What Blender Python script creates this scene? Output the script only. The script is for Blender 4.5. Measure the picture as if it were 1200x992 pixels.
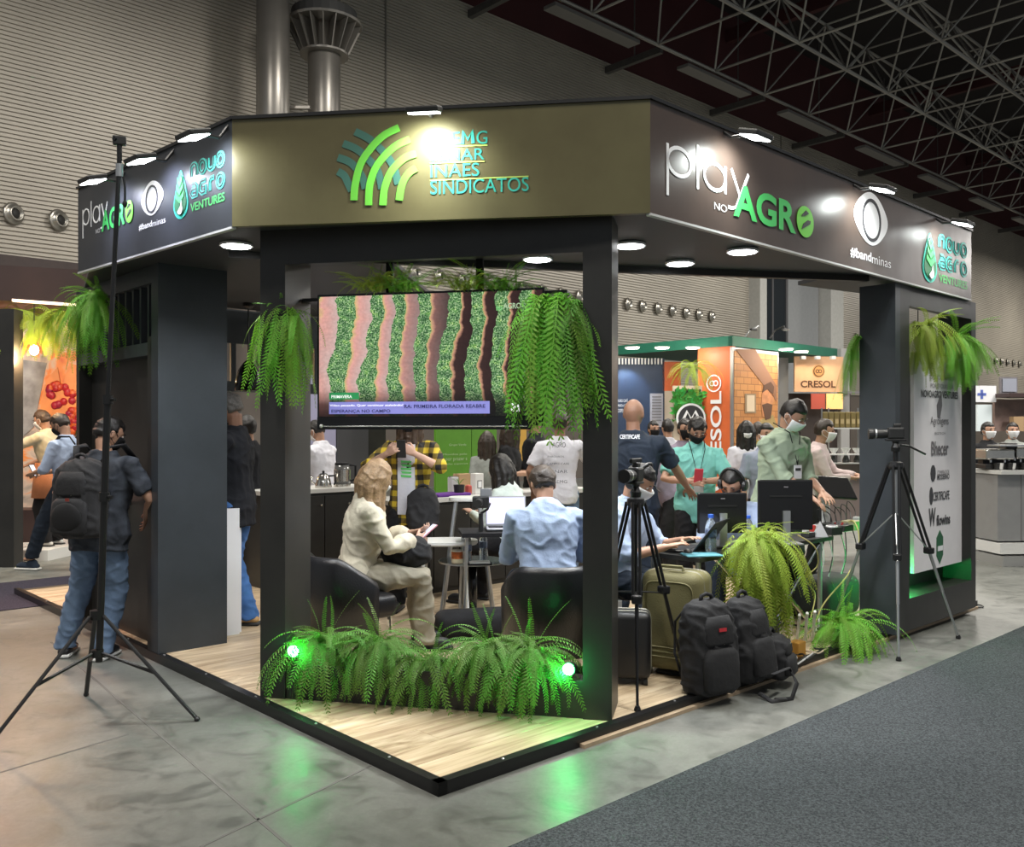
import bpy, bmesh, math, random
from mathutils import Vector, Matrix, noise
random.seed(7)
V = Vector; PI = math.pi; R_ = math.radians
for _o in list(bpy.data.objects): bpy.data.objects.remove(_o)
SC = bpy.context.scene; COL = SC.collection

# ------------------------------------------------ camera, world, lamps, exposure
F = 1060.0; CX = 600.0; HY = 503.0; HC = 1.6       # focal length (px), principal column, horizon row, eye height
cam = bpy.data.cameras.new('camera'); cam_o = bpy.data.objects.new('camera', cam); COL.objects.link(cam_o)
cam_o.location = (0, 0, HC); cam_o.rotation_euler = (PI/2, 0, 0)
cam.sensor_width = 36; cam.lens = F/1200*36; cam.shift_y = (HY-496)/1200
cam.clip_end = 300; SC.camera = cam_o
wd = bpy.data.worlds.new('hall_air'); SC.world = wd; wd.use_nodes = True
wd.node_tree.nodes['Background'].inputs[0].default_value = (0.80, 0.86, 0.92, 1)
wd.node_tree.nodes['Background'].inputs[1].default_value = 0.30
vs = SC.view_settings; vs.view_transform = 'Standard'; vs.look = 'None'; vs.gamma = 1; vs.use_curve_mapping = False
vs.exposure = 0.0
RD = V((math.cos(R_(43)), math.sin(R_(43)), 0))      # long side of the stand, going right and away
LD = V((-math.sin(R_(43)), math.cos(R_(43)), 0))     # short side, going left and away
ZZ = V((0, 0, 1))
def lamp(kind, name, loc, power, color=(1, 1, 1), size=0.3, target=None, spot=None, blend=0.5, size_y=None):
    d = bpy.data.lights.new(name, kind); d.energy = power; d.color = color
    if kind == 'AREA':
        d.size = size
        if size_y: d.shape = 'RECTANGLE'; d.size_y = size_y
    else: d.shadow_soft_size = size
    if kind == 'SPOT': d.spot_size = R_(spot or 60); d.spot_blend = blend
    o = bpy.data.objects.new(name, d); COL.objects.link(o); o.location = loc
    if target is not None: o.rotation_euler = (V(target)-V(loc)).to_track_quat('-Z', 'Y').to_euler()
    return o
# assumed overhead lamps of the hall, unseen; some added to brighten the big wall
for (x, y, pw) in ((-7, 1.0, 800), (1, -3, 700), (6, 3.5, 900), (-6, 8, 1100), (2, 14, 1300), (12, 16, 1300), (26, 30, 2600), (14, 28, 1400), (36, 50, 2400)):
    lamp('AREA', 'unseen_hall_lamp', (x, y, 12.0), pw, (1, 0.95, 0.86), 1.6)

# ------------------------------------------------ helpers
def G(u, v, z=0.0):
    y = (HC-z)*F/(v-HY); return V(((u-CX)/F*y, y, z))
def D(u, v, y): return V(((u-CX)/F*y, y, HC-(v-HY)/F*y))
_m = {}
def mat(name, col=(.5, .5, .5), rough=.6, metal=0., emit=0., ecol=None, var=.0, vscale=8., bump=0., bscale=60., spec=.5, alpha=1., trans=0., tl=0., rnd=0., cloth=False):
    if name in _m: return _m[name]
    m = bpy.data.materials.new(name); m.use_nodes = True; nt = m.node_tree; N = nt.nodes; L = nt.links
    b = N['Principled BSDF']; c = (*col, 1)
    b.inputs['Base Color'].default_value = c; b.inputs['Roughness'].default_value = rough; b.inputs['Metallic'].default_value = metal
    b.inputs['Specular IOR Level'].default_value = spec; b.inputs['Alpha'].default_value = alpha
    b.inputs['Transmission Weight'].default_value = trans
    if emit: b.inputs['Emission Color'].default_value = (*(ecol or col), 1); b.inputs['Emission Strength'].default_value = emit
    tc = N.new('ShaderNodeTexCoord')
    if var:
        n = N.new('ShaderNodeTexNoise'); n.inputs['Scale'].default_value = vscale; n.inputs['Detail'].default_value = 5
        L.new(tc.outputs['Object'], n.inputs['Vector'])
        r = N.new('ShaderNodeMapRange'); r.inputs[3].default_value = 1-var; r.inputs[4].default_value = 1+var; r.inputs[1].default_value = .25; r.inputs[2].default_value = .75
        L.new(n.outputs[0], r.inputs[0])
        x = N.new('ShaderNodeVectorMath'); x.operation = 'SCALE'; x.inputs[0].default_value = col; L.new(r.outputs[0], x.inputs['Scale'])
        L.new(x.outputs[0], b.inputs['Base Color'])
    if rnd:
        oi = N.new('ShaderNodeObjectInfo'); h = N.new('ShaderNodeHueSaturation'); h.inputs['Color'].default_value = c
        r = N.new('ShaderNodeMapRange'); r.inputs[3].default_value = 1-rnd; r.inputs[4].default_value = 1+rnd
        L.new(oi.outputs['Random'], r.inputs[0]); L.new(r.outputs[0], h.inputs['Value'])
        r2 = N.new('ShaderNodeMapRange'); r2.inputs[3].default_value = .5-rnd*.07; r2.inputs[4].default_value = .5+rnd*.07
        L.new(oi.outputs['Random'], r2.inputs[0]); L.new(r2.outputs[0], h.inputs['Hue']); L.new(h.outputs[0], b.inputs['Base Color'])
    if bump:
        n = N.new('ShaderNodeTexNoise'); n.inputs['Scale'].default_value = bscale; n.inputs['Detail'].default_value = 4
        L.new(tc.outputs['Object'], n.inputs['Vector'])
        bp = N.new('ShaderNodeBump'); bp.inputs['Strength'].default_value = bump; bp.inputs['Distance'].default_value = .01
        L.new(n.outputs[0], bp.inputs['Height']); L.new(bp.outputs[0], b.inputs['Normal'])
    if tl:
        t = N.new('ShaderNodeBsdfTranslucent'); mx = N.new('ShaderNodeMixShader'); mx.inputs[0].default_value = tl
        src = b.inputs['Base Color']
        if src.is_linked: L.new(src.links[0].from_socket, t.inputs[0])
        else: t.inputs[0].default_value = c
        out = N['Material Output']; L.new(b.outputs[0], mx.inputs[1]); L.new(t.outputs[0], mx.inputs[2]); L.new(mx.outputs[0], out.inputs[0])
    _m[name] = m; return m
def nodes_mat(name):
    m = bpy.data.materials.new(name); m.use_nodes = True; _m[name] = m
    return m, m.node_tree.nodes, m.node_tree.links, m.node_tree.nodes['Principled BSDF']

class MB:
    """collects world-space shapes for one mesh"""
    def __init__(s): s.v = []; s.f = []
    def add(s, vs, fs):
        b = len(s.v); s.v += [V(q) for q in vs]; s.f += [tuple(b+i for i in f) for f in fs]; return s
    def box(s, c, sz, rz=0, M=None):
        a, b, d = sz[0]/2, sz[1]/2, sz[2]/2; r = Matrix.Rotation(rz, 3, 'Z') if M is None else M; c = V(c)
        return s.add([c+r @ V((x, y, z)) for x in (-a, a) for y in (-b, b) for z in (-d, d)],
                     [(0, 1, 3, 2), (4, 6, 7, 5), (0, 4, 5, 1), (2, 3, 7, 6), (0, 2, 6, 4), (1, 5, 7, 3)])
    def obox(s, o, a, b, c):     # box from corner o and three edge vectors
        o, a, b, c = V(o), V(a), V(b), V(c)
        return s.add([o, o+c, o+b, o+b+c, o+a, o+a+c, o+a+b, o+a+b+c], [(0, 1, 3, 2), (4, 6, 7, 5), (0, 4, 5, 1), (2, 3, 7, 6), (0, 2, 6, 4), (1, 5, 7, 3)])
    def rbox(s, c, sz, rz=0, r=.02, M=None, seg=2):   # rounded box
        bm = bmesh.new(); bmesh.ops.create_cube(bm, size=1)
        for q in bm.verts: q.co = V((q.co.x*sz[0], q.co.y*sz[1], q.co.z*sz[2]))
        bmesh.ops.bevel(bm, geom=bm.edges[:]+bm.verts[:], offset=min(r, min(sz)*.49), segments=seg, affect='EDGES', profile=.5)
        rot = Matrix.Rotation(rz, 3, 'Z') if M is None else M
        bm.verts.index_update(); s.add([V(c)+rot @ q.co for q in bm.verts], [[q.index for q in f.verts] for f in bm.faces]); bm.free(); return s
    def tube(s, pts, rad, seg=8, cap=True, ref=None, flat=1.0):
        pts = [V(p) for p in pts]
        if not hasattr(rad, '__len__'): rad = [rad]*len(pts)
        b = len(s.v); prev = None
        for i, p in enumerate(pts):
            t = (pts[min(i+1, len(pts)-1)]-pts[max(i-1, 0)]).normalized()
            if prev is None:
                a = V(ref) if ref is not None else (V((0, 0, 1)) if abs(t.z) < .9 else V((1, 0, 0)))
                x = (a-t*a.dot(t)).normalized()
            else: x = (prev-t*prev.dot(t)).normalized()
            prev = x; y = t.cross(x)
            for k in range(seg):
                an = 2*PI*k/seg; s.v.append(p+(x*math.cos(an)*flat+y*math.sin(an))*rad[i])
        n = len(pts)
        for i in range(n-1):
            for k in range(seg):
                a = b+i*seg+k; c = b+i*seg+(k+1) % seg; s.f.append((a, c, c+seg, a+seg))
        if cap: s.f.append(tuple(b+k for k in reversed(range(seg)))); s.f.append(tuple(b+(n-1)*seg+k for k in range(seg)))
        return s
    def cyl(s, p0, p1, r0, r1=None, seg=12): return s.tube([p0, p1], [r0, r0 if r1 is None else r1], seg)
    def lathe(s, c, prof, seg=20, M=None):  # prof: (radius, height)
        c = V(c); b = len(s.v)
        for r, h in prof:
            for k in range(seg):
                q = V((r*math.cos(2*PI*k/seg), r*math.sin(2*PI*k/seg), h)); s.v.append(c+(M @ q if M else q))
        for i in range(len(prof)-1):
            for k in range(seg):
                a = b+i*seg+k; d = b+i*seg+(k+1) % seg; s.f.append((a, d, d+seg, a+seg))
        s.f.append(tuple(b+k for k in reversed(range(seg)))); s.f.append(tuple(b+(len(prof)-1)*seg+k for k in range(seg)))
        return s
    def ell(s, c, r, seg=12, rings=8, M=None, fn=None):
        c = V(c); b = len(s.v)
        for i in range(rings+1):
            th = PI*i/rings
            for k in range(seg):
                q = V((math.sin(th)*math.cos(2*PI*k/seg), math.sin(th)*math.sin(2*PI*k/seg), math.cos(th)))
                w = fn(q) if fn else 1.0
                q = V((q.x*r[0], q.y*r[1], q.z*r[2]))*w
                s.v.append(c+(M @ q if M else q))
        for i in range(rings):
            for k in range(seg):
                a = b+i*seg+k; d = b+i*seg+(k+1) % seg; s.f.append((a, a+seg, d+seg, d))
        return s
    def loft(s, rings):   # list of vertex rings of equal count
        b = len(s.v); n = len(rings[0])
        for r in rings: s.v += [V(q) for q in r]
        for i in range(len(rings)-1):
            for k in range(n):
                a = b+i*n+k; d = b+i*n+(k+1) % n; s.f.append((a, d, d+n, a+n))
        s.f.append(tuple(b+k for k in reversed(range(n)))); s.f.append(tuple(b+(len(rings)-1)*n+k for k in range(n)))
        return s
    def prism(s, pts, n):   # closed polygon (world pts) extruded by vector n
        k = len(pts); n = V(n)
        return s.add([V(p) for p in pts]+[V(p)+n for p in pts], [tuple(reversed(range(k))), tuple(range(k, 2*k))]+[(i, (i+1) % k, k+(i+1) % k, k+i) for i in range(k)])

def WM(o):
    return WM(o.parent) @ o.matrix_basis if o.parent else o.matrix_basis.copy()
def setp(o, label=None, cat=None, group=None, kind=None):
    if label: o['label'] = label
    if cat: o['category'] = cat
    if group: o['group'] = group
    if kind: o['kind'] = kind
    return o
def mesh_of(name, mb, smooth=False):
    me = bpy.data.meshes.new(name); me.from_pydata([tuple(q) for q in mb.v], [], mb.f); me.update()
    bm = bmesh.new(); bm.from_mesh(me); bmesh.ops.recalc_face_normals(bm, faces=bm.faces); bm.to_mesh(me); bm.free()
    if smooth: me.shade_smooth()
    return me
def obj(name, mb, m, parent=None, label=None, cat=None, group=None, kind=None, smooth=False, local=False):
    """one mesh object from world-space shapes; origin at the parent or at its own base"""
    if parent is not None:
        if not local:
            inv = WM(parent).inverted(); mb.v = [inv @ q for q in mb.v]
        base = V((0, 0, 0))
    elif local: base = V((0, 0, 0))
    else:
        xs = [q.x for q in mb.v]; ys = [q.y for q in mb.v]; zs = [q.z for q in mb.v]
        base = V(((min(xs)+max(xs))/2, (min(ys)+max(ys))/2, min(zs))); mb.v = [q-base for q in mb.v]
    me = mesh_of(name, mb, smooth)
    if m is not None: me.materials.append(m)
    o = bpy.data.objects.new(name, me); COL.objects.link(o)
    if parent is not None: o.parent = parent
    else: o.location = base
    return setp(o, label, cat, group, kind)
def inst(name, me, M, parent=None, label=None, cat=None, group=None):
    o = bpy.data.objects.new(name, me); COL.objects.link(o)
    if parent is not None: o.parent = parent; o.matrix_basis = WM(parent).inverted() @ M
    else: o.matrix_basis = M
    return setp(o, label, cat, group)
def thing(name, label, cat, loc=(0, 0, 0), rz=0., group=None, kind=None):
    o = bpy.data.objects.new(name, None); COL.objects.link(o); o.empty_display_size = .1
    o.location = loc; o.rotation_euler = (0, 0, rz); return setp(o, label, cat, group, kind)

# a scratch scene evaluates modifiers and text while objects are built
TMP = bpy.data.scenes.new('scratch')
def baked(ob):
    TMP.collection.objects.link(ob); TMP.view_layers[0].update()
    dg = TMP.view_layers[0].depsgraph; me = bpy.data.meshes.new_from_object(ob.evaluated_get(dg)); 
    d = ob.data; bpy.data.objects.remove(ob)
    if isinstance(d, bpy.types.Mesh): bpy.data.meshes.remove(d)
    else: bpy.data.curves.remove(d)
    return me
_tx = {}
def text_geo(s, bold=0.0, shear=0.):
    k = (s, bold, shear)
    if k in _tx: return _tx[k]
    c = bpy.data.curves.new('t', 'FONT'); c.body = s; c.offset = bold; c.shear = shear; c.resolution_u = 4
    me = baked(bpy.data.objects.new('t', c)); vs_ = [q.co.copy() for q in me.vertices]; fs = [tuple(p.vertices) for p in me.polygons]
    bpy.data.meshes.remove(me)
    x0 = min(q.x for q in vs_); x1 = max(q.x for q in vs_); y0 = min(q.y for q in vs_); y1 = max(q.y for q in vs_)
    _tx[k] = ([((q.x-x0)/(x1-x0), (q.y-y0)/(y1-y0)) for q in vs_], fs); return _tx[k]
class Fr:
    """a flat face standing in the scene: origin, horizontal direction, up, outward normal"""
    def __init__(s, o, u, up=ZZ):
        s.o = V(o); s.u = V(u).normalized(); s.z = V(up).normalized(); s.n = s.u.cross(s.z).normalized()
        if s.n.dot(V((0, 0, HC))-s.o) < 0: s.n = -s.n
    def p(s, a, b, d=0.): return s.o+s.u*a+s.z*b+s.n*d
    def px(s, u, v):       # where the sight line through a photo pixel meets this face
        r = V(((u-CX)/F, 1, -(v-HY)/F)); c = V((0, 0, HC)); t = (s.o-c).dot(s.n)/r.dot(s.n); q = c+r*t-s.o
        return q.dot(s.u), q.dot(s.z)
    def poly(s, mb, pts, d=.0, th=.003): return mb.prism([s.p(a, b, d) for a, b in pts], s.n*th)
    def stroke(s, mb, pts, w, d=0., th=.003, closed=False):
        n = len(pts); pts = [V((a, b)) for a, b in pts]; l = []; r = []
        ws = w if hasattr(w, '__len__') else [w]*n
        for i in range(n):
            a = pts[(i-1) % n] if closed else pts[max(i-1, 0)]; b = pts[(i+1) % n] if closed else pts[min(i+1, n-1)]
            t = (b-a).normalized(); nn = V((-t.y, t.x))*ws[i]/2; l.append(pts[i]+nn); r.append(pts[i]-nn)
        for i in range(n if closed else n-1):
            j = (i+1) % n; s.poly(mb, [l[i], l[j], r[j], r[i]], d, th)
        return mb
    def text(s, mb, t, a0, b0, a1, b1, d=0., bold=0., th=.003, flip=False, turn=False, shear=0.):
        vs_, fs = text_geo(t, bold, shear); base = len(mb.v); n = len(vs_)
        def P(x, y, dd):
            if turn: x, y = 1-y, x
            if flip: x = 1-x
            return s.p(a0+(a1-a0)*x, b0+(b1-b0)*y, dd)
        mb.v += [P(x, y, d+th) for x, y in vs_]; mb.f += [tuple(base+i for i in f) for f in fs]; return mb
    def textpx(s, mb, t, p0, p1, **k):   # p0 lower left, p1 upper right, in photo pixels
        a0, b0 = s.px(*p0); a1, b1 = s.px(*p1); return s.text(mb, t, a0, b0, a1, b1, **k)
def arc(cx, cy, rx, ry, a0, a1, n=16):
    return [(cx+rx*math.cos(R_(a0+(a1-a0)*i/n)), cy+ry*math.sin(R_(a0+(a1-a0)*i/n))) for i in range(n+1)]
BLK = mat('matt_black_board', (.018, .019, .021), .45, var=.15, vscale=3, spec=.5)
# ------------------------------------------------ the hall
CB = G(514, 933, 0.0)                      # near corner of the stand's platform
def BP(a, b, z=0.0): return CB+RD*a+LD*b+ZZ*z
def WP(s, d, z): return RD*s+LD*d+ZZ*z     # hall coordinates: along the big wall, distance from the eye
ORD = ['first', 'second', 'third', 'fourth', 'fifth', 'sixth', 'seventh', 'eighth', 'ninth', 'tenth', 'eleventh', 'twelfth']
# concrete floor
m, N, L, b = nodes_mat('stained_concrete')
tc = N.new('ShaderNodeTexCoord')
def noise_n(scale, detail=6, rough=.6, dist=0.):
    n = N.new('ShaderNodeTexNoise'); n.inputs['Scale'].default_value = scale; n.inputs['Detail'].default_value = detail
    n.inputs['Roughness'].default_value = rough; n.inputs['Distortion'].default_value = dist; L.new(tc.outputs['Object'], n.inputs['Vector']); return n
def ramp(src, stops):
    r = N.new('ShaderNodeValToRGB'); e = r.color_ramp.elements
    while len(e) < len(stops): e.new(.5)
    for i, (p, c) in enumerate(stops): e[i].position = p; e[i].color = (*c, 1) if len(c) == 3 else c
    L.new(src, r.inputs[0]); return r
def mixc(f, a, bb, mode='MIX'):
    x = N.new('ShaderNodeMixRGB'); x.blend_type = mode
    for i, q in ((0, f), (1, a), (2, bb)):
        if hasattr(q, 'links') or hasattr(q, 'is_linked'): L.new(q, x.inputs[i])
        elif i == 0: x.inputs[0].default_value = q
        else: x.inputs[i].default_value = (*q, 1)
    return x
n1 = noise_n(.55, 8, .65, .6); n2 = noise_n(4.5, 8, .7, 1.2); n3 = noise_n(45, 3, .6)
c1 = ramp(n1.outputs[0], [(.3, (.085, .09, .08)), (.5, (.145, .150, .137)), (.7, (.225, .23, .21))])
c2 = ramp(n2.outputs[0], [(.35, (.55, .55, .55)), (.5, (1, 1, 1)), (.66, (1.0, 1.0, 1.0)), (.7, (1.35, 1.35, 1.35))])
c3 = ramp(n3.outputs[0], [(.3, (.85, .85, .85)), (.7, (1.1, 1.1, 1.1))])
x1 = mixc(.75, c1.outputs[0], c2.outputs[0], 'MULTIPLY'); x2 = mixc(.7, x1.outputs[0], c3.outputs[0], 'MULTIPLY')
L.new(x2.outputs[0], b.inputs['Base Color'])
rr = ramp(n2.outputs[0], [(.3, (.30, .30, .30)), (.7, (.55, .55, .55))]); L.new(rr.outputs[0], b.inputs['Roughness'])
bp = N.new('ShaderNodeBump'); bp.inputs['Strength'].default_value = .15; bp.inputs['Distance'].default_value = .004; L.new(n2.outputs[0], bp.inputs['Height']); L.new(bp.outputs[0], b.inputs['Normal'])
q = MB().obox(WP(-25, -14, -.1), RD*110, LD*34, ZZ*.1)
obj('floor', q, m, kind='structure')
# saw-cut joints, thin dark strips let into the concrete
JT = mat('joint_filler', (.10, .10, .095), .8)
fl = bpy.data.objects['floor']
for k, (p0, p1) in enumerate((((0, 905), (150, 860)), ((60, 752), (340, 992)), ((235, 992), (470, 880)))):
    a, c = G(*p0), G(*p1); t = (c-a).normalized(); n = t.cross(ZZ)*.007
    obj('floor_joint', MB().prism([a-n, c-n, c+n, a+n], ZZ*.0015), JT, fl)
# carpets
def carpet_mat(name, ca, cb):
    m, N, L, b = nodes_mat(name); tc = N.new('ShaderNodeTexCoord'); n = N.new('ShaderNodeTexNoise'); n.inputs['Scale'].default_value = 85; n.inputs['Detail'].default_value = 3; n.inputs['Roughness'].default_value = .9
    L.new(tc.outputs['Object'], n.inputs[0]); r = N.new('ShaderNodeValToRGB'); r.color_ramp.elements[0].position = .38; r.color_ramp.elements[1].position = .62
    r.color_ramp.elements[0].color = (*ca, 1); r.color_ramp.elements[1].color = (*cb, 1); L.new(n.outputs[0], r.inputs[0]); L.new(r.outputs[0], b.inputs['Base Color'])
    b.inputs['Roughness'].default_value = .95; b.inputs['Specular IOR Level'].default_value = .1
    bp = N.new('ShaderNodeBump'); bp.inputs['Strength'].default_value = .6; bp.inputs['Distance'].default_value = .004; L.new(n.outputs[0], bp.inputs['Height']); L.new(bp.outputs[0], b.inputs['Normal']); return m
cm = carpet_mat('charcoal_carpet', (.024, .028, .031), (.085, .097, .105))
e0 = G(600, 992); 
obj('aisle_carpet', MB().obox(e0-RD*8, RD*40, -LD*5, ZZ*.008), cm, label='long charcoal grey aisle carpet laid at the lower right', cat='carpet')
cm2 = carpet_mat('dark_blue_carpet', (.02, .02, .03), (.055, .05, .07))
g0 = G(0, 716); 
obj('aisle_carpet', MB().obox(g0-RD*6, RD*14, LD*1.6, ZZ*.008), cm2, label='dark bluish carpet strip behind the man with the backpack', cat='carpet')

# big cladding wall: horizontal ribs as real relief
m, N, L, b = nodes_mat('beige_metal_cladding')
tc = N.new('ShaderNodeTexCoord'); n1 = noise_n(.35, 4, .5); r = ramp(n1.outputs[0], [(.3, (.36, .33, .285)), (.7, (.46, .425, .365))]); L.new(r.outputs[0], b.inputs['Base Color'])
b.inputs['Roughness'].default_value = .42; b.inputs['Metallic'].default_value = .15
CLAD = m
WD = 20.0; s0, s1 = -8.0, 78.0
ZT = 13.9
def cladding(sa, sb, z0, z1, pitch=.088):
    q = MB(); prof = []; z = z0
    while z < z1: prof += [(z, 0), (z+pitch*.60, 0.0), (z+pitch*.68, .035), (z+pitch*.92, .035)]; z += pitch
    for z, d in prof: q.v += [WP(sa, WD+d, z), WP(sb, WD+d, z)]
    for i in range(len(prof)-1): q.f.append((2*i, 2*i+1, 2*i+3, 2*i+2))
    return q
wb = obj('wall_back', cladding(s0, s1, 5.04, ZT), CLAD, kind='structure')
obj('wall_back', cladding(14.2, s1, 3.2, 5.04), CLAD, kind='structure')
LOW = mat('lower_wall_brown', (.13, .11, .095), .35, var=.2, vscale=.5)
obj('wall_back', MB().obox(WP(s0, WD+.06, 0), RD*(s1-s0), LD*.2, ZZ*5.03), LOW, kind='structure')
obj('trim_1', MB().obox(WP(s0, WD-.25, 4.75), RD*(14-s0), LD*.3, ZZ*.28), mat('dark_brown_beam', (.035, .02, .018), .5, var=.2), kind='structure')
RED = mat('oxide_red_panel', (.055, .012, .014), .7, var=.2, vscale=.4)
obj('wall_back', MB().obox(WP(s0, WD+.02, ZT-.05), RD*(s1-s0), LD*.2, ZZ*4.2), RED, kind='structure')
obj('ceiling', MB().obox(WP(-25, -14, 17.8), RD*110, LD*34.3, ZZ*.2), mat('black_roof_deck', (.013, .010, .011), .9, var=.3, vscale=.3), kind='structure')
# the far end of the hall, beyond the other stands
obj('wall_right', MB().obox(WP(78, -14, 0), RD*.3, LD*34.2, ZZ*18), mat('far_wall_grey', (.12, .11, .10), .7, var=.2, vscale=.3), kind='structure')
# ribs read as one panel; the seams between the cladding sheets
for s in (14, 34, 54):
    obj('cladding_seam', MB().obox(WP(s, WD-.02, 5.04), RD*.05, LD*.03, ZZ*(ZT-5.04)), mat('seam_grey', (.16, .15, .13), .5), wb)
# nozzle vents
VM = mat('brushed_vent_metal', (.42, .40, .36), .3, .85); VD = mat('vent_throat', (.012, .012, .012), .6)
fw = Fr(WP(0, WD-.01, 0), RD)
Mw = Matrix((RD, ZZ, -LD)).transposed()         # local z points out of the wall
vent_px = [(15, 232), (68, 241), (461, 313), (485, 317), (514, 320), (541, 324), (566, 328), (590, 331), (612, 335), (635, 339), (657, 342), (678, 345),
           (735, 349), (752, 352), (770, 355), (787, 357), (803, 360), (818, 363), (833, 365), (1003, 391), (1166, 417), (1173, 418), (1180, 419.5), (1187, 420.5), (1194, 421.5)]
nv = 0
where = ['left end of the wall', 'left end of the wall, second along']
va = MB().lathe((0, 0, 0), [(.21, 0), (.23, .03), (.20, .06), (.155, .05), (.15, .14), (.12, .15), (.10, .03)], 18); va = mesh_of('vent_ring', va, True); va.materials.append(VM)
vb = MB().lathe((0, 0, 0), [(.11, .06), (.10, .09), (.02, .10)], 14); vb = mesh_of('vent_throat', vb, True); vb.materials.append(VD)
for i, (u, v) in enumerate(vent_px):
    s, z = fw.px(u, v); p = fw.p(s, 5.9 if u < 1100 else 5.75)
    t = thing('wall_vent', None, 'vent', p, 0)
    t.matrix_basis = Matrix.Translation(p) @ (Mw @ Matrix.Rotation(R_(20), 3, 'Y')).to_4x4()
    o = inst('vent_ring', va, t.matrix_basis, t); o2 = inst('vent_throat', vb, t.matrix_basis, t)
    if i == 0: setp(t, 'round steel air nozzle on the ribbed wall nearest the left picture edge')
    elif i == 1: setp(t, 'round steel air nozzle on the ribbed wall beside the left signboard end')
    elif u < 700: setp(t, 'round air nozzle above the television, '+ORD[i-2]+' from the left in its row', group='air nozzles above the television')
    elif u < 900: setp(t, 'round air nozzle over the green canopy, '+ORD[i-12]+' from the left in its row', group='air nozzles over the green canopy')
    elif u < 1100: setp(t, 'single round air nozzle beside the small hanging fern left of the right tower')
    else: setp(t, 'tiny round air nozzle far along the wall at the right, '+ORD[i-20]+' of five', group='air nozzles far along the wall')

# wall bay with a tall dark window behind the orange stand
PIL = mat('painted_pilaster_white', (.42, .42, .40), .6, var=.08); DG = mat('dim_window_glass', (.02, .025, .03), .12, spec=.8)
def wall_block(name, u0, u1, v_top, v_bot, m, proud=.15, parent=None, kind=None, **k):
    a0, z1 = fw.px(u0, v_top); a1, _ = fw.px(u1, v_top); 
    return obj(name, MB().obox(WP(a0, WD-proud, v_bot), RD*(a1-a0), LD*(proud+.05), ZZ*(min(z1, 9)-v_bot)), m, parent, kind=kind, **k)
wn = thing('window_1', None, None, WP(fw.px(900, 330)[0], WD-.1, 3.5), R_(43), kind='structure')
a0 = fw.px(887, 350)[0]; a1 = fw.px(920, 350)[0]
obj('window_pane', MB().obox(WP(a0, WD-.08, 3.6), RD*(a1-a0)*.45, LD*.03, ZZ*4.8), DG, wn)
obj('window_pane', MB().obox(WP(a0+(a1-a0)*.5, WD-.08, 3.6), RD*(a1-a0)*.5, LD*.03, ZZ*4.8), DG, wn)
obj('window_frame', MB().obox(WP(a0, WD-.12, 8.4), RD*(a1-a0), LD*.08, ZZ*.15).obox(WP(a0+(a1-a0)*.45, WD-.12, 3.6), RD*.12, LD*.08, ZZ*4.8).obox(WP(a1-.1, WD-.12, 3.6), RD*.15, LD*.08, ZZ*4.8).obox(WP(a0, WD-.12, 3.5), RD*(a1-a0), LD*.08, ZZ*.15), mat('dark_frame', (.05, .05, .055), .5), wn)
def pil(u0, u1, m, proud, top, bot):
    a0 = fw.px(u0, 350)[0]; a1 = fw.px(u1, 350)[0]; obj('trim_2', MB().obox(WP(a0, WD-proud, bot), RD*(a1-a0), LD*(proud+.05), ZZ*(top-bot)), m, kind='structure')
pil(878, 886, PIL, .5, 9.0, 0); pil(921, 958, mat('grey_infill', (.24, .25, .26), .6, var=.06), .06, 9.0, 3); pil(959, 974, PIL, .6, 9.0, 0)

# ---- two big round ducts with a collar
DM = mat('galvanised_duct', (.25, .235, .215), .34, .6, var=.12, vscale=2)
def duct(u, v, r, ddist, z0, z1, name, label):
    k = (u-CX)/F; y = ddist/(LD.y+LD.x*k); p = V((k*y, y, 0)); t = thing(name, label, 'duct', (p.x, p.y, z0))
    obj('duct_pipe', MB().cyl((p.x, p.y, z0), (p.x, p.y, z1), r, seg=28), DM, t, smooth=False)
    for z in (z0+1.8, z0+3.8): obj('pipe_seam', MB().lathe((p.x, p.y, z), [(r, 0), (r+.015, .01), (r+.015, .05), (r, .06)], 28), DM, t)
    for f in bpy.data.objects[t.children[0].name].data.polygons: f.use_smooth = len(f.vertices) == 4
    return t, p
d1, p1 = duct(320, 60, .36, 18.2, 3.0, 15.5, 'air_duct', 'tall round steel duct on the left of the pair')
d2, p2 = duct(380, 60, .37, 18.2, 3.0, 15.5, 'air_duct', 'tall round steel duct on the right, with the finned collar')
zc = HC+(503-38)/F*p2.y
obj('collar_plate', MB().lathe((p2.x, p2.y, zc+.12), [(.37, 0), (.86, .0), (.88, .05), (.5, .09), (.37, .1)], 30), DM, d2)
obj('collar_plate', MB().lathe((p2.x, p2.y, zc-.55), [(.37, 0), (.55, .0), (.56, .04), (.37, .08)], 30), DM, d2)
fin = MB().prism([V((.36, -.012, -.5)), V((.54, -.012, -.5)), V((.84, -.012, .12)), V((.36, -.012, .12))], V((0, .024, 0))); fin = mesh_of('collar_fin', fin); fin.materials.append(DM)
for k in range(18): inst('collar_fin', fin, Matrix.Translation((p2.x, p2.y, zc)) @ Matrix.Rotation(2*PI*k/18, 4, 'Z'), d2)
obj('collar_ring', MB().lathe((p2.x, p2.y, zc+.22), [(.5, 0), (.75, .0), (.75, .22), (.5, .22)], 26), mat('dark_collar', (.05, .05, .05), .6), d2)
obj('duct_bracket', MB().box(((p1.x+p2.x)/2, (p1.y+p2.y)/2, HC+(503-118)/F*p1.y), (.5, .1, .06)).box(((p1.x+p2.x)/2, (p1.y+p2.y)/2, HC+(503-134)/F*p1.y), (.35, .06, .3)), DM, d2)

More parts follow.
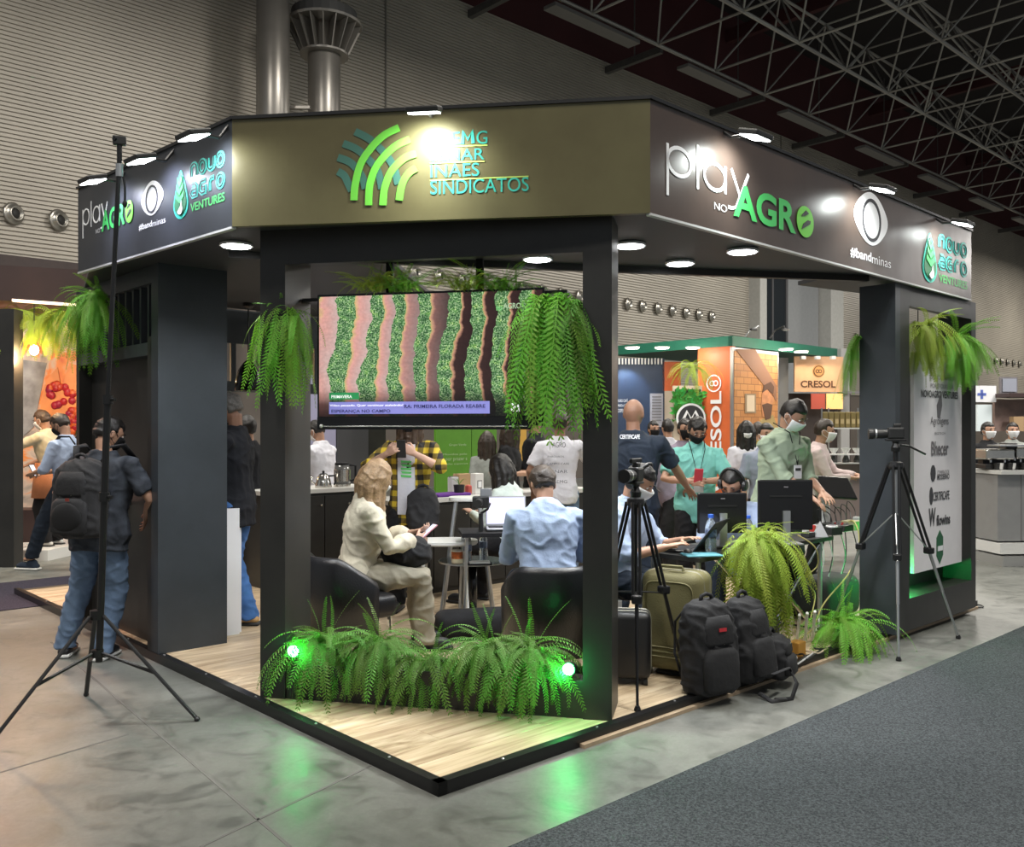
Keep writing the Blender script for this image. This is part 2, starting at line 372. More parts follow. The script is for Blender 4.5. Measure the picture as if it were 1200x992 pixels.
# ---- wall brackets under the roof and strip fixtures
BR = mat('grey_steel', (.11, .105, .10), .5, .3, var=.15)
t0 = None
for i in range(9):
    s = 16.9+6*i; z = 13.5
    t = thing('roof_bracket', 'grey steel arm jutting from the wall top, '+ORD[i]+' from the left', 'bracket', WP(s, WD, z), R_(43), group='steel arms along the wall top')
    obj('bracket_arm', MB().obox(WP(s, WD, z), RD*.16, -LD*2.3, ZZ*.22), BR, t)
    obj('hanger_rod', MB().cyl(WP(s+.08, WD-1.2, z+.2), WP(s+.08, WD-1.2, 17.8), .025, seg=5), BR, t)
    f = obj('strip_fixture', MB().obox(WP(s+.6, 17.5, 13.05), RD*3.6, -LD*.45, ZZ*.1), mat('fixture_grey', (.16, .155, .15), .5), label='long flat grey fixture under the first roof chord, '+ORD[i]+' from the left', cat='fixture', group='flat fixtures under the roof chord')
# ---- space frame roof: rods as parts
RM = mat('truss_steel', (.30, .29, .27), .45, .3, rnd=.25)
sf = thing('roof_space_frame', None, None, WP(30, 10, 13.2), R_(43), kind='structure')
rods = []
S0, S1, DD = 13, 67, [17.1-3*i for i in range(6)]
ns = int((S1-S0)/3); zb, zt = 13.3, 15.7
for j, d in enumerate(DD):
    for i in range(ns):
        s = S0+3*i; rods.append((WP(s, d, zb), WP(s+3, d, zb), .06))
        if j < 5:
            rods.append((WP(s, d, zb), WP(s, d-3, zb), .04)); rods.append((WP(s+1.5, d-1.5, zt), WP(s+4.5, d-1.5, zt), .05))
            if j < 4: rods.append((WP(s+1.5, d-1.5, zt), WP(s+1.5, d-4.5, zt), .035))
            for ds, dd in ((0, 0), (3, 0), (0, -3), (3, -3)): rods.append((WP(s+ds, d+dd, zb), WP(s+1.5, d-1.5, zt), .035))
def rod_score(r):
    p = (r[0]+r[1])/2; u = CX+F*p.x/p.y; v = HY-F*(p.z-HC)/p.y
    return (0 if (-50 < u < 1300 and -80 < v < 500) else 1000)+p.y-r[2]*100
rods.sort(key=rod_score)
rodme = mesh_of('truss_rod', MB().tube([(0, 0, 0), (0, 0, 1)], 1.0, 6)); rodme.materials.append(RM)
def rodM(a, b, r):
    d = b-a; return Matrix.Translation(a) @ d.to_track_quat('Z', 'Y').to_matrix().to_4x4() @ Matrix.Diagonal((r, r, d.length, 1))
for a, b_, r in rods[:295]: inst('truss_rod', rodme, rodM(a, b_, r), sf)
q = MB()
for a, b_, r in rods[295:]: q.tube([a, b_], r, 4)
setp(obj('truss_rods', q, RM, sf), kind='stuff')
# catwalk and cable trays above the frame
for s in (20, 30, 42, 54):
    obj('roof_beam', MB().obox(WP(s, 2, 16.6), RD*.25, LD*18, ZZ*.5), RED, kind='structure')

# ------------------------------------------------ platform
m, N, L, b = nodes_mat('light_wood_plank'); tc = N.new('ShaderNodeTexCoord'); oi = N.new('ShaderNodeObjectInfo')
mp = N.new('ShaderNodeMapping'); mp.inputs['Scale'].default_value = (.9, 14, 1); L.new(tc.outputs['Object'], mp.inputs[0])
ad = N.new('ShaderNodeVectorMath'); L.new(mp.outputs[0], ad.inputs[0]); sc_ = N.new('ShaderNodeVectorMath'); sc_.operation = 'SCALE'; sc_.inputs[0].default_value = (37, 91, 0); L.new(oi.outputs['Random'], sc_.inputs['Scale']); L.new(sc_.outputs[0], ad.inputs[1])
n = N.new('ShaderNodeTexNoise'); n.inputs['Scale'].default_value = 1.6; n.inputs['Detail'].default_value = 6; n.inputs['Distortion'].default_value = .6; L.new(ad.outputs[0], n.inputs[0])
r = ramp(n.outputs[0], [(.25, (.25, .165, .095)), (.5, (.50, .385, .25)), (.72, (.68, .56, .40))])
h = N.new('ShaderNodeHueSaturation'); L.new(r.outputs[0], h.inputs['Color']); mr = N.new('ShaderNodeMapRange'); mr.inputs[3].default_value = .82; mr.inputs[4].default_value = 1.12; L.new(oi.outputs['Random'], mr.inputs[0]); L.new(mr.outputs[0], h.inputs['Value'])
L.new(h.outputs[0], b.inputs['Base Color']); b.inputs['Roughness'].default_value = .38
WOOD = m
PH = .055
plat = thing('platform', None, None, BP(0, 0, 0), R_(43), kind='structure')
PA, PBL = 6.16, 6.6
obj('platform_base', MB().obox(BP(0.01, 0.01, 0), RD*(PA-.02), LD*(PBL-.02), ZZ*(PH-.008)), mat('platform_core', (.06, .045, .03), .7), plat)
pw = .20; pl = 1.38
pm = MB().rbox((pl/2, pw/2, 0), (pl-.003, pw-.003, .008), r=.0015, seg=1); pm = mesh_of('plank', pm); pm.materials.append(WOOD)
nb = int((PBL-.08)/pw)
for j in range(nb):
    off = (j*.53) % pl; a = .04-off
    while a < PA-.1:
        a0_ = max(a, .04); a1_ = min(a+pl, PA-.04)
        if a1_-a0_ > .06:
            M = Matrix.Translation(BP(a0_, .04+j*pw, PH-.003)) @ Matrix.Rotation(R_(43), 4, 'Z') @ Matrix.Diagonal(((a1_-a0_)/pl, 1, 1, 1))
            inst('plank', pm, M, plat)
        a += pl
EDG = mat('black_edge_profile', (.012, .012, .013), .3, .3)
for (o, d1_, L1, d2_) in ((BP(-.005, -.005), RD, PA+.01, LD), (BP(-.005, -.005), LD, PBL+.01, RD)):
    obj('edge_profile', MB().obox(o, d1_*L1, d2_*.05, ZZ*(PH+.006)), EDG, plat)
me = mesh_of('edge_screw', MB().lathe((0, 0, 0), [(.008, 0), (.007, .003), (.003, .004)], 8)); me.materials.append(mat('bright_steel', (.6, .6, .6), .3, .9))
for k in range(9):
    inst('edge_screw', me, Matrix.Translation(BP(.4+.66*k, .022, PH+.006)), plat); inst('edge_screw', me, Matrix.Translation(BP(.022, .4+.66*k, PH+.006)), plat)
obj('ramp_strip', MB().obox(BP(.9, -.035), RD*5.2, LD*.03, ZZ*.02), mat('raw_plywood', (.40, .30, .20), .7, var=.2), plat)
# ------------------------------------------------ stand: canopy, towers, portal
FR0 = V((.712, 4.66, 0)); FL0 = V((-1.538, 4.97, 0)); FR1 = V((3.94, 7.76, 0)); FL1 = V((-3.08, 6.42, 0))
ZB, ZF = 2.715, 3.30
def vinyl(name, ca, cb, rough=.3, sc=1.2, coat=0.):
    m, N, L, b = nodes_mat(name); tc = N.new('ShaderNodeTexCoord'); n = N.new('ShaderNodeTexNoise'); n.inputs['Scale'].default_value = sc; n.inputs['Detail'].default_value = 7; n.inputs['Roughness'].default_value = .65
    L.new(tc.outputs['Object'], n.inputs[0]); r = N.new('ShaderNodeValToRGB'); r.color_ramp.elements[0].color = (*ca, 1); r.color_ramp.elements[1].color = (*cb, 1); r.color_ramp.elements[0].position = .3; r.color_ramp.elements[1].position = .7
    L.new(n.outputs[0], r.inputs[0]); L.new(r.outputs[0], b.inputs['Base Color']); b.inputs['Roughness'].default_value = rough
    n2 = N.new('ShaderNodeTexNoise'); n2.inputs['Scale'].default_value = 2.2; L.new(tc.outputs['Object'], n2.inputs[0]); bp = N.new('ShaderNodeBump'); bp.inputs['Strength'].default_value = .12; bp.inputs['Distance'].default_value = .05; L.new(n2.outputs[0], bp.inputs['Height']); L.new(bp.outputs[0], b.inputs['Normal'])
    b.inputs['Coat Weight'].default_value = coat; return m
FM = vinyl('fascia_olive_reflection', (.095, .080, .036), (.155, .140, .066), .3, .8)  # black glossy board; olive hall reflection put into the base colour
FMR = vinyl('fascia_brown_reflection', (.050, .036, .031), (.075, .052, .042), .32)  # same black board, its warm brown reflection painted in
FML = vinyl('fascia_slate_reflection', (.030, .033, .040), (.042, .046, .055), .34)  # same black board again, reflected tone painted as slate
BOARD = vinyl('black_painted_board', (.017, .0165, .016), (.028, .027, .025), .42, 3)
BLUEB = vinyl('slate_paint_and_light', (.030, .036, .042), (.042, .050, .058), .4, 3)
can = thing('stand_canopy', 'dark octagonal signboard canopy running round the top of the stand', 'canopy', ((FR0+FL0)/2+ZZ*ZB))
fF = Fr(FL0+ZZ*ZB, FR0-FL0); fR = Fr(FR0+ZZ*ZB, FR1-FR0); fL = Fr(FL1+ZZ*ZB, FL0-FL1)
wF = (FR0-FL0).length; wR = (FR1-FR0).length; wL = (FL0-FL1).length; hF = ZF-ZB
pf = obj('front_panel', MB().obox(fF.o, fF.u*wF, -fF.n*.04, ZZ*hF), FM, can)
pr = obj('right_panel', MB().obox(fR.o, fR.u*wR, -fR.n*.04, ZZ*hF), FMR, can)
plp = obj('left_panel', MB().obox(fL.o, fL.u*wL, -fL.n*.04, ZZ*hF), FML, can)
GREYL = mat('pale_edge_strip', (.5, .5, .5), .4)
obj('edge_strip', MB().obox(fR.p(0, -.012, .004), fR.u*wR, -fR.n*.03, ZZ*.012), GREYL, can)
obj('edge_strip', MB().obox(fL.p(0, -.012, .004), fL.u*wL, -fL.n*.03, ZZ*.012), GREYL, can)
DRK = mat('black_trim', (.01, .01, .011), .4)
obj('top_cap', MB().obox(fF.p(-.01, hF, .012), fF.u*(wF+.02), -fF.n*.06, ZZ*.018).obox(fR.p(-.01, hF, .012), fR.u*(wR+.02), -fR.n*.06, ZZ*.018).obox(fL.p(-.01, hF, .012), fL.u*(wL+.02), -fL.n*.06, ZZ*.018), DRK, can)
# soffit: corner wedge between the signboards and the tie beam behind
K0 = D(300, 309, 5.9); K1 = D(452, 305, 6.0); K2 = D(990, 325, 6.67); TWE = BP(4.30, .45)
SOFM = mat('soffit_slate', (.030, .032, .036), .5, var=.12, vscale=2)
sz = 2.745
sp = [FL0+V((.02, .06, 0)), FR0+V((-.02, .06, 0)), FR0+(FR1-FR0)*.98+V((-.05, .05, 0)), BP(5.85, .3), BP(4.1, .6), V((K2.x, K2.y, 0)), V((K1.x, K1.y, 0)), BP(2.5, 3.2), BP(2.5, 4.95), BP(.1, 4.95), FL1+V((.06, .05, 0))]
sp = [V((p.x, p.y, sz)) for p in sp]
obj('soffit', MB().prism(sp, ZZ*.03), SOFM, can)
bm_ = (V((K2.x, K2.y, 0))-V((K1.x, K1.y, 0))); bu = bm_.normalized(); bn = bu.cross(ZZ)
obj('tie_beam', MB().obox(V((K1.x, K1.y, 2.70))-bu*1.0, bu*(bm_.length+1.2), -bn*.05, ZZ*.3), BOARD, can)

# --- lettering and emblems on the canopy (flat print a few millimetres proud)
WHT = mat('white_vinyl', (.85, .86, .88), .5); GRN = mat('bright_green_vinyl', (.16, .62, .06), .5); GRN2 = mat('leaf_green_vinyl', (.06, .50, .12), .5)
TEA = mat('teal_vinyl', (.03, .42, .32), .5); TEAD = mat('faded_teal_vinyl', (.045, .15, .115), .5); LIM = mat('lime_vinyl', (.45, .60, .12), .5); PGR = mat('pale_green_vinyl', (.22, .42, .20), .5)
DKV = mat('dark_vinyl', (.03, .03, .035), .5); GRD = mat('deep_green_vinyl', (.02, .12, .05), .5); TEAL2 = mat('aqua_vinyl', (.08, .55, .48), .5)
def lab(name, q, m, par, **k): return obj(name, q, m, par, **k)
# front: leaf-vein emblem
def band(fr, mb, P, w0, d):   # P: photo pixels of a centre line, w in px
    pts = [fr.px(u, v) for u, v in P]
    k = fr.px(P[0][0]+1, P[0][1])[0]-fr.px(P[0][0], P[0][1])[0]
    # smooth with Catmull-Rom
    out = []
    for i in range(len(pts)-1):
        p0 = pts[max(i-1, 0)]; p1 = pts[i]; p2 = pts[i+1]; p3 = pts[min(i+2, len(pts)-1)]
        for j in range(6):
            t = j/6; out.append(tuple(.5*((2*p1[c])+(-p0[c]+p2[c])*t+(2*p0[c]-5*p1[c]+4*p2[c]-p3[c])*t*t+(-p0[c]+3*p1[c]-3*p2[c]+p3[c])*t**3) for c in (0, 1)))
    out.append(pts[-1]); fr.stroke(mb, out, w0*abs(k), d); return mb
Z1 = lambda x, y: (260+x/3.967, 90+y/3.967)
q = MB()
for P in ([(620, 255), (700, 300), (790, 400), (820, 500)], [(565, 310), (640, 345), (720, 430), (745, 520)], [(540, 375), (600, 400), (650, 460), (668, 520)], [(540, 440), (570, 460), (590, 500), (605, 530)]):
    lab('emblem_band', band(fF, MB(), [Z1(*p) for p in P], 8.5, .001), TEAD, pf, label='faded teal emblem band')
q = MB()
for P in ([(825, 238), (740, 285), (655, 390), (622, 500), (616, 575)], [(875, 292), (800, 330), (725, 410), (690, 500), (684, 598)], [(905, 358), (850, 380), (790, 440), (758, 520), (750, 598)], [(905, 425), (870, 450), (840, 500), (825, 575)]):
    lab('emblem_band', band(fF, MB(), [Z1(*p) for p in P], 8.5, .005), GRN, pf, label='bright green curved emblem band')
q = MB()
for t, y0, y1, x1 in (('FAE', 320, 262, 155), ('SENAR', 395, 340, 268), ('INAES', 470, 408, 245), ('SINDICATOS', 548, 478, 475)):
    # zoom crop of the panel starts at (500, 90)
    fF.textpx(q, t, (500+18/3.967, 90+y0/3.967), (500+x1/3.967, 90+(y1-4-(x1-18)*.02)/3.967), d=.001, bold=.003)
fF.textpx(q, 'G', (500+232/3.967, 90+314/3.967), (500+283/3.967, 90+250/3.967), d=.001, bold=.003)
fF.stroke(q, [fF.px(500+x/3.967, 90+y/3.967) for x, y in ((167, 313), (172, 254), (192, 292), (211, 251), (217, 310))], .019, .001)
lab('lettering', q, TEA, pf, label='teal FAEMG SENAR INAES SINDICATOS lettering')
q = MB()
for x1, yl, yr in ((283, 329, 318), (270, 402, 393), (474, 482, 463)):
    a = fF.px(500+16/3.967, 90+yl/3.967); b_ = fF.px(500+x1/3.967, 90+yr/3.967); fF.stroke(q, [a, b_], .007, .001)
lab('underline', q, LIM, pf, label='thin lime line between the words')

def play_agro(fr, par, M_, full=True):
    # M_(x, y) -> panel coordinates, x 0..1 across the logo, y 0..1 up
    ax, ay = M_(0, 0); bx, by = M_(1, 1); W = bx-ax; H = by-ay
    X = lambda x: ax+W*x; Y = lambda y: ay+H*y
    q = MB(); w = W*.013
    def rd(*sts):
        q = MB()
        for pts, closed in sts: fr.stroke(q, [(X(x), Y(y)) for x, y in pts], w, .001, closed=closed)
        lab('letter', q, WHT, par, label='thin white letter')
    rd(([(.012, .10), (.012, .86)], False), (arc(.078, .64, .066, .205, 0, 360, 22)[:-1], True))
    rd(([(.185, .33), (.185, 1.0)], False))                                    # l
    rd((arc(.290, .60, .066, .205, 0, 360, 22)[:-1], True), ([(.357, .39), (.357, .82)], False))
    rd(([(.395, .82), (.452, .43)], False), ([(.51, .82), (.43, .24), (.40, .20), (.375, .20)], False))
    q = MB(); fr.text(q, 'NO', X(.285), Y(.10), X(.365), Y(.21), .001, bold=-.01); lab('lettering', q, WHT, par, label='small white word NO')
    q = MB(); fr.text(q, 'AGR', X(.405), Y(.08), X(.855), Y(.62), .004, bold=.03); lab('lettering', q, GRN2, par, label='bold green letters AGR')
    q = MB(); fr.poly(q, [(X(x), Y(y)) for x, y in arc(.93, .35, .068, .275, 0, 360, 26)[:-1]], .004); lab('emblem', q, GRN, par, label='light green round letter O')
    q = MB()
    fr.poly(q, [(X(x), Y(y)) for x, y in ((.893, .43), (.93, .55), (.955, .51), (.925, .45))], .008)
    fr.poly(q, [(X(x), Y(y)) for x, y in ((.897, .20), (.91, .30), (.945, .385), (.968, .385), (.966, .33), (.935, .27))], .008)
    lab('emblem_cut', q, DKV, par, label='dark leaf marks inside the O')
def eye_logo(fr, par, M_, word=True):
    ax, ay = M_(0, 0); bx, by = M_(1, 1); W = bx-ax; H = by-ay; X = lambda x: ax+W*x; Y = lambda y: ay+H*y
    q = MB(); out = []
    for i in range(48):
        an = 2*PI*i/48; c = math.cos(an); k = 1+.16*abs(c)**6
        out.append((X(.5+.36*c*k), Y(.60+.36*math.sin(an)*(1-.06*abs(c)))))
    fr.poly(q, out, .001); lab('emblem', q, WHT, par, label='white eye-shaped emblem')
    q = MB(); fr.stroke(q, [(X(x), Y(y)) for x, y in arc(.5, .58, .215, .27, 0, 360, 32)[:-1]], W*.035, .005, closed=True); lab('emblem_ring', q, DKV, par, label='dark ring of the eye emblem')
    q = MB(); fr.text(q, '#band', X(0), Y(.0), X(.50), Y(.14), .001, bold=.022); fr.text(q, 'minas', X(.515), Y(.0), X(1), Y(.12), .001, bold=-.004); lab('lettering', q, WHT, par, label='white #bandminas lettering')
def novo_logo(fr, par, M_):
    ax, ay = M_(0, 0); bx, by = M_(1, 1); W = bx-ax; H = by-ay; X = lambda x: ax+W*x; Y = lambda y: ay+H*y
    # seed drop
    def drop(sc, d, m, lb):
        q = MB(); pts = []
        for i in range(32):
            an = 2*PI*i/32; s_ = math.sin(an); c = math.cos(an)
            y = .30+(.26*s_ if s_ < 0 else .62*s_**1.15); x = .16+.15*c*(1 if s_ < 0 else (1-.55*s_**1.5))
            pts.append((X(.16+(x-.16)*sc), Y(.42+(y-.42)*sc)))
        fr.poly(q, pts, d); lab('emblem', q, m, par, label=lb)
    drop(1, .001, TEA, 'teal seed-shaped emblem'); drop(.82, .005, GRD, 'dark green field of the seed emblem')
    q = MB()
    for k in range(3):
        y = .40+.14*k; w = .085-.018*k
        for sg in (-1, 1): fr.poly(q, [(X(.16), Y(y-.08)), (X(.16+sg*w), Y(y+.03)), (X(.16+sg*w), Y(y+.12)), (X(.16), Y(y+.02))], .009)
    lab('emblem_leaves', q, GRN2, par, label='green leaves in the seed emblem')
    q = MB(); fr.poly(q, [(X(x), Y(y)) for x, y in arc(.17, .20, .05, .09, 200, 400, 12)]+[(X(.20), Y(.36)), (X(.185), Y(.26))], .012); lab('emblem_drop', q, WHT, par, label='white drop in the seed emblem')
    # rounded monoline letters drawn as stroke, with a dark core
    def letters(rows):
        for w, d, m, lb in ((.046, .001, TEAL2, 'aqua outlined words novo agro'), (.009, .005, DKV, 'dark core line of the words novo agro')):
            for st, cl in rows: lab('letter', fr.stroke(MB(), [(X(x), Y(y)) for x, y in st], W*w, d, closed=cl), m, par)
    def n_(x, y): return ([(x-.055, y-.10), (x-.055, y+.03)]+arc(x, y+.03, .055, .075, 180, 0, 8)+[(x+.055, y-.10)], False)
    def o_(x, y): return (arc(x, y, .058, .105, 0, 360, 20)[:-1], True)
    def v_(x, y): return ([(x-.055, y+.10), (x-.055, y-.03)]+arc(x, y-.03, .055, .075, 180, 360, 8)+[(x+.055, y+.10)], False)
    def a_(x, y): return ([(x-.03, y+.105), (x+.02, y+.105), (x+.055, y+.06), (x+.055, y-.105), (x-.03, y-.105), (x-.055, y-.05), (x-.03, y+.01), (x+.05, y+.01)], False)
    def g_(x, y): return ([(x+.055, y+.105), (x-.02, y+.105), (x-.055, y+.04), (x-.055, y-.05), (x-.01, y-.105), (x+.055, y-.10), (x+.055, y+.0), (x+.01, y)], False)
    def r_(x, y): return ([(x-.03, y-.11), (x-.03, y+.04), (x, y+.10), (x+.045, y+.10)], False)
    letters([n_(.42, .83), o_(.585, .83), v_(.75, .83), o_(.92, .83), a_(.42, .47), g_(.585, .47), r_(.75, .47), o_(.92, .47)])
    q = MB(); fr.text(q, 'VENTURES', X(.355), Y(.10), X(1), Y(.25), .001, bold=.012); lab('lettering', q, GRN2, par, label='green word VENTURES')
def mapper(fr, p0, p1):
    a = fr.px(*p0); c = fr.px(*p1); return lambda x, y: (a[0]+(c[0]-a[0])*x, a[1]+(c[1]-a[1])*y)
Z6 = lambda x, y: (740+x/4.96, 110+y/4.96)
# the logo boxes are level on the panel: take heights at their left edge
def boxmap(fr, pl_bot, pl_top, u_right):
    a0, b0 = fr.px(*pl_bot); _, b1 = fr.px(*pl_top); a1 = fr.px(u_right, pl_bot[1])[0]
    return lambda x, y: (a0+(a1-a0)*x, b0+(b1-b0)*y)
play_agro(fR, pr, boxmap(fR, Z6(195, 625), Z6(195, 225), 740+1055/4.96))
eye_logo(fR, pr, boxmap(fR, (996, 301), (996, 212), 1043.5))
novo_logo(fR, pr, boxmap(fR, (1080, 331), (1080, 264), 1133))
play_agro(fL, plp, boxmap(fL, (97, 284), (97, 240), 157))
eye_logo(fL, plp, boxmap(fL, (163.5, 271), (163.5, 216), 194.5))
novo_logo(fL, plp, boxmap(fL, (203.5, 262), (203.5, 198), 264))

# --- floodlights on arms above the signboards
LEDM = mat('led_panel_glow', (1, 1, 1), .5, emit=14, ecol=(.95, 1, .98))
LH = mat('floodlight_housing', (.02, .02, .02), .4)
def flood(fr, u, v, lbl, grp=None, pw=12, out=.20, col=(.93, 1, .96)):
    a, bz = fr.px(u, v); k = a
    # the lamp stands out from the board by 'out': find its place along the board
    f2 = Fr(fr.o+fr.n*out, fr.u); a, bz = f2.px(u, v); p = f2.p(a, bz)
    t = thing('floodlight', lbl, 'floodlight', fr.p(a, hF, -.02), 0, grp)
    tilt = (fr.n*-.30-ZZ).normalized(); x = fr.u; y = tilt.cross(x).normalized(); M = Matrix((x, y, tilt)).transposed()
    obj('lamp_housing', MB().rbox(p-tilt*.012, (.17, .13, .03), r=.008, M=M), LH, t)
    obj('lamp_glass', MB().rbox(p+tilt*.006, (.15, .11, .008), r=.003, M=M), LEDM, t)
    obj('lamp_arm', MB().tube([fr.p(a, hF, -.02), fr.p(a, bz+.03, .05), p-tilt*.02], .010, 6), LH, t)
    lamp('SPOT', 'floodlight_beam', p+tilt*.02, pw*1.8, col, .05, target=fr.p(a, bz-.22, .0), spot=140, blend=.9)
flood(fF, 497, 131, 'lit floodlight on the top edge of the front signboard', pw=30)
flood(fR, 885, 160, 'lit floodlight on the right signboard above the word play', pw=26)
flood(fR, 1034, 222, 'lit floodlight on the right signboard above the eye emblem', pw=22)
flood(fR, 1128, 262, 'lit floodlight at the far end of the right signboard', pw=16)
flood(fL, 227, 160, 'lit floodlight on the left signboard nearest the front corner', pw=18, col=(.9, .95, 1))
flood(fL, 165, 188, 'lit floodlight in the middle of the left signboard', pw=16, col=(.75, .78, 1))
flood(fL, 109, 212, 'lit floodlight at the far end of the left signboard', pw=12, col=(.75, .78, 1))

# --- round downlights in the soffit
DLG = mat('downlight_glow', (1, 1, 1), .5, emit=10, ecol=(1, 1, 1))
for i, (u, v, lb) in enumerate(((277, 287, 'round downlight in the soffit above the left column block'), (630, 303, 'round downlight in the soffit seen between header and television'), (738, 287, 'round downlight just right of the right portal column'),
      (797, 308, 'round downlight furthest back in the right soffit'), (870, 294, 'round downlight below the letters of the right signboard'))):
    p = G(u, v, sz-.012); t = thing('ceiling_light', lb, 'downlight', (p.x, p.y, sz))
    obj('light_rim', MB().lathe((p.x, p.y, sz-.02), [(.085, .02), (.10, .012), (.10, .0), (.088, .0)], 24), WHT, t)
    obj('light_disc', MB().lathe((p.x, p.y, sz-.024), [(.086, .0), (.086, .02)], 24), DLG, t)
    lamp('SPOT', 'downlight_beam', (p.x, p.y, sz-.05), 75, (.95, .98, 1), .08, target=(p.x, p.y, 0), spot=150, blend=.6)

p = (G(305, 817, PH)+G(717, 845, PH))/2+V((-.05, .75, 0)); t = thing('ceiling_light', 'round downlight behind the header above the television, hidden from the front', 'downlight', (p.x, p.y, sz))
obj('light_rim', MB().lathe((p.x, p.y, sz-.02), [(.085, .02), (.10, .012), (.10, .0), (.088, .0)], 24), WHT, t); obj('light_disc', MB().lathe((p.x, p.y, sz-.024), [(.086, .0), (.086, .02)], 24), DLG, t)
lamp('SPOT', 'downlight_beam', (p.x, p.y, sz-.05), 70, (.95, .98, 1), .08, target=(p.x, p.y, 0), spot=160, blend=.6)
# --- portal: two columns and a header
O = G(305, 817, PH); E1 = G(717, 845, PH); eu = (E1-O); eW = eu.length; eu.normalize(); en = V((-eu.y, eu.x, 0))
if en.y < 0: en = -en
por = thing('portal_frame', 'matt black portal frame of two posts and a header round the television', 'frame', (O+E1)/2, 0)
cw, cd = .155, .34
obj('left_post', MB().obox(O, eu*cw, en*cd, ZZ*(sz-PH)), BOARD, por)
obj('right_post', MB().obox(O+eu*(eW-cw), eu*cw, en*cd, ZZ*(sz-PH)), BOARD, por)
obj('header', MB().obox(O+eu*cw+ZZ*(2.545-PH), eu*(eW-2*cw), en*.06, ZZ*(sz-2.545)), BOARD, por)
obj('header_inner', MB().obox(O+eu*cw+en*(cd-.06)+ZZ*(2.60-PH), eu*(eW-2*cw), en*.06, ZZ*(sz-2.60)), BOARD, por)
# planter trough between the posts
trough = thing('planter_box', 'low black planter trough between the two portal posts', 'planter', O+eu*eW/2)
tw = eW-2*cw
TB = O+eu*cw+en*.01
obj('front_board', MB().obox(TB, eu*tw, en*.02, ZZ*.20), BOARD, trough)
obj('back_board', MB().obox(TB+en*.30, eu*tw, en*.02, ZZ*.20), BOARD, trough)
obj('soil', MB().obox(TB+en*.02+ZZ*.01, eu*tw, en*.28, ZZ*.15), mat('potting_soil', (.02, .013, .008), .95, bump=.5), trough)
for k in range(2): obj('end_board', MB().obox(TB+eu*(k*(tw-.02))+en*.02, eu*.02, en*.28, ZZ*.2), BOARD, trough)

# --- left tower block with lattice and recess
tl = thing('left_tower', 'tall slate black tower block with slatted top at the left of the stand', 'tower', BP(.25, 3.3, PH), R_(43))
obj('tower_block', MB().obox(BP(0, 3.09, PH), RD*.50, LD*.12, ZZ*(sz-PH)), BLUEB, tl)
obj('rear_panel', MB().obox(BP(.10, 3.21, PH), RD*.04, LD*1.55, ZZ*(2.12)), BOARD, tl)
obj('side_post', MB().obox(BP(0, 3.21, PH), RD*.10, LD*.07, ZZ*(2.25-PH)), BOARD, tl)
obj('end_post', MB().obox(BP(0, 4.72, PH), RD*.16, LD*.07, ZZ*(sz-PH)), BOARD, tl)
obj('lattice_rail', MB().obox(BP(0, 3.21, 2.12), RD*.10, LD*1.55, ZZ*.09), BLUEB, tl)
obj('lattice_rail', MB().obox(BP(0, 3.21, 2.62), RD*.10, LD*1.55, ZZ*.12), BLUEB, tl)
sl = mesh_of('lattice_slat', MB().box((0, 0, .25), (.05, .03, .5))); sl.materials.append(BLUEB)
for k in range(10): inst('lattice_slat', sl, Matrix.Translation(BP(.05, 3.33+.145*k, 2.16)) @ Matrix.Rotation(R_(43), 4, 'Z'), tl)
obj('wall_shelf', MB().obox(BP(-.22, 3.85, 1.03), RD*.34, LD*.8, ZZ*.03), BOARD, tl)
# inner kitchen screen with slats, right of the block
ks = thing('kitchen_screen', 'slate screen with upright slats hung above the coffee counter', 'screen', BP(.6, 4.9, 2.0), R_(43))
fk = BP(.5, 5.0, 0)
obj('fascia_board', MB().obox(fk+ZZ*2.42, RD*2.6, LD*.05, ZZ*.32), BLUEB, ks)
obj('lower_rail', MB().obox(fk+ZZ*1.96, RD*1.9, LD*.05, ZZ*.10), BLUEB, ks)
sl2 = mesh_of('screen_slat', MB().box((0, 0, .2), (.05, .03, .4))); sl2.materials.append(BLUEB)
for k in range(11): inst('screen_slat', sl2, Matrix.Translation(fk+RD*(.08+.18*k)+LD*.02+ZZ*2.04) @ Matrix.Rotation(R_(43), 4, 'Z'), ks)
# back wall boards
bw = thing('back_partition', 'black back partition of the stand behind the coffee counter', 'partition', BP(2.0, 6.0, PH), R_(43))
fb = BP(1.9, 6.35)
a0 = Fr(fb, RD).px(371, 400)[0]; a1 = Fr(fb, RD).px(452, 400)[0]
obj('partition_board', MB().obox(fb+RD*a0+ZZ*PH, RD*(a1-a0), LD*.05, ZZ*2.75), BOARD, bw)
obj('grey_board', MB().obox(fb+RD*(Fr(fb, RD).px(393, 530)[0])-LD*.03+ZZ*PH, RD*(Fr(fb, RD).px(430, 530)[0]-Fr(fb, RD).px(393, 530)[0]), LD*.03, ZZ*2.0), mat('grey_board', (.06, .062, .07), .5), bw)
obj('white_board', MB().obox(fb+RD*(Fr(fb, RD).px(352, 530)[0])-LD*.03+ZZ*PH, RD*(Fr(fb, RD).px(392, 530)[0]-Fr(fb, RD).px(352, 530)[0]), LD*.03, ZZ*2.2), mat('pale_lilac_board', (.42, .42, .62), .5), bw)
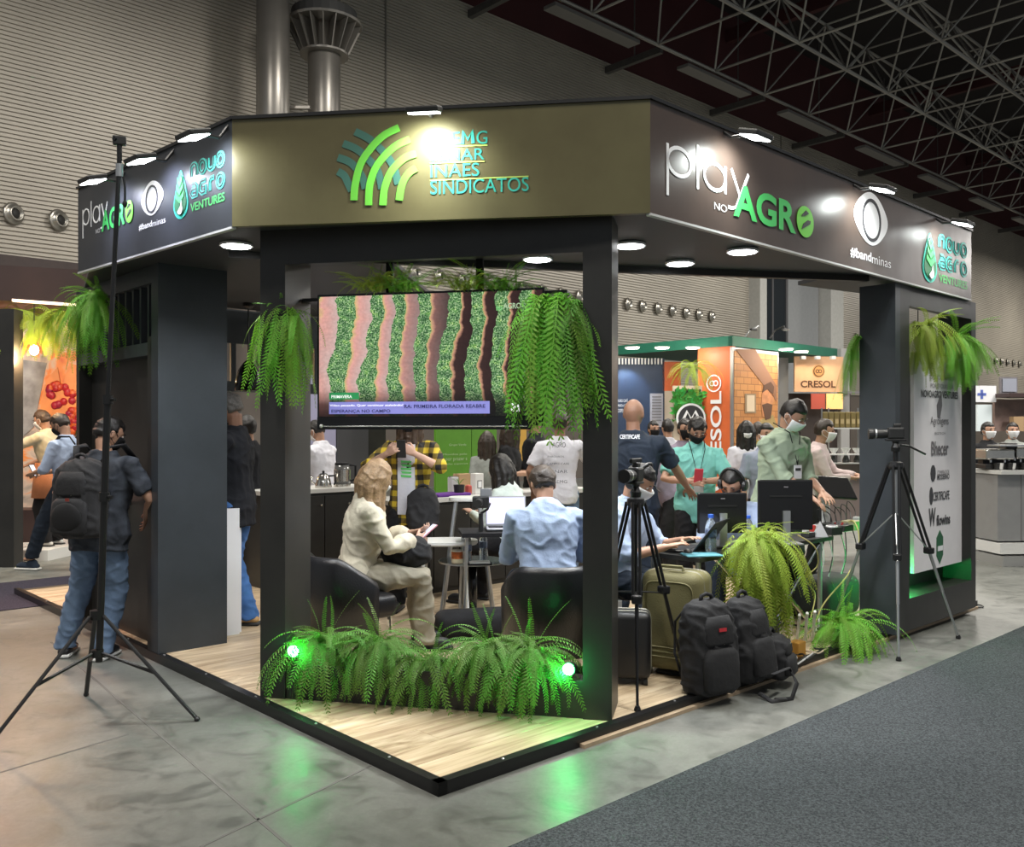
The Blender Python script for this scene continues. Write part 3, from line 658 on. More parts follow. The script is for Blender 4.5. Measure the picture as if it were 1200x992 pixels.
# pendant lamp
pp = D(291, 440, 8.2); t = thing('pendant_lamp', 'black bell-shaped pendant lamp hanging under the slatted screen', 'lamp', pp)
obj('lamp_shade', MB().lathe(pp+ZZ*-.14, [(.115, 0), (.12, .005), (.112, .10), (.09, .19), (.05, .25), (.02, .28)], 22), mat('gloss_black', (.012, .012, .013), .2), t, smooth=True)
obj('lamp_cord', MB().cyl(pp+ZZ*.13, V((pp.x, pp.y, sz)), .006, seg=6), DRK, t)
obj('ceiling_cup', MB().lathe(V((pp.x, pp.y, sz-.05)), [(.05, .05), (.05, .02), (.03, .0)], 14), DRK, t)
# white counter end beside the block
fa = G(266, 745, PH)
t = thing('white_counter', 'white panelled counter end beside the left tower block', 'counter', fa)
obj('counter_end', MB().obox(fa, RD*.10, LD*.7, ZZ*.95), mat('white_laminate', (.72, .73, .76), .4), t)
obj('counter_end', MB().obox(fa+RD*.11+LD*.05, RD*.03, LD*.6, ZZ*.93), mat('white_laminate'), t)

# --- right tower with opening, hanging price board
TA, TBb = 4.28, 5.86
tr = thing('right_tower', 'tall black tower frame with an open front at the right end of the stand', 'tower', BP(5.05, .1, PH), R_(43))
TL = .18
def tb(a0, a1, z0, z1, b0=-.10, b1=None, m=BOARD, nm='tower_board'):
    return obj(nm, MB().obox(BP(a0, b0, z0), RD*(a1-a0), LD*((b1 if b1 is not None else TL)-b0), ZZ*(z1-z0)), m, tr)
z0t = PH; szt = ZB-.014
tb(TA, TA+.08, z0t, szt, m=BLUEB, nm='left_side')  # slate tone puts the bluish light on this face into the colour
tb(TA+.08, TA+.24, z0t, szt, b1=-.04, nm='front_stile'); tb(TBb-.10, TBb, z0t, szt, nm='right_side')
tb(TA+.24, TBb-.10, z0t, .30, nm='bottom_box'); tb(TA+.24, TBb-.10, 2.55, szt, b1=-.04, nm='top_rail')
tb(TA+.24, TBb-.10, 2.66, szt, nm='top_board')
tb(TA+.75, TBb-.10, .30, .95, b0=.14, nm='back_board')
tb(TA+.24, TBb-.10, .95, 2.2, b0=.14, nm='back_board')
fs = Fr(BP(0, -.02, 0), RD); sa, zt_ = fs.px(1071, 440); sa1, _ = fs.px(1128, 440); _, zb_ = fs.px(1071, 672); _, zt_ = fs.px(1128, 420)
SGN = mat('white_sign_board', (.80, .78, .80), .5, var=.03)
sb = thing('partner_sign', 'tall white partner board with grey logos hanging in the right tower', 'sign', fs.p(sa, zb_, 0), R_(43))
obj('sign_panel', MB().obox(fs.p(sa, zb_, 0), RD*(sa1-sa), LD*.03, ZZ*(zt_-zb_)), SGN, sb)
obj('sign_wire', MB().cyl(fs.p(sa+.1, zt_, -.01), fs.p(sa+.1, 2.66, -.01), .004, seg=5).cyl(fs.p(sa1-.1, zt_, -.01), fs.p(sa1-.1, 2.66, -.01), .004, seg=5), DRK, sb)
GT = mat('sign_grey_ink', (.16, .15, .16), .6); GT2 = mat('sign_dark_ink', (.05, .05, .055), .6)
q = MB()
for t, p0, p1 in (('DO CONHEÇA', (1090, 445), (1119, 440)), ('PORTFÓLIO DA', (1090, 454), (1117, 450))): 
    a, b_ = fs.px(*p0); a2 = fs.px(*p1)[0]; fs.text(q, t, a, b_, a2, b_+.045, .001)
obj('lettering', q, GT, sb, label='pale grey heading lines')
def sline(t, u0, v0, u1, h, m, bold=.0, lb=None, f=None):
    q = MB(); a, b_ = fs.px(u0, v0); a2 = fs.px(u1, v0)[0]; fs.text(q, t, a, b_, a2, b_+h, .001, bold=bold); obj('lettering', q, m, sb, label=lb)
sline('NOVOAGRO VENTURES', 1079, 465, 1122, .06, GT2, .02, 'dark heading NOVOAGRO VENTURES')
sline('Agroligens', 1090, 500, 1111, .085, GT, 0, 'grey logo word Agroligens'); sline('BIOTECH', 1095, 509, 1107, .02, GT)
q = MB(); a, b_ = fs.px(1101, 489); fs.poly(q, [(a-.045, b_-.0), (a-.06, b_+.10), (a+.03, b_+.22), (a+.045, b_+.10), (a+.0, b_-.01)], .001); obj('emblem', q, GT, sb, label='grey leaf emblem')
sline('Bhecer', 1091, 534, 1111, .12, GT, .02, 'grey logo word Bhecer'); 
sline('COMPRADOR', 1098, 556, 1112, .035, GT); sline('MODERNO', 1098, 562, 1112, .045, GT2, .02, 'dark logo words COMPRADOR MODERNO')
q = MB(); a, b_ = fs.px(1092, 563); fs.poly(q, arc(a+.02, b_+.06, .05, .07, 0, 360, 10), .001); obj('emblem', q, GT2, sb, label='small dark head emblem')
sline('CERTIFICAFE', 1093, 587, 1112, .075, GT2, .02, 'dark logo word CERTIFICAFE')
q = MB(); a, b_ = fs.px(1091, 588); fs.poly(q, arc(a, b_+.05, .035, .075, 0, 360, 10), .001); obj('emblem', q, GT2, sb, label='dark oval emblem')
sline('W', 1088, 617, 1096, .15, GT2, .03, 'large dark letter W'); sline('flowins', 1097, 616, 1113, .09, GT2, .03, 'dark logo word flowins')
q = MB(); a, b_ = fs.px(1101, 642); fs.poly(q, [(a-.065, b_-.06), (a, b_-.13), (a+.065, b_-.06), (a+.065, b_+.09), (a, b_+.15), (a-.065, b_+.09)], .001); obj('emblem', q, GRD, sb, label='green hexagon badge')
q = MB(); fs.poly(q, [(a-.05, b_-.02), (a+.05, b_-.02), (a+.05, b_+.02), (a-.05, b_+.02)], .005); obj('emblem', q, WHT, sb)
# green stage light hidden in the tower
LG = mat('green_led', (.05, 1, .25), .5, emit=25, ecol=(.1, 1, .3)); LGW = mat('green_led_core', (.6, 1, .7), .5, emit=14, ecol=(.35, 1, .5))
def uplight(p, d, lb, pw=6):
    d = V(d).normalized(); M = d.to_track_quat('Z', 'Y').to_matrix(); t = thing('green_spotlight', lb, 'spotlight', p)
    obj('lamp_body', MB().lathe(p-d*.05, [(.02, -.02), (.035, 0), (.038, .05)], 14, M), LH, t)
    obj('lamp_lens', MB().lathe(p, [(.032, 0), (.030, .012), (.01, .018)], 14, M), LGW, t)
    lamp('POINT', 'green_glow', p+d*.05, pw, (.02, 1, .18), .03)
uplight(BP(TA+.5, .08, .36), (0, 0, 1), 'small green lamp inside the foot of the right tower', 14)
# ------------------------------------------------ people
def remeshed(mb, vox, it=3, fold=0., seed=0., fac=.5):
    me = bpy.data.meshes.new('r'); me.from_pydata([tuple(q) for q in mb.v], [], mb.f)
    bm = bmesh.new(); bm.from_mesh(me); bmesh.ops.recalc_face_normals(bm, faces=bm.faces); bm.to_mesh(me); bm.free()
    o = bpy.data.objects.new('r', me); r = o.modifiers.new('r', 'REMESH'); r.mode = 'VOXEL'; r.voxel_size = vox
    if it: s_ = o.modifiers.new('s', 'SMOOTH'); s_.factor = fac; s_.iterations = it
    out = baked(o); out.shade_smooth()
    if fold:
        nn = [v.normal.copy() for v in out.vertices]
        for v, n in zip(out.vertices, nn):
            p = v.co; f = noise.noise(V((p.x*7+seed, p.y*7, p.z*4)))*.9+noise.noise(V((p.x*16, p.y*16+seed, p.z*9)))*.5
            g = 1-abs(noise.noise(V((p.x*9+seed, p.y*9+3, p.z*13+p.x*5))))*4; v.co = p+n*((f*.9+max(g, 0)*.9)*fold)
    return out
def ring(c, X, Y, rx, ry, n=16, sq=2.3):
    out = []
    for k in range(n):
        a = 2*PI*k/n; c_, s_ = math.cos(a), math.sin(a)
        out.append(c+X*(rx*math.copysign(abs(c_)**(2/sq), c_))+Y*(ry*math.copysign(abs(s_)**(2/sq), s_)))
    return out
def ik(a, t, l1, l2, pole):
    d = t-a; L_ = d.length
    if L_ > (l1+l2)*.995: t = a+d*((l1+l2)*.995/L_); d = t-a; L_ = d.length
    x = (l1*l1-l2*l2+L_*L_)/(2*L_); h = math.sqrt(max(l1*l1-x*x, 0)); u = d.normalized(); p = V(pole)-u*V(pole).dot(u)
    return a+u*x+p.normalized()*h, t
def hand_geo(mb, w, d, back, side, sc, curl, fr):
    d = d.normalized(); back = (back-d*back.dot(d)).normalized(); y = back.cross(d).normalized()*side   # towards the thumb
    P = lambda a, b_, c: w+(d*a+y*b_+back*c)*sc
    mb.loft([ring(P(a, o, 0), y, back, hw*sc, ht*sc, 10) for a, o, hw, ht in ((-.01, 0, .024, .02), (.02, .0, .034, .016), (.055, 0, .041, .0145), (.085, -.001, .039, .011))])
    for i, (yy, ln, sp) in enumerate(((.031, .072, .10), (.0105, .080, .02), (-.0105, .074, -.06), (-.031, .058, -.15))):
        p = V((.075, yy)); a = -.15; pts = [P(.070, yy, .0)]; pos = V((.082, yy, 0)); pts.append(P(*pos)); segs = (.45, .31, .26)
        for k, sg in enumerate(segs):
            a += curl*(.75 if k == 0 else 1.0)
            pos = pos+V((math.cos(a)*math.cos(sp), math.sin(sp)*math.cos(a), -math.sin(a)))*ln*sg; pts.append(P(*pos))
        mb.tube(pts, [fr*sc, fr*sc, fr*.95*sc, fr*.88*sc, fr*.72*sc], 8)
    mb.tube([P(.012, .018, -.004), P(.04, .046, -.012), P(.068, .058, -.02-.01*curl), P(.092, .058-.02*curl, -.024-.02*curl)], [.014*sc, .0115*sc, .010*sc, .0075*sc], 8)
SKIN = {k: mat('skin_'+k, c, .5, var=.08, vscale=14) for k, c in (('fair', (.56, .34, .25)), ('tan', (.42, .235, .155)), ('brown', (.26, .135, .085)))}
HAIRC = {k: mat('hair_'+k, c, .45, var=.35, vscale=60, bump=.4, bscale=120) for k, c in (('black', (.012, .010, .009)), ('dark', (.028, .018, .012)), ('blond', (.30, .19, .10)), ('brown', (.06, .035, .02)), ('grey', (.12, .11, .10)))}
EYE = mat('eye_dark', (.02, .012, .01), .15); EYW = mat('eye_white', (.75, .72, .70), .3); LIP = mat('lip', (.40, .15, .13), .5)
def cloth(name, col=(.3,.3,.3), var=.12, rough=.85): return mat(name, col, rough, var=var, vscale=9, bump=.35, bscale=30, spec=.25)
MASKW = cloth('mask_white', (.78, .79, .80), .03); MASKB = cloth('mask_black', (.012, .012, .013), .1)
def person(label, loc, heading, ht=1.72, sit=False, seat=.45, lean=0, hL=None, hR=None, yaw=0, pitch=0, skin='tan', hair='black', style='short', shirt=None, sleeve='short',
           trousers=None, shoes=None, mask=None, fem=False, feet=((-.11, 0), (.11, 0)), near=False, curl=.35, palm='down', group=None, collar=False, wide=1.0, hem=.12, poles=None, seed=0., sole=None, knee_w=.13, ftoe=(0, 0)):
    s = ht/1.72
    t = thing('person', label, 'person', loc, R_(heading), group)
    H0 = V((0, 0, (seat+.09)/s if sit else .93)); Rl = Matrix.Rotation(R_(-lean), 3, 'X')
    T = lambda x, y, z: H0+Rl @ V((x, y, z)); X = V((1, 0, 0)); Yl = Rl @ V((0, 1, 0)); Zl = Rl @ V((0, 0, 1))
    shw = (.158 if fem else .182)*wide; vox = (.0058 if near else .0095); fr = .0085 if near else .0105
    neck = T(0, .0, .53); Rh = Matrix.Rotation(R_(-lean*.55), 3, 'X') @ Matrix.Rotation(R_(yaw), 3, 'Z') @ Matrix.Rotation(R_(-pitch), 3, 'X')
    hc = neck+Matrix.Rotation(R_(-lean*.8-pitch*.35), 3, 'X') @ V((0, .018, .135))
    HP = lambda x, y, z: hc+Rh @ V((x, y, z))
    # legs
    legs = []
    for i, sg in enumerate((-1, 1)):
        hip = T(.088*sg, 0, -.02)
        if sit: ank = V((feet[i][0]+.02*sg, .43+feet[i][1], .085)); kn, ank = ik(hip, ank, .43, .43, (sg*.10, .6, 1))
        else: ank = V((feet[i][0], feet[i][1], .085)); kn, ank = ik(hip, ank, .43, .42, (sg*.08, 1, 0))
        legs.append((hip, kn, ank))
    arms = []
    for i, sg in enumerate((-1, 1)):
        sh = T(shw*sg*.97, -.005, .440); tg = (hL, hR)[i]
        if tg is None: tg = sh+V((sg*.06, .05, -.52))
        else: tg = V(tg)
        pole = (poles[i] if poles and poles[i] else (sg*.7, -.8, -.6)); el, w = ik(sh, tg, .285, .25, pole); arms.append((sh, el, w))
    def torso_rings(g, z0=-.10, z1=.535):
        w = wide; prof = ((-.12, .150, .115), (-.05, .172 if not fem else .175, .125), (.03, .160, .118), (.12, .142 if not fem else .122, .105), (.20, .150 if not fem else .130, .112), (.30, .168 if not fem else .145, .125 if not fem else .13),
                (.39, .176 if not fem else .148, .118), (.44, .160 if not fem else .135, .100), (.48, .118 if not fem else .10, .080), (.51, .078, .066), (.54, .060, .058))
        out = []
        for z, rx, ry in prof:
            if z < z0-.01 or z > z1+.01: continue
            out.append(ring(T(0, -.004+(.012 if .15 < z < .45 else 0), z), X, Yl, rx*w+g, ry*(w*.5+.5)+g*.9))
        return out
    # --- skin: one continuous body
    q = MB(); q.loft(torso_rings(-.012))
    for hip, kn, ank in legs:
        q.tube([hip+V((0, 0, .03)), hip, hip.lerp(kn, .5), kn, kn.lerp(ank, .35), ank, ank+V((0, .01, -.03))], [.07, .078, .068, .050, .050, .034, .034], 10)
        q.rbox(ank+V((0, .04, -.04)), (.055, .13, .04), r=.018)
    for i, (sh, el, w) in enumerate(arms):
        sg = (-1, 1)[i]; k = .88 if fem else 1.0
        q.tube([sh+V((-sg*.05, 0, .0)), sh, sh.lerp(el, .5), el, el.lerp(w, .3), w, w+(w-el).normalized()*.012], [.045*k, .050*k, .043*k, .037*k, .038*k, .025*k, .023*k], 10)
        d = (w-el).normalized(); pm = palm if isinstance(palm, str) else palm[i]
        bk = V((0, .0, 1)) if pm == 'down' else (V((sg, .2, .1)) if pm == 'in' else V((0, -.3, -1)) if pm == 'up' else V((0, 1, .2)) if pm == 'front' else V((0, -1, .2)))
        if (hL, hR)[i] is None: bk = V((sg, 0, 0))
        if abs(bk.normalized().dot(d)) > .9: bk = bk+V((0, 1, .3))
        # thumb side: for a right hand seen with the back up and fingers forward the thumb points left
        hand_geo(q, w+d*.005, d, bk, 1 if sg > 0 else -1, .92 if fem else 1.0, curl, fr)
    q.tube([T(0, -.008, .49), neck, hc+Rh @ V((0, -.015, -.06)), hc+Rh @ V((0, -.01, -.02))], [.062 if not fem else .052, .055 if not fem else .046, .054 if not fem else .046, .05], 12)
    def headv(sc=1.0):
        out = MB(); out.ell((0, 0, 0), (1, 1, 1), 20, 16)
        for v in out.v:
            x, y, z = v; jaw = 1-.30*max(0, -z)**1.3; 
            ry = .097 if y > 0 else .094
            up = 1+.10*math.sin(PI*max(0, z)**.8); x *= up; y *= 1+(up-1)*.6; v.x = x*.074*jaw*sc; v.y = (y*ry*(1-.10*max(0, -z)) + (.012*max(0, -z) if y > 0 else .018*max(0, -z)))*sc; v.z = z*.118*sc
        return out
    hd = headv(); hd.ell((0, .098, -.008), (.011, .018, .026), 8, 6); hd.ell((0, .070, -.090), (.028, .026, .020), 8, 6); hd.ell((0, .080, .032), (.048, .018, .012), 10, 6)
    hd.ell((0, .089, -.052), (.023, .012, .011), 8, 6); hd.ell((0, .072, -.03), (.050, .022, .022), 10, 6)
    for sg in (-1, 1): hd.ell((sg*.077, -.004, -.004), (.010, .019, .031), 8, 6)
    q.add([HP(*v) for v in hd.v], hd.f)
    me = remeshed(q, vox, 3 if near else 2); me.materials.append(SKIN[skin]); 
    for v in me.vertices: v.co *= s
    b_ = bpy.data.objects.new('body', me); COL.objects.link(b_); b_.parent = t
    def part(nm, mb, m, lb=None, vx=None, it=3, fold=0., par=None, fac=.5):
        if vx: me = remeshed(mb, vx, it, fold, seed, fac)
        else: me = mesh_of(nm, mb, True)
        for v in me.vertices: v.co *= s
        me.materials.append(m); o = bpy.data.objects.new(nm, me); COL.objects.link(o); o.parent = par or t
        return setp(o, lb)
    # eyes, brows
    for sg in (-1, 1):
        e = MB().ell(HP(sg*.031, .086, .012), (.012, .009, .0075), 8, 6, Rh); part('eye', e, EYW if near else EYE)
        part('eyebrow', MB().ell(HP(sg*.031, .097, .036), (.019, .006, .0045), 8, 5, Rh), HAIRC[hair if style != 'bald' else 'black'])
        if near: part('iris', MB().ell(HP(sg*.031, .094, .012), (.0055, .003, .0055), 8, 5, Rh), EYE)
    if not mask: part('mouth', MB().ell(HP(0, .099, -.053), (.020, .006, .006), 10, 5, Rh), LIP)
    # hair
    if style != 'bald':
        loose = []
        out = MB(); out.ell((0, 0, 0), (1, 1, 1), 28, 20)
        for v in out.v:
            x, y, z = v.normalized(); g = 1.08+.06*abs(noise.noise(V((x*4+seed, y*4, z*4))))+.03*max(z, 0)
            line = (.50 if style == 'short' else .5)+.18*noise.noise(V((x*6+seed, 0, 2)))
            front = y > .28 and z < line-.0*abs(x)
            side = abs(x) > .55 and y > -.05 and z < .05
            low = z < (-.42 if style == 'short' else -.75)
            if front or (side and style == 'short') or (low and y > -.9): g = .86
            if fem and y > .5 and abs(x) > .3 and z > .1: g = 1.08
            jaw = 1-.30*max(0, -z)**1.3
            up = 1+.10*math.sin(PI*max(0, z)**.8); x *= up; y *= 1+(up-1)*.6
            v.x = x*.074*jaw*g; v.y = y*.096*g; v.z = z*.120*g+.002
        if style in ('long', 'bob', 'mid'):
            L1 = {'long': .40, 'mid': .26, 'bob': .15}[style]; n = 5
            for j in range(9):
                a = PI*(1.0+ (j-4)*.21)-PI/2; cx, cy = math.cos(a)*.070, math.sin(a)*.080
                loose.append(([HP(cx*.8, cy*.8+.0, .08), HP(cx*1.12, cy*1.05, 0), HP(cx*1.2, cy*1.1-.005, -.06), HP(cx*1.25, cy*1.1, -.06)+V((0, -.01, -.04-L1*.5+.02*math.sin(j*2+seed))), HP(cx*1.1, cy*1.0, -.06)+V((0, -.02, -.04-L1+.03*math.sin(j*3.1+seed)))], [.025, .036, .034, .03, .012]))
        mb = MB(); mb.add([HP(*v) for v in out.v], out.f)
        for pts_, rs_ in loose: mb.tube(pts_, rs_, 8)
        part('hair', mb, HAIRC[hair], None, .0065 if near else .009, 1, .007 if near else .005)
    # face mask
    if mask:
        mb = MB(); nu, nv_ = 12, 7; base = []
        for k, g in ((0, 1.17), (1, 1.10)):
            for i in range(nv_+1):
                el = -1.02+i/nv_*1.02
                for j in range(nu+1):
                    az = (-1.15+2.3*j/nu); y = math.cos(az)*math.cos(el); x = math.sin(az)*math.cos(el); z = math.sin(el)
                    jaw = 1-.22*max(0, -z)**1.3; pk = 1+.12*math.exp(-(az/.35)**2)*(.4+.6*i/nv_)
                    base.append(HP(x*.076*g*jaw, y*.099*g*pk+.004, z*.112*g))
        m_ = (nu+1)*(nv_+1); fs_ = []
        for i in range(nv_):
            for j in range(nu):
                a = i*(nu+1)+j; fs_.append((a, a+1, a+nu+2, a+nu+1)); fs_.append((m_+a, m_+a+nu+1, m_+a+nu+2, m_+a+1))
        edge = [j for j in range(nu)]; 
        for j in range(nu): fs_.append((j, m_+j, m_+j+1, j+1)); a = nv_*(nu+1)+j; fs_.append((a, a+1, m_+a+1, m_+a))
        for i in range(nv_): a = i*(nu+1); fs_.append((a, a+nu+1, m_+a+nu+1, m_+a)); a += nu; fs_.append((a, m_+a, m_+a+nu+1, a+nu+1))
        mb.add(base, fs_); mo = part('face_mask', mb, mask)
        lp = MB()
        for sg in (-1, 1):
            lp.tube([HP(sg*.070, .045, -.008), HP(sg*.083, .01, .018), HP(sg*.084, -.02, .0), HP(sg*.078, -.005, -.035), HP(sg*.066, .04, -.06)], .0022, 5)
        part('ear_loop', lp, mask)
    # shirt with sleeves
    if shirt:
        q = MB(); q.loft(torso_rings(.016, z0=-.13 if hem > .05 else -.06))
        if hem > .12: q.loft([ring(T(0, 0, -.12), X, Yl, .165*wide, .13), ring(T(0, 0, -hem), X, Yl, .175*wide, .14)])
        for i, (sh, el, w) in enumerate(arms):
            sg = (-1, 1)[i]; k = .9 if fem else 1.0; a = sh+V((-sg*.06, 0, .0)); 
            if sleeve == 'long': q.tube([a, sh, sh.lerp(el, .5), el, el.lerp(w, .5), el.lerp(w, .92)], [.062*k, .068*k, .060*k, .052*k, .046*k, .038*k], 12)
            elif sleeve == 'puff': q.tube([a, sh, sh.lerp(el, .5), el, el.lerp(w, .45), el.lerp(w, .75), el.lerp(w, .90)], [.06*k, .070*k, .068*k, .064*k, .072*k, .066*k, .034*k], 12)
            elif sleeve == 'rolled': q.tube([a, sh, sh.lerp(el, .5), el, el.lerp(w, .28)], [.062*k, .068*k, .060*k, .055*k, .056*k], 12)
            else: q.tube([a, sh, sh.lerp(el, .45), sh.lerp(el, .78)], [.062*k, .070*k, .066*k, .066*k], 12)
        so = part('shirt', q, shirt, None, .011 if near else .014, 4, .009 if near else .006)
        if collar:
            q = MB(); q.loft([ring(T(0, .0, .505), X, Yl, .080, .076), ring(T(0, .006, .555), X, Yl, .066, .066), ring(T(0, .004, .556), X, Yl, .058, .058), ring(T(0, 0, .505), X, Yl, .066, .062)]); part('collar', q, shirt)
    if trousers:
        q = MB(); q.loft([r for r in torso_rings(.010, z0=-.13, z1=.05)])
        for hip, kn, ank in legs:
            q.tube([hip+V((0, 0, .04)), hip, hip.lerp(kn, .5), kn, kn.lerp(ank, .5), ank+V((0, 0, .01)), ank+V((0, 0, -.03))], [.085, .100, .092, .078, .074, .070, .074], 14)
        part('trousers', q, trousers, None, .011 if near else .014, 3, .010 if near else .006)
    if shoes:
        for i, (hip, kn, ank) in enumerate(legs):
            an = R_(ftoe[i]); rt = Matrix.Rotation(an, 3, 'Z'); c = ank+rt @ V((0, .055, 0)); c.z = .05
            q = MB(); q.rbox(c+V((0, 0, -.008)), (.088, .27, .055), an, .027); q.ell(c+rt @ V((0, -.055, .015)), (.042, .07, .06), 12, 8, rt); q.ell(c+rt @ V((0, .05, .0)), (.042, .08, .038), 12, 8, rt)
            so = part('shoe', q, shoes, None, .011, 2)
            q = MB(); q.rbox(V((c.x, c.y, .014)), (.094, .285, .026), an, .012); part('sole', q, sole or mat('sole_dark', (.02, .02, .02), .7), par=so)
    t['_hr'] = [float(Rh[i][j]) for i in range(3) for j in range(3)]
    t['_j'] = [float(x) for p in (arms[0][2], arms[1][2], hc, T(0, -.13, .30), T(0, .13, .30)) for x in (p*s)]
    return t
def jw(t, i):
    a = t['_j']; return t.matrix_basis @ V(a[3*i:3*i+3])
DEN = cloth('blue_denim', (.13, .19, .29), .30); DEN2 = cloth('bright_denim', (.05, .13, .33), .25); BLT = cloth('black_cloth', (.014, .014, .016), .2); NAVY = cloth('navy_cloth', (.015, .022, .035), .2)
WHC = cloth('white_cotton', (.62, .62, .68), .06); CRM = cloth('cream_blouse', (.66, .60, .47), .06); LBL = cloth('light_blue_shirt', (.36, .44, .60), .08); TQ = cloth('turquoise_shirt', (.20, .52, .46), .06)
SAGE = cloth('sage_shirt', (.33, .40, .29), .08); KHA = cloth('khaki_trousers', (.34, .31, .24), .1); CHT = cloth('charcoal_print_tee', (.035, .04, .05), .6); MNT = cloth('pale_mint_jacket', (.62, .70, .66), .06)
ORA = cloth('orange_apron_cloth', (.62, .25, .12), .1); PALY = cloth('pale_yellow_shirt', (.60, .55, .40), .08); MAU = cloth('mauve_shirt', (.24, .20, .26), .1); MUS = cloth('mustard_shirt', (.40, .30, .08), .1)
SHB = mat('shoe_black', (.015, .015, .017), .5); TANB = mat('tan_leather', (.38, .23, .09), .6, var=.2); SOW = mat('sole_white', (.6, .6, .58), .6)
DBLK = cloth('black_shirt', (.012, .013, .017), .2)
def gp(u, y): return V(((u-CX)/F*y, y, 0))
P = []
# 1 the visitor with the backpack
m1 = person('man seen from behind in grey patterned tee and jeans wearing a black backpack', gp(117, 6.30), -14, 1.70, lean=5, hL=(-.33, .22, .98), hR=(.20, .24, .98), yaw=-28, pitch=22, hair='black', skin='tan', mask=MASKB,
    shirt=CHT, trousers=DEN, shoes=SHB, feet=((-.30, .02), (.02, .0)), wide=1.22, near=True, sole=SOW, palm='in', poles=((-1, -.35, -.3), (1, -.35, -.3)), hem=.16, seed=3, ftoe=(25, 10))
m1.scale = (1, 1, 1)
# 2 passer-by with phone on the left
m2 = person('man in pale blue shirt and black mask walking past at the left, looking down', gp(80, 10.3), 78, 1.80, lean=4, hL=(-.10, .34, 1.06), hR=(.08, .36, 1.05), pitch=35, hair='dark', skin='tan', mask=MASKB, shirt=LBL,
    trousers=NAVY, shoes=cloth('navy_shoe', (.02, .03, .05)), sole=SOW, feet=((-.08, .42), (.09, -.22)), sleeve='rolled', near=False, seed=5)
# 3 barista with apron at the left stand
m3 = person('man in pale yellow shirt and orange apron raising an arm before the orange mural', V((-5.85, 11.5, .12)), 84, 1.74, lean=8, hL=(-.22, .52, 1.30), hR=(.10, .38, 1.02), pitch=20, hair='brown', skin='tan', mask=MASKW, shirt=PALY,
    trousers=BLT, shoes=SOW, sleeve='rolled', seed=7)
# 4 man behind the tower
m4 = person('man in black long-sleeved shirt, jeans and tan boots beside the left tower block', V((-2.15, 7.02, PH)), 88, 1.84, hL=(-.12, .36, 1.02), hR=(.12, .38, 1.0), pitch=28, yaw=-10, hair='grey', skin='brown', shirt=DBLK, trousers=DEN2, shoes=TANB,
    sleeve='rolled', feet=((-.10, .04), (.12, -.06)), near=True, seed=9, hem=.18, mask=MASKB)
m4b = person('dark-haired person just showing behind the man in black shirt', gp(291, 9.2), 60, 1.74, hair='black', shirt=DBLK, trousers=BLT, shoes=SHB, seed=4, mask=MASKB)
# 6 counter man
m6 = person('man in white printed tee leaning over the coffee counter by the kettles', V((-2.09, 10.05, PH)), 62, 1.66, lean=6, hL=(-.1, .4, 1.05), hR=(.1, .4, 1.05), pitch=25, hair='black', skin='tan', shirt=WHC, trousers=BLT, shoes=SHB, seed=2, mask=MASKW)
# 7 plaid shirt
mP, N, L, b = nodes_mat('yellow_plaid'); tc = N.new('ShaderNodeTexCoord'); sx = N.new('ShaderNodeSeparateXYZ'); L.new(tc.outputs['Object'], sx.inputs[0])
def stripe(sock, sc, off=0.):
    a = N.new('ShaderNodeMath'); a.operation = 'MULTIPLY_ADD'; a.inputs[1].default_value = sc; a.inputs[2].default_value = off; L.new(sock, a.inputs[0])
    f = N.new('ShaderNodeMath'); f.operation = 'FRACT'; L.new(a.outputs[0], f.inputs[0]); g = N.new('ShaderNodeMath'); g.operation = 'GREATER_THAN'; g.inputs[1].default_value = .5; L.new(f.outputs[0], g.inputs[0]); return g
gx = stripe(sx.outputs[0], 11); gz = stripe(sx.outputs[2], 11, .2); ad = N.new('ShaderNodeMath'); ad.operation = 'ADD'; L.new(gx.outputs[0], ad.inputs[0]); L.new(gz.outputs[0], ad.inputs[1])
dv = N.new('ShaderNodeMath'); dv.operation = 'MULTIPLY'; dv.inputs[1].default_value = .5; L.new(ad.outputs[0], dv.inputs[0])
r = N.new('ShaderNodeValToRGB'); r.color_ramp.interpolation = 'CONSTANT'; e = r.color_ramp.elements; e[0].color = (.62, .45, .03, 1); e[1].position = .4; e[1].color = (.17, .12, .02, 1); e2 = e.new(.9); e2.color = (.012, .011, .012, 1)
L.new(dv.outputs[0], r.inputs[0]); L.new(r.outputs[0], b.inputs['Base Color']); b.inputs['Roughness'].default_value = .85
m7 = person('person in yellow and black plaid shirt holding a phone in front of the coffee counter', V(gp(481, 7.75))+ZZ*PH, 172, 1.74, hL=(-.10, .25, 1.33), hR=(.13, .27, 1.33), poles=((-1, .0, -.7), (1, .0, -.7)), pitch=15, hair='brown', style='mid', skin='fair', mask=MASKB, shirt=mP, trousers=BLT, shoes=SHB,
    sleeve='rolled', near=True, seed=6, hem=.20, curl=.8, palm=('front', 'front'))
q = MB()
def torso_patch(t, x0, x1, z0, z1, y, m, nm, lb):
    # tee shirt panel showing between the open shirt fronts: hugs the chest
    mb = MB(); n = 6; vs_ = []; 
    for k in (0, 1):
        for j in range(n+1):
            for i in range(n+1):
                x = x0+(x1-x0)*i/n; z = z0+(z1-z0)*j/n; vs_.append(V((x, y-(x*x)*1.6-(.012 if k else 0), z)))
    m_ = (n+1)**2; f = []
    for j in range(n):
        for i in range(n): a = j*(n+1)+i; f += [(a, a+1, a+n+2, a+n+1), (m_+a, m_+a+n+1, m_+a+n+2, m_+a+1)]
    mb.add(vs_, f); return obj(nm, mb, m, t, lb, smooth=True, local=True)
torso_patch(m7, -.075, .075, .83, 1.42, .152, WHC, 'tee_shirt', 'white tee with green print under the open shirt')
gm = mat('tee_green_print', (.12, .55, .14), .7)
q = MB()
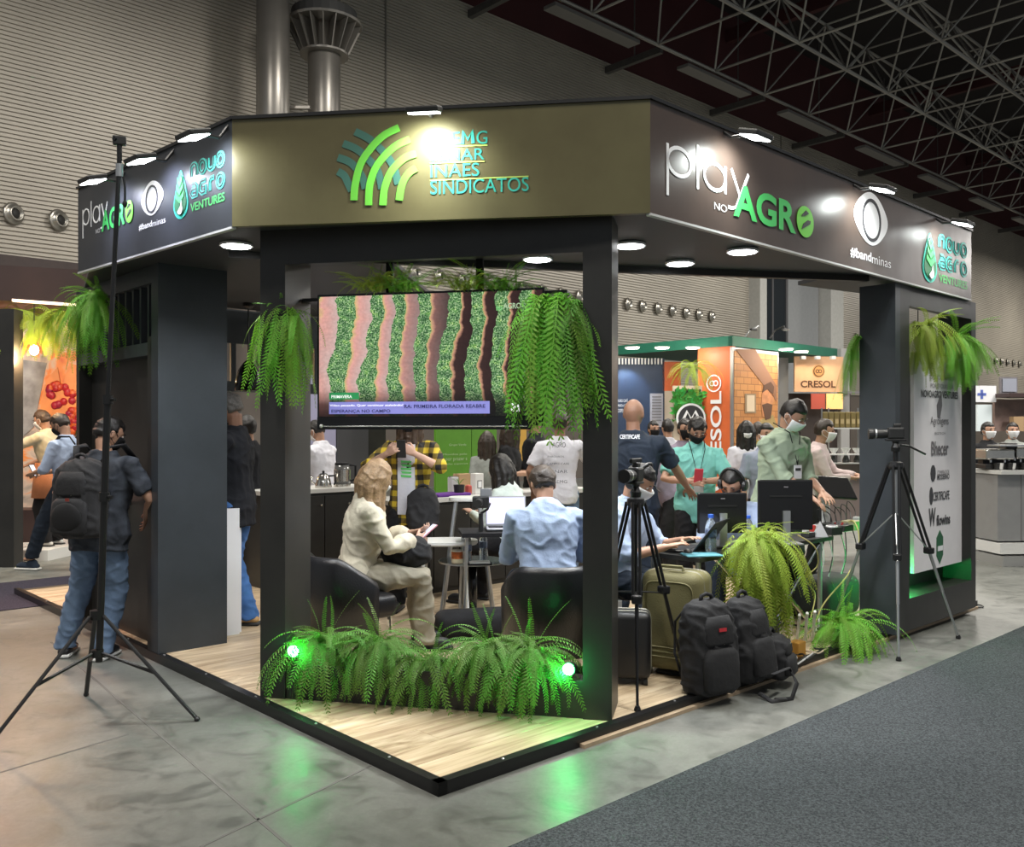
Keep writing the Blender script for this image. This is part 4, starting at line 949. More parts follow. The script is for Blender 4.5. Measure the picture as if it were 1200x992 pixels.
for k in range(5): q.add([V((x, .155, z)) for x, z in ((-.05, 1.28-.03*k), (.045, 1.285-.03*k), (.04-.01*(k % 2), 1.265-.03*k), (-.045, 1.262-.03*k))], [(0, 1, 2, 3)])
setp(obj('tee_print', q, gm, m7, 'green scribbled lettering print', local=True), kind='stuff')
# 8 seated woman
m8 = person('seated woman with long blond hair in cream blouse looking at her phone', V(gp(418, 6.30))+ZZ*PH, -72, 1.74, sit=True, seat=.46, lean=8, hL=(-.06, .40, .80), hR=(.07, .40, .76), yaw=6, pitch=26, hair='blond', style='long', skin='fair', mask=MASKW,
    shirt=CRM, trousers=KHA, shoes=SHB, sleeve='puff', fem=True, near=True, curl=.55, palm=('up', 'in'), feet=((-.08, .05), (.10, .02)), seed=11, hem=.10, wide=1.08)
# 9 woman in pale jacket
m9 = person('woman with dark bob in a pale mint jacket sitting at the rear table', V(gp(603, 7.9))+ZZ*PH, 58, 1.70, sit=True, seat=.47, lean=10, hL=(-.12, .38, .82), hR=(.12, .36, .80), pitch=12, yaw=14, hair='black', style='bob', skin='fair', mask=MASKW, shirt=MNT, sleeve='long', trousers=BLT, shoes=SHB, fem=True, seed=13, collar=True)
# 10 man in light blue shirt
m10 = person('man in light blue shirt sitting with his back to us between the posts', V(gp(643, 5.78))+ZZ*PH, 6, 1.76, sit=True, seat=.46, lean=20, hL=(-.10, .40, .72), hR=(.12, .42, .72), pitch=22, yaw=12, hair='dark', skin='tan', shirt=LBL, sleeve='long', trousers=NAVY, shoes=SHB, near=True, seed=15, collar=True, wide=1.12)
# 11 woman with glasses
m11 = person('woman with curly dark hair behind the counter before the green board', V(gp(571, 9.9))+ZZ*PH, 170, 1.52, hL=(-.1, .3, .95), hR=(.1, .3, .95), hair='dark', style='mid', skin='tan', shirt=cloth('grey_top', (.28, .30, .28)), trousers=BLT, shoes=SHB, fem=True, seed=17)
# 12 two in black with folded arms
m12 = person('woman in black tee and jeans standing by the green board with one arm folded', V(gp(596, 10.0))+ZZ*PH, -100, 1.66, hL=(.02, .26, 1.12), hR=(.02, .30, 1.10), hair='dark', style='long', skin='tan', shirt=BLT, trousers=DEN, shoes=SHB, fem=True, seed=19)
m12b = person('person in black clothes facing the woman in black, left of the white tee', V(gp(628, 10.4))+ZZ*PH, 70, 1.76, hL=(-.02, .26, 1.12), hR=(.02, .30, 1.10), hair='black', skin='tan', shirt=DBLK, trousers=BLT, shoes=SHB, seed=21, sleeve='long')
# 13 white tee man
m13 = person('man in white tee with small sponsor prints on the back, standing behind the ferns', V(gp(656, 9.0))+ZZ*PH, -6, 1.73, hL=(-.27, .08, .92), hR=(.20, .40, 1.28), hair='dark', skin='brown', shirt=WHC, trousers=DEN, shoes=SHB, seed=23)
PRT = mat('shirt_print_ink', (.08, .09, .11), .7)
for k, (x, z, w, h, tx) in enumerate(((0, 1.37, .13, .05, 'AGRO'), (-.03, 1.27, .16, .018, 'PARCEIROS'), (-.01, 1.20, .22, .02, 'CAMPO CAFE'), (-.01, 1.12, .19, .03, 'SENAR'), (.0, 1.02, .16, .03, 'FAEMG'))):
    f = Fr(m13.matrix_basis @ V((x-w/2, -.152, z)), m13.matrix_basis.to_3x3() @ V((1, 0, 0))); q = MB(); f.text(q, tx, 0, 0, w, h, .002); obj('shirt_print', q, PRT, m13)
# 14 bald man
m14 = person('bald man in navy tee seen from behind reaching out his right arm', V(gp(742, 7.35))+ZZ*PH, -18, 1.80, hL=(-.22, .25, .95), hR=(.40, .40, .96), yaw=-10, style='bald', skin='brown', shirt=NAVY, trousers=NAVY, shoes=SHB, near=True, wide=1.12, seed=25, curl=.25)
f = Fr(m14.matrix_basis @ V((-.075, -.168, 1.47)), m14.matrix_basis.to_3x3() @ V((1, 0, 0))); q = MB(); f.text(q, 'CERTIFICAFE', 0, 0, .16, .035, .002, bold=.02); obj('shirt_print', q, WHT, m14, label='white lettering across the shoulders')
# 15 turquoise man
m15 = person('man in turquoise shirt and black mask looking down at a red phone', V(gp(815, 8.1))+ZZ*PH, 176, 1.67, lean=4, hL=(-.05, .26, 1.13), hR=(.08, .27, 1.13), poles=((-1, .1, -.7), (1, .1, -.7)), pitch=32, yaw=8, hair='black', skin='tan', mask=MASKB, shirt=TQ, trousers=BLT, shoes=SHB, near=True, seed=27, collar=True, wide=1.08, hem=.18, curl=.7, palm=('in', 'in'))
# 16 bowed person
m16 = person('person with loose brown hair bowing forward behind the bald man', V(gp(785, 9.3)), 100, 1.70, lean=38, hL=(-.1, .45, .9), hR=(.1, .45, .9), pitch=20, hair='brown', style='mid', skin='fair', shirt=MAU, sleeve='long', trousers=BLT, shoes=SHB, fem=True, seed=29)
# 17 headphone man at the laptop
m17 = person('man with headphones and white mask in light blue shirt working at the laptop', V(gp(720, 6.05))+ZZ*PH, -118, 1.72, sit=True, seat=.47, lean=12, hL=(-.10, .44, .82), hR=(.16, .40, .80), pitch=28, yaw=-6, hair='black', skin='tan', mask=MASKW, shirt=LBL, sleeve='rolled', trousers=NAVY, shoes=SHB, near=True, seed=31, collar=True, wide=1.1, curl=.3)
# 18 behind monitor
m18 = person('man with headphones half hidden behind the left monitor', V(gp(856, 7.32))+ZZ*PH, 170, 1.70, sit=True, seat=.42, lean=20, hL=(-.1, .4, .8), hR=(.1, .4, .8), pitch=22, yaw=-20, hair='black', skin='tan', mask=MASKB, shirt=LBL, sleeve='long', trousers=NAVY, shoes=SHB, seed=33)
# 19 sage shirt
m19 = person('man in sage green shirt with white mask and badge bending over the desk', V(gp(909, 7.57))+ZZ*PH, -150, 1.82, lean=12, hL=(-.12, .36, .98), hR=(.04, .38, .96), poles=((-.4, -.8, -.5), (.4, -.8, -.5)), pitch=30, yaw=14, hair='black', skin='tan', mask=MASKW, shirt=SAGE, sleeve='rolled', trousers=BLT, shoes=SHB, near=True, seed=35, collar=True, wide=1.12, hem=.16)
# 20 background visitors
m20 = person('woman in white tee with white mask standing before the coffee photograph', V(gp(874, 10.6)), 176, 1.70, hL=(-.05, .26, 1.1), hR=(.05, .27, 1.1), hair='black', style='long', skin='fair', mask=MASKW, shirt=WHC, trousers=BLT, shoes=SHB, fem=True, seed=37, pitch=10)
m21 = person('barista in pale shirt reaching over the drip coffee stand', V(gp(948, 9.6)), -110, 1.72, lean=12, hL=(-.05, .48, 1.12), hR=(.08, .42, 1.10), hair='dark', skin='tan', shirt=cloth('pale_pink_shirt', (.55, .45, .44)), sleeve='long', trousers=BLT, shoes=SHB, seed=39, mask=MASKW)
m22 = person('visitor in mauve shirt walking between the bald man and the orange pillar', V(gp(802, 10.4)), 190, 1.72, hair='black', skin='tan', shirt=MAU, sleeve='long', trousers=BLT, shoes=SHB, seed=41, mask=MASKB)
m23 = person('visitor in red top far behind the bald man', V(gp(707, 12.5)), 175, 1.64, hair='black', style='mid', skin='tan', shirt=cloth('red_top', (.35, .03, .03)), trousers=BLT, shoes=SHB, fem=True, seed=43, mask=MASKW)
m24 = person('visitor in white shirt standing before the green plant wall', V(gp(783, 12.6)), 20, 1.74, hair='black', skin='tan', shirt=WHC, trousers=BLT, shoes=SHB, seed=45)
m25 = person('visitor in mustard shirt behind the woman in white tee', V(gp(888, 12.4)), -20, 1.70, hair='dark', skin='tan', shirt=MUS, sleeve='long', trousers=DEN, shoes=SHB, seed=47)
m26 = person('visitor in blue-grey shirt beside the man in sage shirt', V(gp(897, 9.2)), 185, 1.66, hair='black', skin='tan', shirt=cloth('blue_grey_shirt', (.25, .28, .36)), trousers=BLT, shoes=SHB, seed=49, mask=MASKW)
m27 = person('visitor in black tee at the navy exhibition wall', V(gp(765, 13.2)), 200, 1.72, hair='black', skin='tan', shirt=BLT, trousers=DEN, shoes=SHB, seed=51, mask=MASKB)
for i, (u, y, hd, sh_, lb) in enumerate(((1157, 12.5, 190, BLT, 'worker in black behind the steel counter at the right'), (1186, 13.4, 170, cloth('grey_top', (.28, .30, .28)), 'worker in grey behind the steel counter at the right edge'))):
    person(lb, gp(u, y), hd, 1.70, hair='black', skin='tan', shirt=sh_, trousers=BLT, shoes=SHB, seed=60+i, mask=MASKW)
# ------------------------------------------------ ferns
FG = mat('fern_bright', (.17, .42, .035), .55, rnd=.28, tl=.3); FGD = mat('fern_mid', (.11, .27, .03), .55, rnd=.3, tl=.28); FGY = mat('fern_yellowish', (.30, .40, .04), .55, rnd=.25, tl=.3)
POT = mat('fern_pot', (.02, .02, .02), .6); RACH = mat('fern_stem', (.12, .16, .03), .6)
def frond_mesh(a0, bend, w=.048, seed=0, m=FG, L_=.5, npn=25, ex=.8):
    rd = random.Random(seed); n = 18; ang = R_(a0); p = V((0, 0, 0)); pts = [p.copy()]; tan = []; yaw = 0; cur = rd.uniform(-.35, .35)
    for i in range(n):
        a = max(ang-R_(bend)*((i/n)**ex), R_(-87)); yaw = cur*(i/n); d = V((math.cos(a)*math.cos(yaw), math.cos(a)*math.sin(yaw), math.sin(a))); p = p+d*(L_/n); pts.append(p.copy()); tan.append(d)
    tan.append(tan[-1]); q = MB()
    for i in range(n):      # stem, a thin triangular strip
        r = .0022*(1-i/n*.7); a, b_ = pts[i], pts[i+1]; s_ = V((0, r, 0)); q.add([a-s_, a+s_, b_+s_, b_-s_], [(0, 1, 2, 3)])
    for k in range(npn):
        t = .06+.93*k/npn; f = t*n; i = min(int(f), n-1); c = pts[i].lerp(pts[i+1], f-i); d = tan[i]; up = V((0, 0, 1)); sd = up.cross(d)
        if sd.length < .2: sd = V((0, 1, 0))
        sd = (sd.normalized()+V((0, .3, 0))).normalized() if abs(d.z) > .93 else sd.normalized(); nn = d.cross(sd)
        ln = w*(math.sin(PI*min(1, (t*.86+.10)))**.55)*rd.uniform(.85, 1.1)
        for sg in (-1, 1):
            e = (sd*sg+d*.30-nn*sg*0+V((0, 0, -.18))).normalized(); hw = .0058; tip = c+e*ln+V((0, 0, -ln*.15))
            q.add([c-d*hw*.7, c+e*ln*.45-d*hw, tip, c+e*ln*.45+d*hw*1.0], [(0, 1, 2, 3)])
    me = bpy.data.meshes.new('frond'); me.from_pydata([tuple(v) for v in q.v], [], q.f); me.materials.append(m); return me
def frond_set(m):
    return {'U': [frond_mesh(86, 35, .026, s, m) for s in (1, 2)], 'A': [frond_mesh(70, 130, .034, s, m, ex=.75) for s in (3, 4, 5)], 'H': [frond_mesh(58, 146, .036, s, m, ex=.55) for s in (6, 7, 8)],
            'C': [frond_mesh(30, 118, .036, s, m, ex=.42) for s in (9, 10, 11)], 'K': [frond_mesh(50, 60, .036, s, m) for s in (12, 13)], 'D': [frond_mesh(38, 158, .036, s, m, ex=.22) for s in (14, 15, 16)]}
FS = {'b': frond_set(FG), 'd': frond_set(FGD), 'y': frond_set(FGY)}
def fern(label, p, plan, az, spread, ms='b', group=None, seed=1, pot=True, jit=.04, name='fern', stretch=(0, 0, 0)):
    """plan: list of (kind, count, min length, max length)"""
    rd = random.Random(seed); t = thing(name, label, 'fern', p, 0, group); p = V(p); st = V(stretch)
    if pot: obj('pot', MB().lathe(p-ZZ*.10, [(.05, 0), (.07, .09), (.075, .10), (.06, .10), (.055, .085)], 14), POT, t)
    for kind, n, l0, l1 in plan:
        for i in range(n):
            a = az+spread*(2*(i+rd.random())/n-1); L_ = rd.uniform(l0, l1)/.5
            M = Matrix.Translation(p+V((rd.uniform(-jit, jit), rd.uniform(-jit, jit), rd.uniform(-jit, jit)*.5))+st*rd.uniform(-1, 1)) @ Matrix.Rotation(R_(a), 4, 'Z') @ Matrix.Rotation(R_(rd.uniform(-12, 8) if kind in 'CHD' else rd.uniform(-14, 14)), 4, 'Y') @ Matrix.Rotation(R_(rd.uniform(-16, 16)), 4, 'X') @ Matrix.Scale(L_, 4)
            inst('frond', rd.choice(FS[ms][kind]), M, t)
    return t
# in the trough between the posts
eang = math.degrees(math.atan2(eu.y, eu.x))
for k, (u, lb, sd) in enumerate(((375, 'big fern at the left end of the planter trough beside the left green light', 1), (440, 'big fern left of the middle of the planter trough', 2), (497, 'narrow fern in the middle gap of the planter trough', 3), (572, 'big fern right of the middle of the planter trough', 4), (622, 'big fern at the right end of the planter trough beside the right green light', 5))):
    fr_ = Fr(O+en*.12, eu); a = fr_.px(u, 780)[0]; p = O+eu*a+en*.14; p.z = .34 if k != 2 else .26
    fern(lb, p, [('H', 40 if k != 2 else 20, .34, .56), ('D', 30 if k != 2 else 16, .28, .46), ('A', 30 if k != 2 else 14, .26, .44), ('C', 56 if k != 2 else 26, .26, .44), ('U', 4 if k != 2 else 1, .26, .40), ('K', 12, .2, .32)], eang-90, 125, 'd', 'ferns in the planter trough', sd, jit=.06)
# round the television
fT = Fr(O+en*.16, eu); 
def onT(u, v, d=0.): a, z = fT.px(u, v); return fT.p(a, z, d)
fern('fern hanging over the left edge of the television onto the left post', onT(345, 372, .10), [('D', 64, .34, .66), ('C', 18, .22, .40), ('A', 12, .10, .18), ('K', 3, .18, .26)], eang-100, 120, 'b', None, 11, jit=.06, stretch=eu*.05)
fern('large fern hanging over the right edge of the television', onT(648, 360, .10), [('D', 90, .40, .88), ('C', 24, .24, .50), ('A', 16, .10, .18)], eang-90, 130, 'b', None, 12, jit=.06, stretch=eu*.07)
fern('large fern hanging against the inner face of the right post', onT(672, 366, .10), [('D', 70, .34, .74), ('C', 16, .2, .4), ('A', 12, .10, .16)], eang-80, 120, 'd', None, 13, jit=.06, stretch=eu*.04)
for u, lb, sd in ((440, 'short fern lying on top of the television, leftmost', 21), (470, 'short fern on top of the television, second from the left', 22), (545, 'short spiky fern on top of the television, third from the left', 23), (590, 'short bright fern on top of the television, rightmost', 24)):
    fern(lb, onT(u, 341, .0), [('A', 26, .16, .26), ('K', 30, .18, .32), ('U', 5, .12, .20)], 90, 180, 'y' if sd % 2 else 'b', 'short ferns on top of the television', sd, pot=False, jit=.03, stretch=eu*.06)
# left tower niche
fern('fern spilling out of the niche at the top of the left tower', D(118, 352, 6.70), [('D', 40, .35, .62), ('C', 46, .30, .55), ('H', 20, .3, .5), ('A', 10, .2, .35), ('K', 6, .22, .36)], 215, 110, 'b', None, 31, jit=.07)
# right tower top opening
pr_ = BP(4.80, -.08, 2.42)
fern('fern hanging in the left half of the right tower opening', pr_, [('D', 50, .34, .58), ('C', 26, .28, .50), ('K', 4, .3, .45)], -60, 90, 'y', None, 41, jit=.06)
fern('fern hanging in the right half of the right tower opening', BP(5.45, -.10, 2.36), [('D', 50, .32, .54), ('C', 40, .32, .58), ('K', 6, .35, .5)], -45, 90, 'b', None, 42, jit=.06)
fern('slender fern hanging against the left side of the right tower', BP(4.27, .17, 2.30), [('D', 22, .30, .60), ('C', 5, .15, .28)], 150, 60, 'b', None, 43, jit=.02, pot=False)
# desk and floor ferns
fern('bushy bright fern hanging over the front of the desk', BP(2.80, .16, .88), [('D', 120, .42, .78), ('C', 70, .34, .56), ('A', 26, .16, .26), ('K', 8, .2, .3)], -55, 120, 'y', None, 51, jit=.09, stretch=RD*.10)
fern('wide low fern standing on the platform edge beside the right tower', G(988, 752, PH)+ZZ*.10, [('H', 60, .35, .55), ('C', 50, .3, .5), ('A', 30, .3, .45), ('U', 4, .3, .4)], -50, 150, 'b', None, 52, jit=.08, stretch=RD*.12)

# ------------------------------------------------ television
tang = math.atan2(eu.y, eu.x)
ax0, az1 = fT.px(372, 345.5); ax1, _ = fT.px(638, 500); az0 = fT.px(500, 503)[1]
tv = thing('television', 'large wall television showing an aerial view of crop rows', 'television', fT.p((ax0+ax1)/2, az0, 0), tang)
wT = ax1-ax0; hT = az1-az0
obj('tv_body', MB().obox(fT.p(ax0, az0+.02, 0), eu*wT, -fT.n*.05, ZZ*(hT-.02)), mat('tv_black', (.008, .008, .009), .25), tv)
m, N, L, b = nodes_mat('tv_picture'); tc = N.new('ShaderNodeTexCoord'); sx = N.new('ShaderNodeSeparateXYZ'); L.new(tc.outputs['Generated'], sx.inputs[0])
def mth(op, a, b_=None, c_=None):
    x = N.new('ShaderNodeMath'); x.operation = op
    for i, v in enumerate((a, b_, c_)):
        if v is None: continue
        if hasattr(v, 'is_linked'): L.new(v, x.inputs[i])
        else: x.inputs[i].default_value = v
    return x.outputs[0]
def nz(sx_, sy, detail=3, off=0.):
    mp = N.new('ShaderNodeMapping'); mp.inputs['Scale'].default_value = (sx_, 1, sy); mp.inputs['Location'].default_value = (off, 0, off); L.new(tc.outputs['Generated'], mp.inputs[0]); n = N.new('ShaderNodeTexNoise'); n.inputs['Scale'].default_value = 1; n.inputs['Detail'].default_value = detail; L.new(mp.outputs[0], n.inputs[0]); return n.outputs[0]
wob = mth('MULTIPLY', mth('SUBTRACT', nz(7, 9, 5), .5), .5)
low = mth('MULTIPLY', mth('SUBTRACT', nz(2.2, 1.1, 2, 3.3), .5), 1.6)
ph = mth('ADD', mth('ADD', mth('MULTIPLY', mth('POWER', sx.outputs[0], 1.15), 8.2), low), mth('ADD', wob, -.32)); fr_ = mth('FRACT', ph)
fol = mth('LESS_THAN', fr_, .50)
lf0 = ramp(nz(150, 90, 2), [(.36, (.008, .05, .02)), (.5, (.12, .32, .10)), (.62, (.50, .66, .40))]); lf = mixc(.8, lf0.outputs[0], ramp(nz(30, 22, 2, 7), [(.38, (.35, .45, .4)), (.55, (1.1, 1.1, 1)), (.7, (1.5, 1.4, .8))]).outputs[0], 'MULTIPLY')
soil = ramp(fr_, [(.5, (.75, .55, .22)), (.62, (.85, .42, .36)), (.80, (.72, .42, .38)), (1, (.70, .50, .46))])
soild = ramp(fr_, [(.5, (.62, .50, .18)), (.56, (.60, .30, .2)), (.64, (.045, .018, .016)), (1, (.03, .012, .012))])
gx = ramp(sx.outputs[0], [(.28, (0, 0, 0)), (.62, (1, 1, 1))])
so = mixc(gx.outputs[0], soil.outputs[0], soild.outputs[0]); gr = mixc(.35, so.outputs[0], ramp(nz(60, 40, 4), [(.3, (.5, .5, .5)), (.7, (1.2, 1.2, 1.2))]).outputs[0], 'MULTIPLY')
pic = mixc(fol, gr.outputs[0], lf.outputs[0])
bt = ramp(sx.outputs[2], [(.0, (.03, .02, .02)), (.10, (.15, .12, .12)), (.24, (1, 1, 1))]); pic2 = mixc(1, pic.outputs[0], bt.outputs[0], 'MULTIPLY')
L.new(pic2.outputs[0], b.inputs['Emission Color']); b.inputs['Emission Strength'].default_value = .95; b.inputs['Base Color'].default_value = (.01, .01, .01, 1); b.inputs['Roughness'].default_value = .25
scr = obj('tv_screen', MB().obox(fT.p(ax0+.012, az0+.075, .002), eu*(wT-.024), -fT.n*.004, ZZ*(hT-.088)), m, tv)
obj('bottom_bezel', MB().obox(fT.p(ax0, az0, .004), eu*(fT.px(622, 495)[0]-ax0), -fT.n*.05, ZZ*.07), mat('tv_black'), tv)
obj('sound_rail', MB().cyl(fT.p(ax0+.03, az0+.018, .012), fT.p(fT.px(618, 500)[0], az0+.018, .012), .0035, seg=6), mat('rail_chrome', (.7, .7, .68), .25, .9), tv)
obj('rail_knob', MB().ell(fT.p(ax0+.03, az0+.02, .014), (.011, .011, .011), 10, 8), mat('knob_pale', (.75, .75, .72), .4), tv)
def em(name, c=(1,1,1), e=.8): return mat(name, c, .5, emit=e)
def tvq(u0, v0, u1, v1, m, d, nm='screen_caption', lb=None):
    a0, b0 = fT.px(u0, v1); a1 = fT.px(u1, v1)[0]; b1 = fT.px(u0, v0)[1]; return obj(nm, fT.poly(MB(), [(a0, b0), (a1, b0), (a1, b1), (a0, b1)], d, .001), m, scr, lb)
def tvt(t, u0, v0, u1, h, m, d, bold=0., lb=None):
    a0, b0 = fT.px(u0, v0); a1 = fT.px(u1, v0)[0]; q = MB(); fT.text(q, t, a0, b0, a1, b0+h, d, bold); return obj('screen_text', q, m, scr, lb)
tvq(386, 460, 421, 468, em('caption_green', (.02, .22, .07)), .003, lb='green caption label'); tvq(386, 471, 574, 485, em('caption_blue', (.20, .20, .52)), .003, lb='violet blue news caption bar')
tvt('PRIMAVERA', 389, 466.5, 413, .018, em('txt_white', (.9, .9, .9)), .005, .01)
tvt('Vídeo pausado. Quer continuar assistindo?', 387, 477, 473, .017, em('txt_white'), .005, .01, 'white pause notice')
tvt('RA: PRIMEIRA FLORADA REABRE', 474, 478, 569, .020, em('txt_dark', (.03, .03, .12), .5), .005, .02, 'dark headline lettering'); tvt('ESPERANÇA NO CAMPO', 389, 484.2, 458, .022, em('txt_dark'), .005, .02)
tvq(599, 472, 609, 482, em('txt_white'), .003); tvt('AGRO', 590, 362, 611, .032, em('caption_pale', (.45, .6, .4), .7), .005, .02)
tvt('no', 582, 364, 589, .025, em('caption_lime', (.2, .6, .2), .7), .005, .02)
obj('mount_bar', MB().obox(fT.p(wT*.30+ax0, az0+.3, -.05), eu*.04, -fT.n*.03, ZZ*(2.60-az0-.3)).obox(fT.p(wT*.7+ax0, az0+.3, -.05), eu*.04, -fT.n*.03, ZZ*(2.60-az0-.3)), BLT, tv)
obj('mount_shelf', MB().obox(fT.p(ax0-.12, az1-.03, -.05), eu*(wT+.24), -fT.n*.12, ZZ*.02), BOARD, tv)
# green uplights on the posts
fp = Fr(O+en*.10, eu); a, z = fp.px(354, 757); uplight(fp.p(a, z, .12), (.45, -.5, .3), 'glowing green spotlight clamped by the left portal post', 5)
a, z = fp.px(669, 779); uplight(fp.p(a, z, .09), (-.35, -.8, .1), 'glowing green spotlight clamped by the right portal post', 7)

# ------------------------------------------------ furniture
CHB = mat('black_faux_leather', (.012, .012, .014), .35, bump=.15, bscale=90); CHR = mat('chrome', (.75, .75, .75), .12, 1.0); AL = mat('brushed_aluminium', (.50, .51, .52), .35, .85)
PLW = mat('white_plastic', (.72, .72, .70), .35); GLS = mat('clear_glass', (.75, .9, .85), .05, trans=.92, spec=.5)
def armchair(p, rz, lb):
    t = thing('armchair', lb, 'armchair', p, R_(rz), 'black tub armchairs')
    q = MB(); q.rbox((0, .02, .36), (.47, .48, .16), r=.05, seg=3); obj('seat', q, CHB, t, local=True, smooth=True)
    q = MB(); n = 22; r0, r1 = .25, .31; vs_ = []
    for i in range(n+1):
        a = R_(-190+200*i/n); f = math.sin(PI*i/n); h = .54+.17*min(1, f*1.35); c_, s_ = math.cos(a), math.sin(a)
        vs_ += [[V((c_*r0, s_*r0*.95, .16)), V((c_*r1, s_*r1*.95, .16)), V((c_*(r1+.01), s_*r1*.97, h-.04)), V((c_*(r1-.015), s_*(r1-.015)*.97, h)), V((c_*(r0+.012), s_*(r0+.012)*.97, h)), V((c_*r0, s_*r0*.95, h-.04))]]
    q.loft(vs_); obj('backrest', q, CHB, t, local=True, smooth=True)
    for x in (-.2, .2):
        for y in (-.2, .2): obj('leg', MB().cyl((x, y, .30), (x*1.05, y*1.05, 0), .016, .012, 8), CHR, t, local=True)
    return t
armchair(V(gp(408, 6.12))+ZZ*PH, -50, 'black tub armchair under the blond woman, lit green from below')
armchair(V(gp(646, 5.72))+ZZ*PH, 4, 'black tub armchair with its back to us under the man in light blue')
# low glass table
tp = G(554, 727, PH); TZ = .545
t = thing('glass_table', 'small round glass table on a black column between the two armchairs', 'table', tp)
obj('table_top', MB().lathe(tp+ZZ*(TZ-PH-.012), [(.27, 0), (.275, .005), (.27, .012)], 36), GLS, t)
obj('top_rim', MB().lathe(tp+ZZ*(TZ-PH-.016), [(.27, .004), (.278, .004), (.278, .014), (.271, .014)], 36), AL, t)
obj('column', MB().cyl(tp+ZZ*.01, tp+ZZ*(TZ-PH-.016), .035, seg=18), mat('gloss_black'), t, smooth=True)
obj('base_plate', MB().lathe(tp, [(.20, 0), (.20, .008), (.05, .018)], 30), CHR, t)
tz = tp+ZZ*(TZ-PH)
def bottle(p, lb, h=.24, cap=(.03, .12, .6), grp=None, full=True, s=1.):
    t = thing('water_bottle', lb, 'bottle', p, 0, grp); p = V(p)
    obj('bottle_body', MB().lathe(p, [(.028*s, 0), (.033*s, .01), (.033*s, .07*s), (.030*s, .085*s), (.033*s, .10*s), (.033*s, h*.68), (.026*s, h*.80), (.013*s, h*.90), (.013*s, h*.94)], 18), mat('bottle_plastic', (.78, .86, .92), .08, trans=.85), t, smooth=True)
    obj('bottle_label', MB().lathe(p+ZZ*h*.42, [(.0335*s, 0), (.034*s, .002), (.034*s, h*.2), (.0335*s, h*.2+.002)], 18), mat('bottle_label_ink', (.12, .16, .26), .5, var=.7, vscale=70), t, smooth=True)
    obj('bottle_cap', MB().lathe(p+ZZ*h*.93, [(.016*s, 0), (.016*s, h*.085), (.013*s, h*.095)], 14), mat('cap_blue', cap, .4), t)
fz = lambda u, v, z: G(u, v, z)
bottle(fz(548, 660, TZ), 'clear water bottle with blue cap on the glass table, the one beside the orange can'); bottle(fz(566, 657, TZ)+V((0, .04, 0)), 'water bottle with dark label on the glass table, right of the other bottle')
p = fz(536, 659, TZ); t = thing('drink_can', 'squat orange coffee tin on the glass table', 'tin', p)
obj('tin_body', MB().lathe(p, [(.045, 0), (.047, .004), (.047, .085), (.045, .09)], 20), mat('tin_orange', (.62, .15, .03), .4, var=.5, vscale=30), t); obj('tin_lid', MB().lathe(p+ZZ*.09, [(.048, 0), (.048, .012), (.03, .014)], 20), PLW, t); obj('tin_band', MB().lathe(p+ZZ*.002, [(.0475, 0), (.0478, .03), (.0475, .032)], 20), mat('cream_band', (.7, .6, .4), .5), t)
p = fz(562, 661, TZ); t = thing('notebook', 'white notebook on a black folder on the glass table', 'notebook', p, R_(5))
obj('folder', MB().rbox(p+ZZ*.006, (.19, .12, .012), R_(5), .003), BLT, t); obj('pages', MB().rbox(p+ZZ*.018, (.16, .10, .012), R_(5), .002), PLW, t)
# white side table and stool behind
def splay_table(p, z, rx, ry, lb, nm, m=PLW, sp=.12, rz=0., cat='table', lm=None):
    t = thing(nm, lb, cat, p, rz); p = V(p)
    q = MB().loft([ring(p+ZZ*(z-.03), V((math.cos(rz), math.sin(rz), 0)), V((-math.sin(rz), math.cos(rz), 0)), rx*.97, ry*.97, 28, 2.6), ring(p+ZZ*(z-.02), V((math.cos(rz), math.sin(rz), 0)), V((-math.sin(rz), math.cos(rz), 0)), rx, ry, 28, 2.6), ring(p+ZZ*z, V((math.cos(rz), math.sin(rz), 0)), V((-math.sin(rz), math.cos(rz), 0)), rx*.99, ry*.99, 28, 2.6)])
    obj('table_top' if cat == 'table' else 'seat', q, m, t)
    for sx_ in (-1, 1):
        for sy in (-1, 1): obj('leg', MB().cyl(p+V((sx_*rx*.6, sy*ry*.6, z-.03)), p+V((sx_*(rx*.6+sp), sy*(ry*.6+sp), 0)), .013, .011, 8), lm or m, t)
    return t
splay_table(V(gp(522, 7.25))+ZZ*PH, .66, .26, .2, 'white oval plastic side table behind the glass table', 'side_table', sp=.04)
splay_table(V(gp(548, 7.6))+ZZ*PH, .98, .16, .15, 'white round bar stool leaning by the rear counter', 'bar_stool', sp=.12, cat='stool', lm=AL)
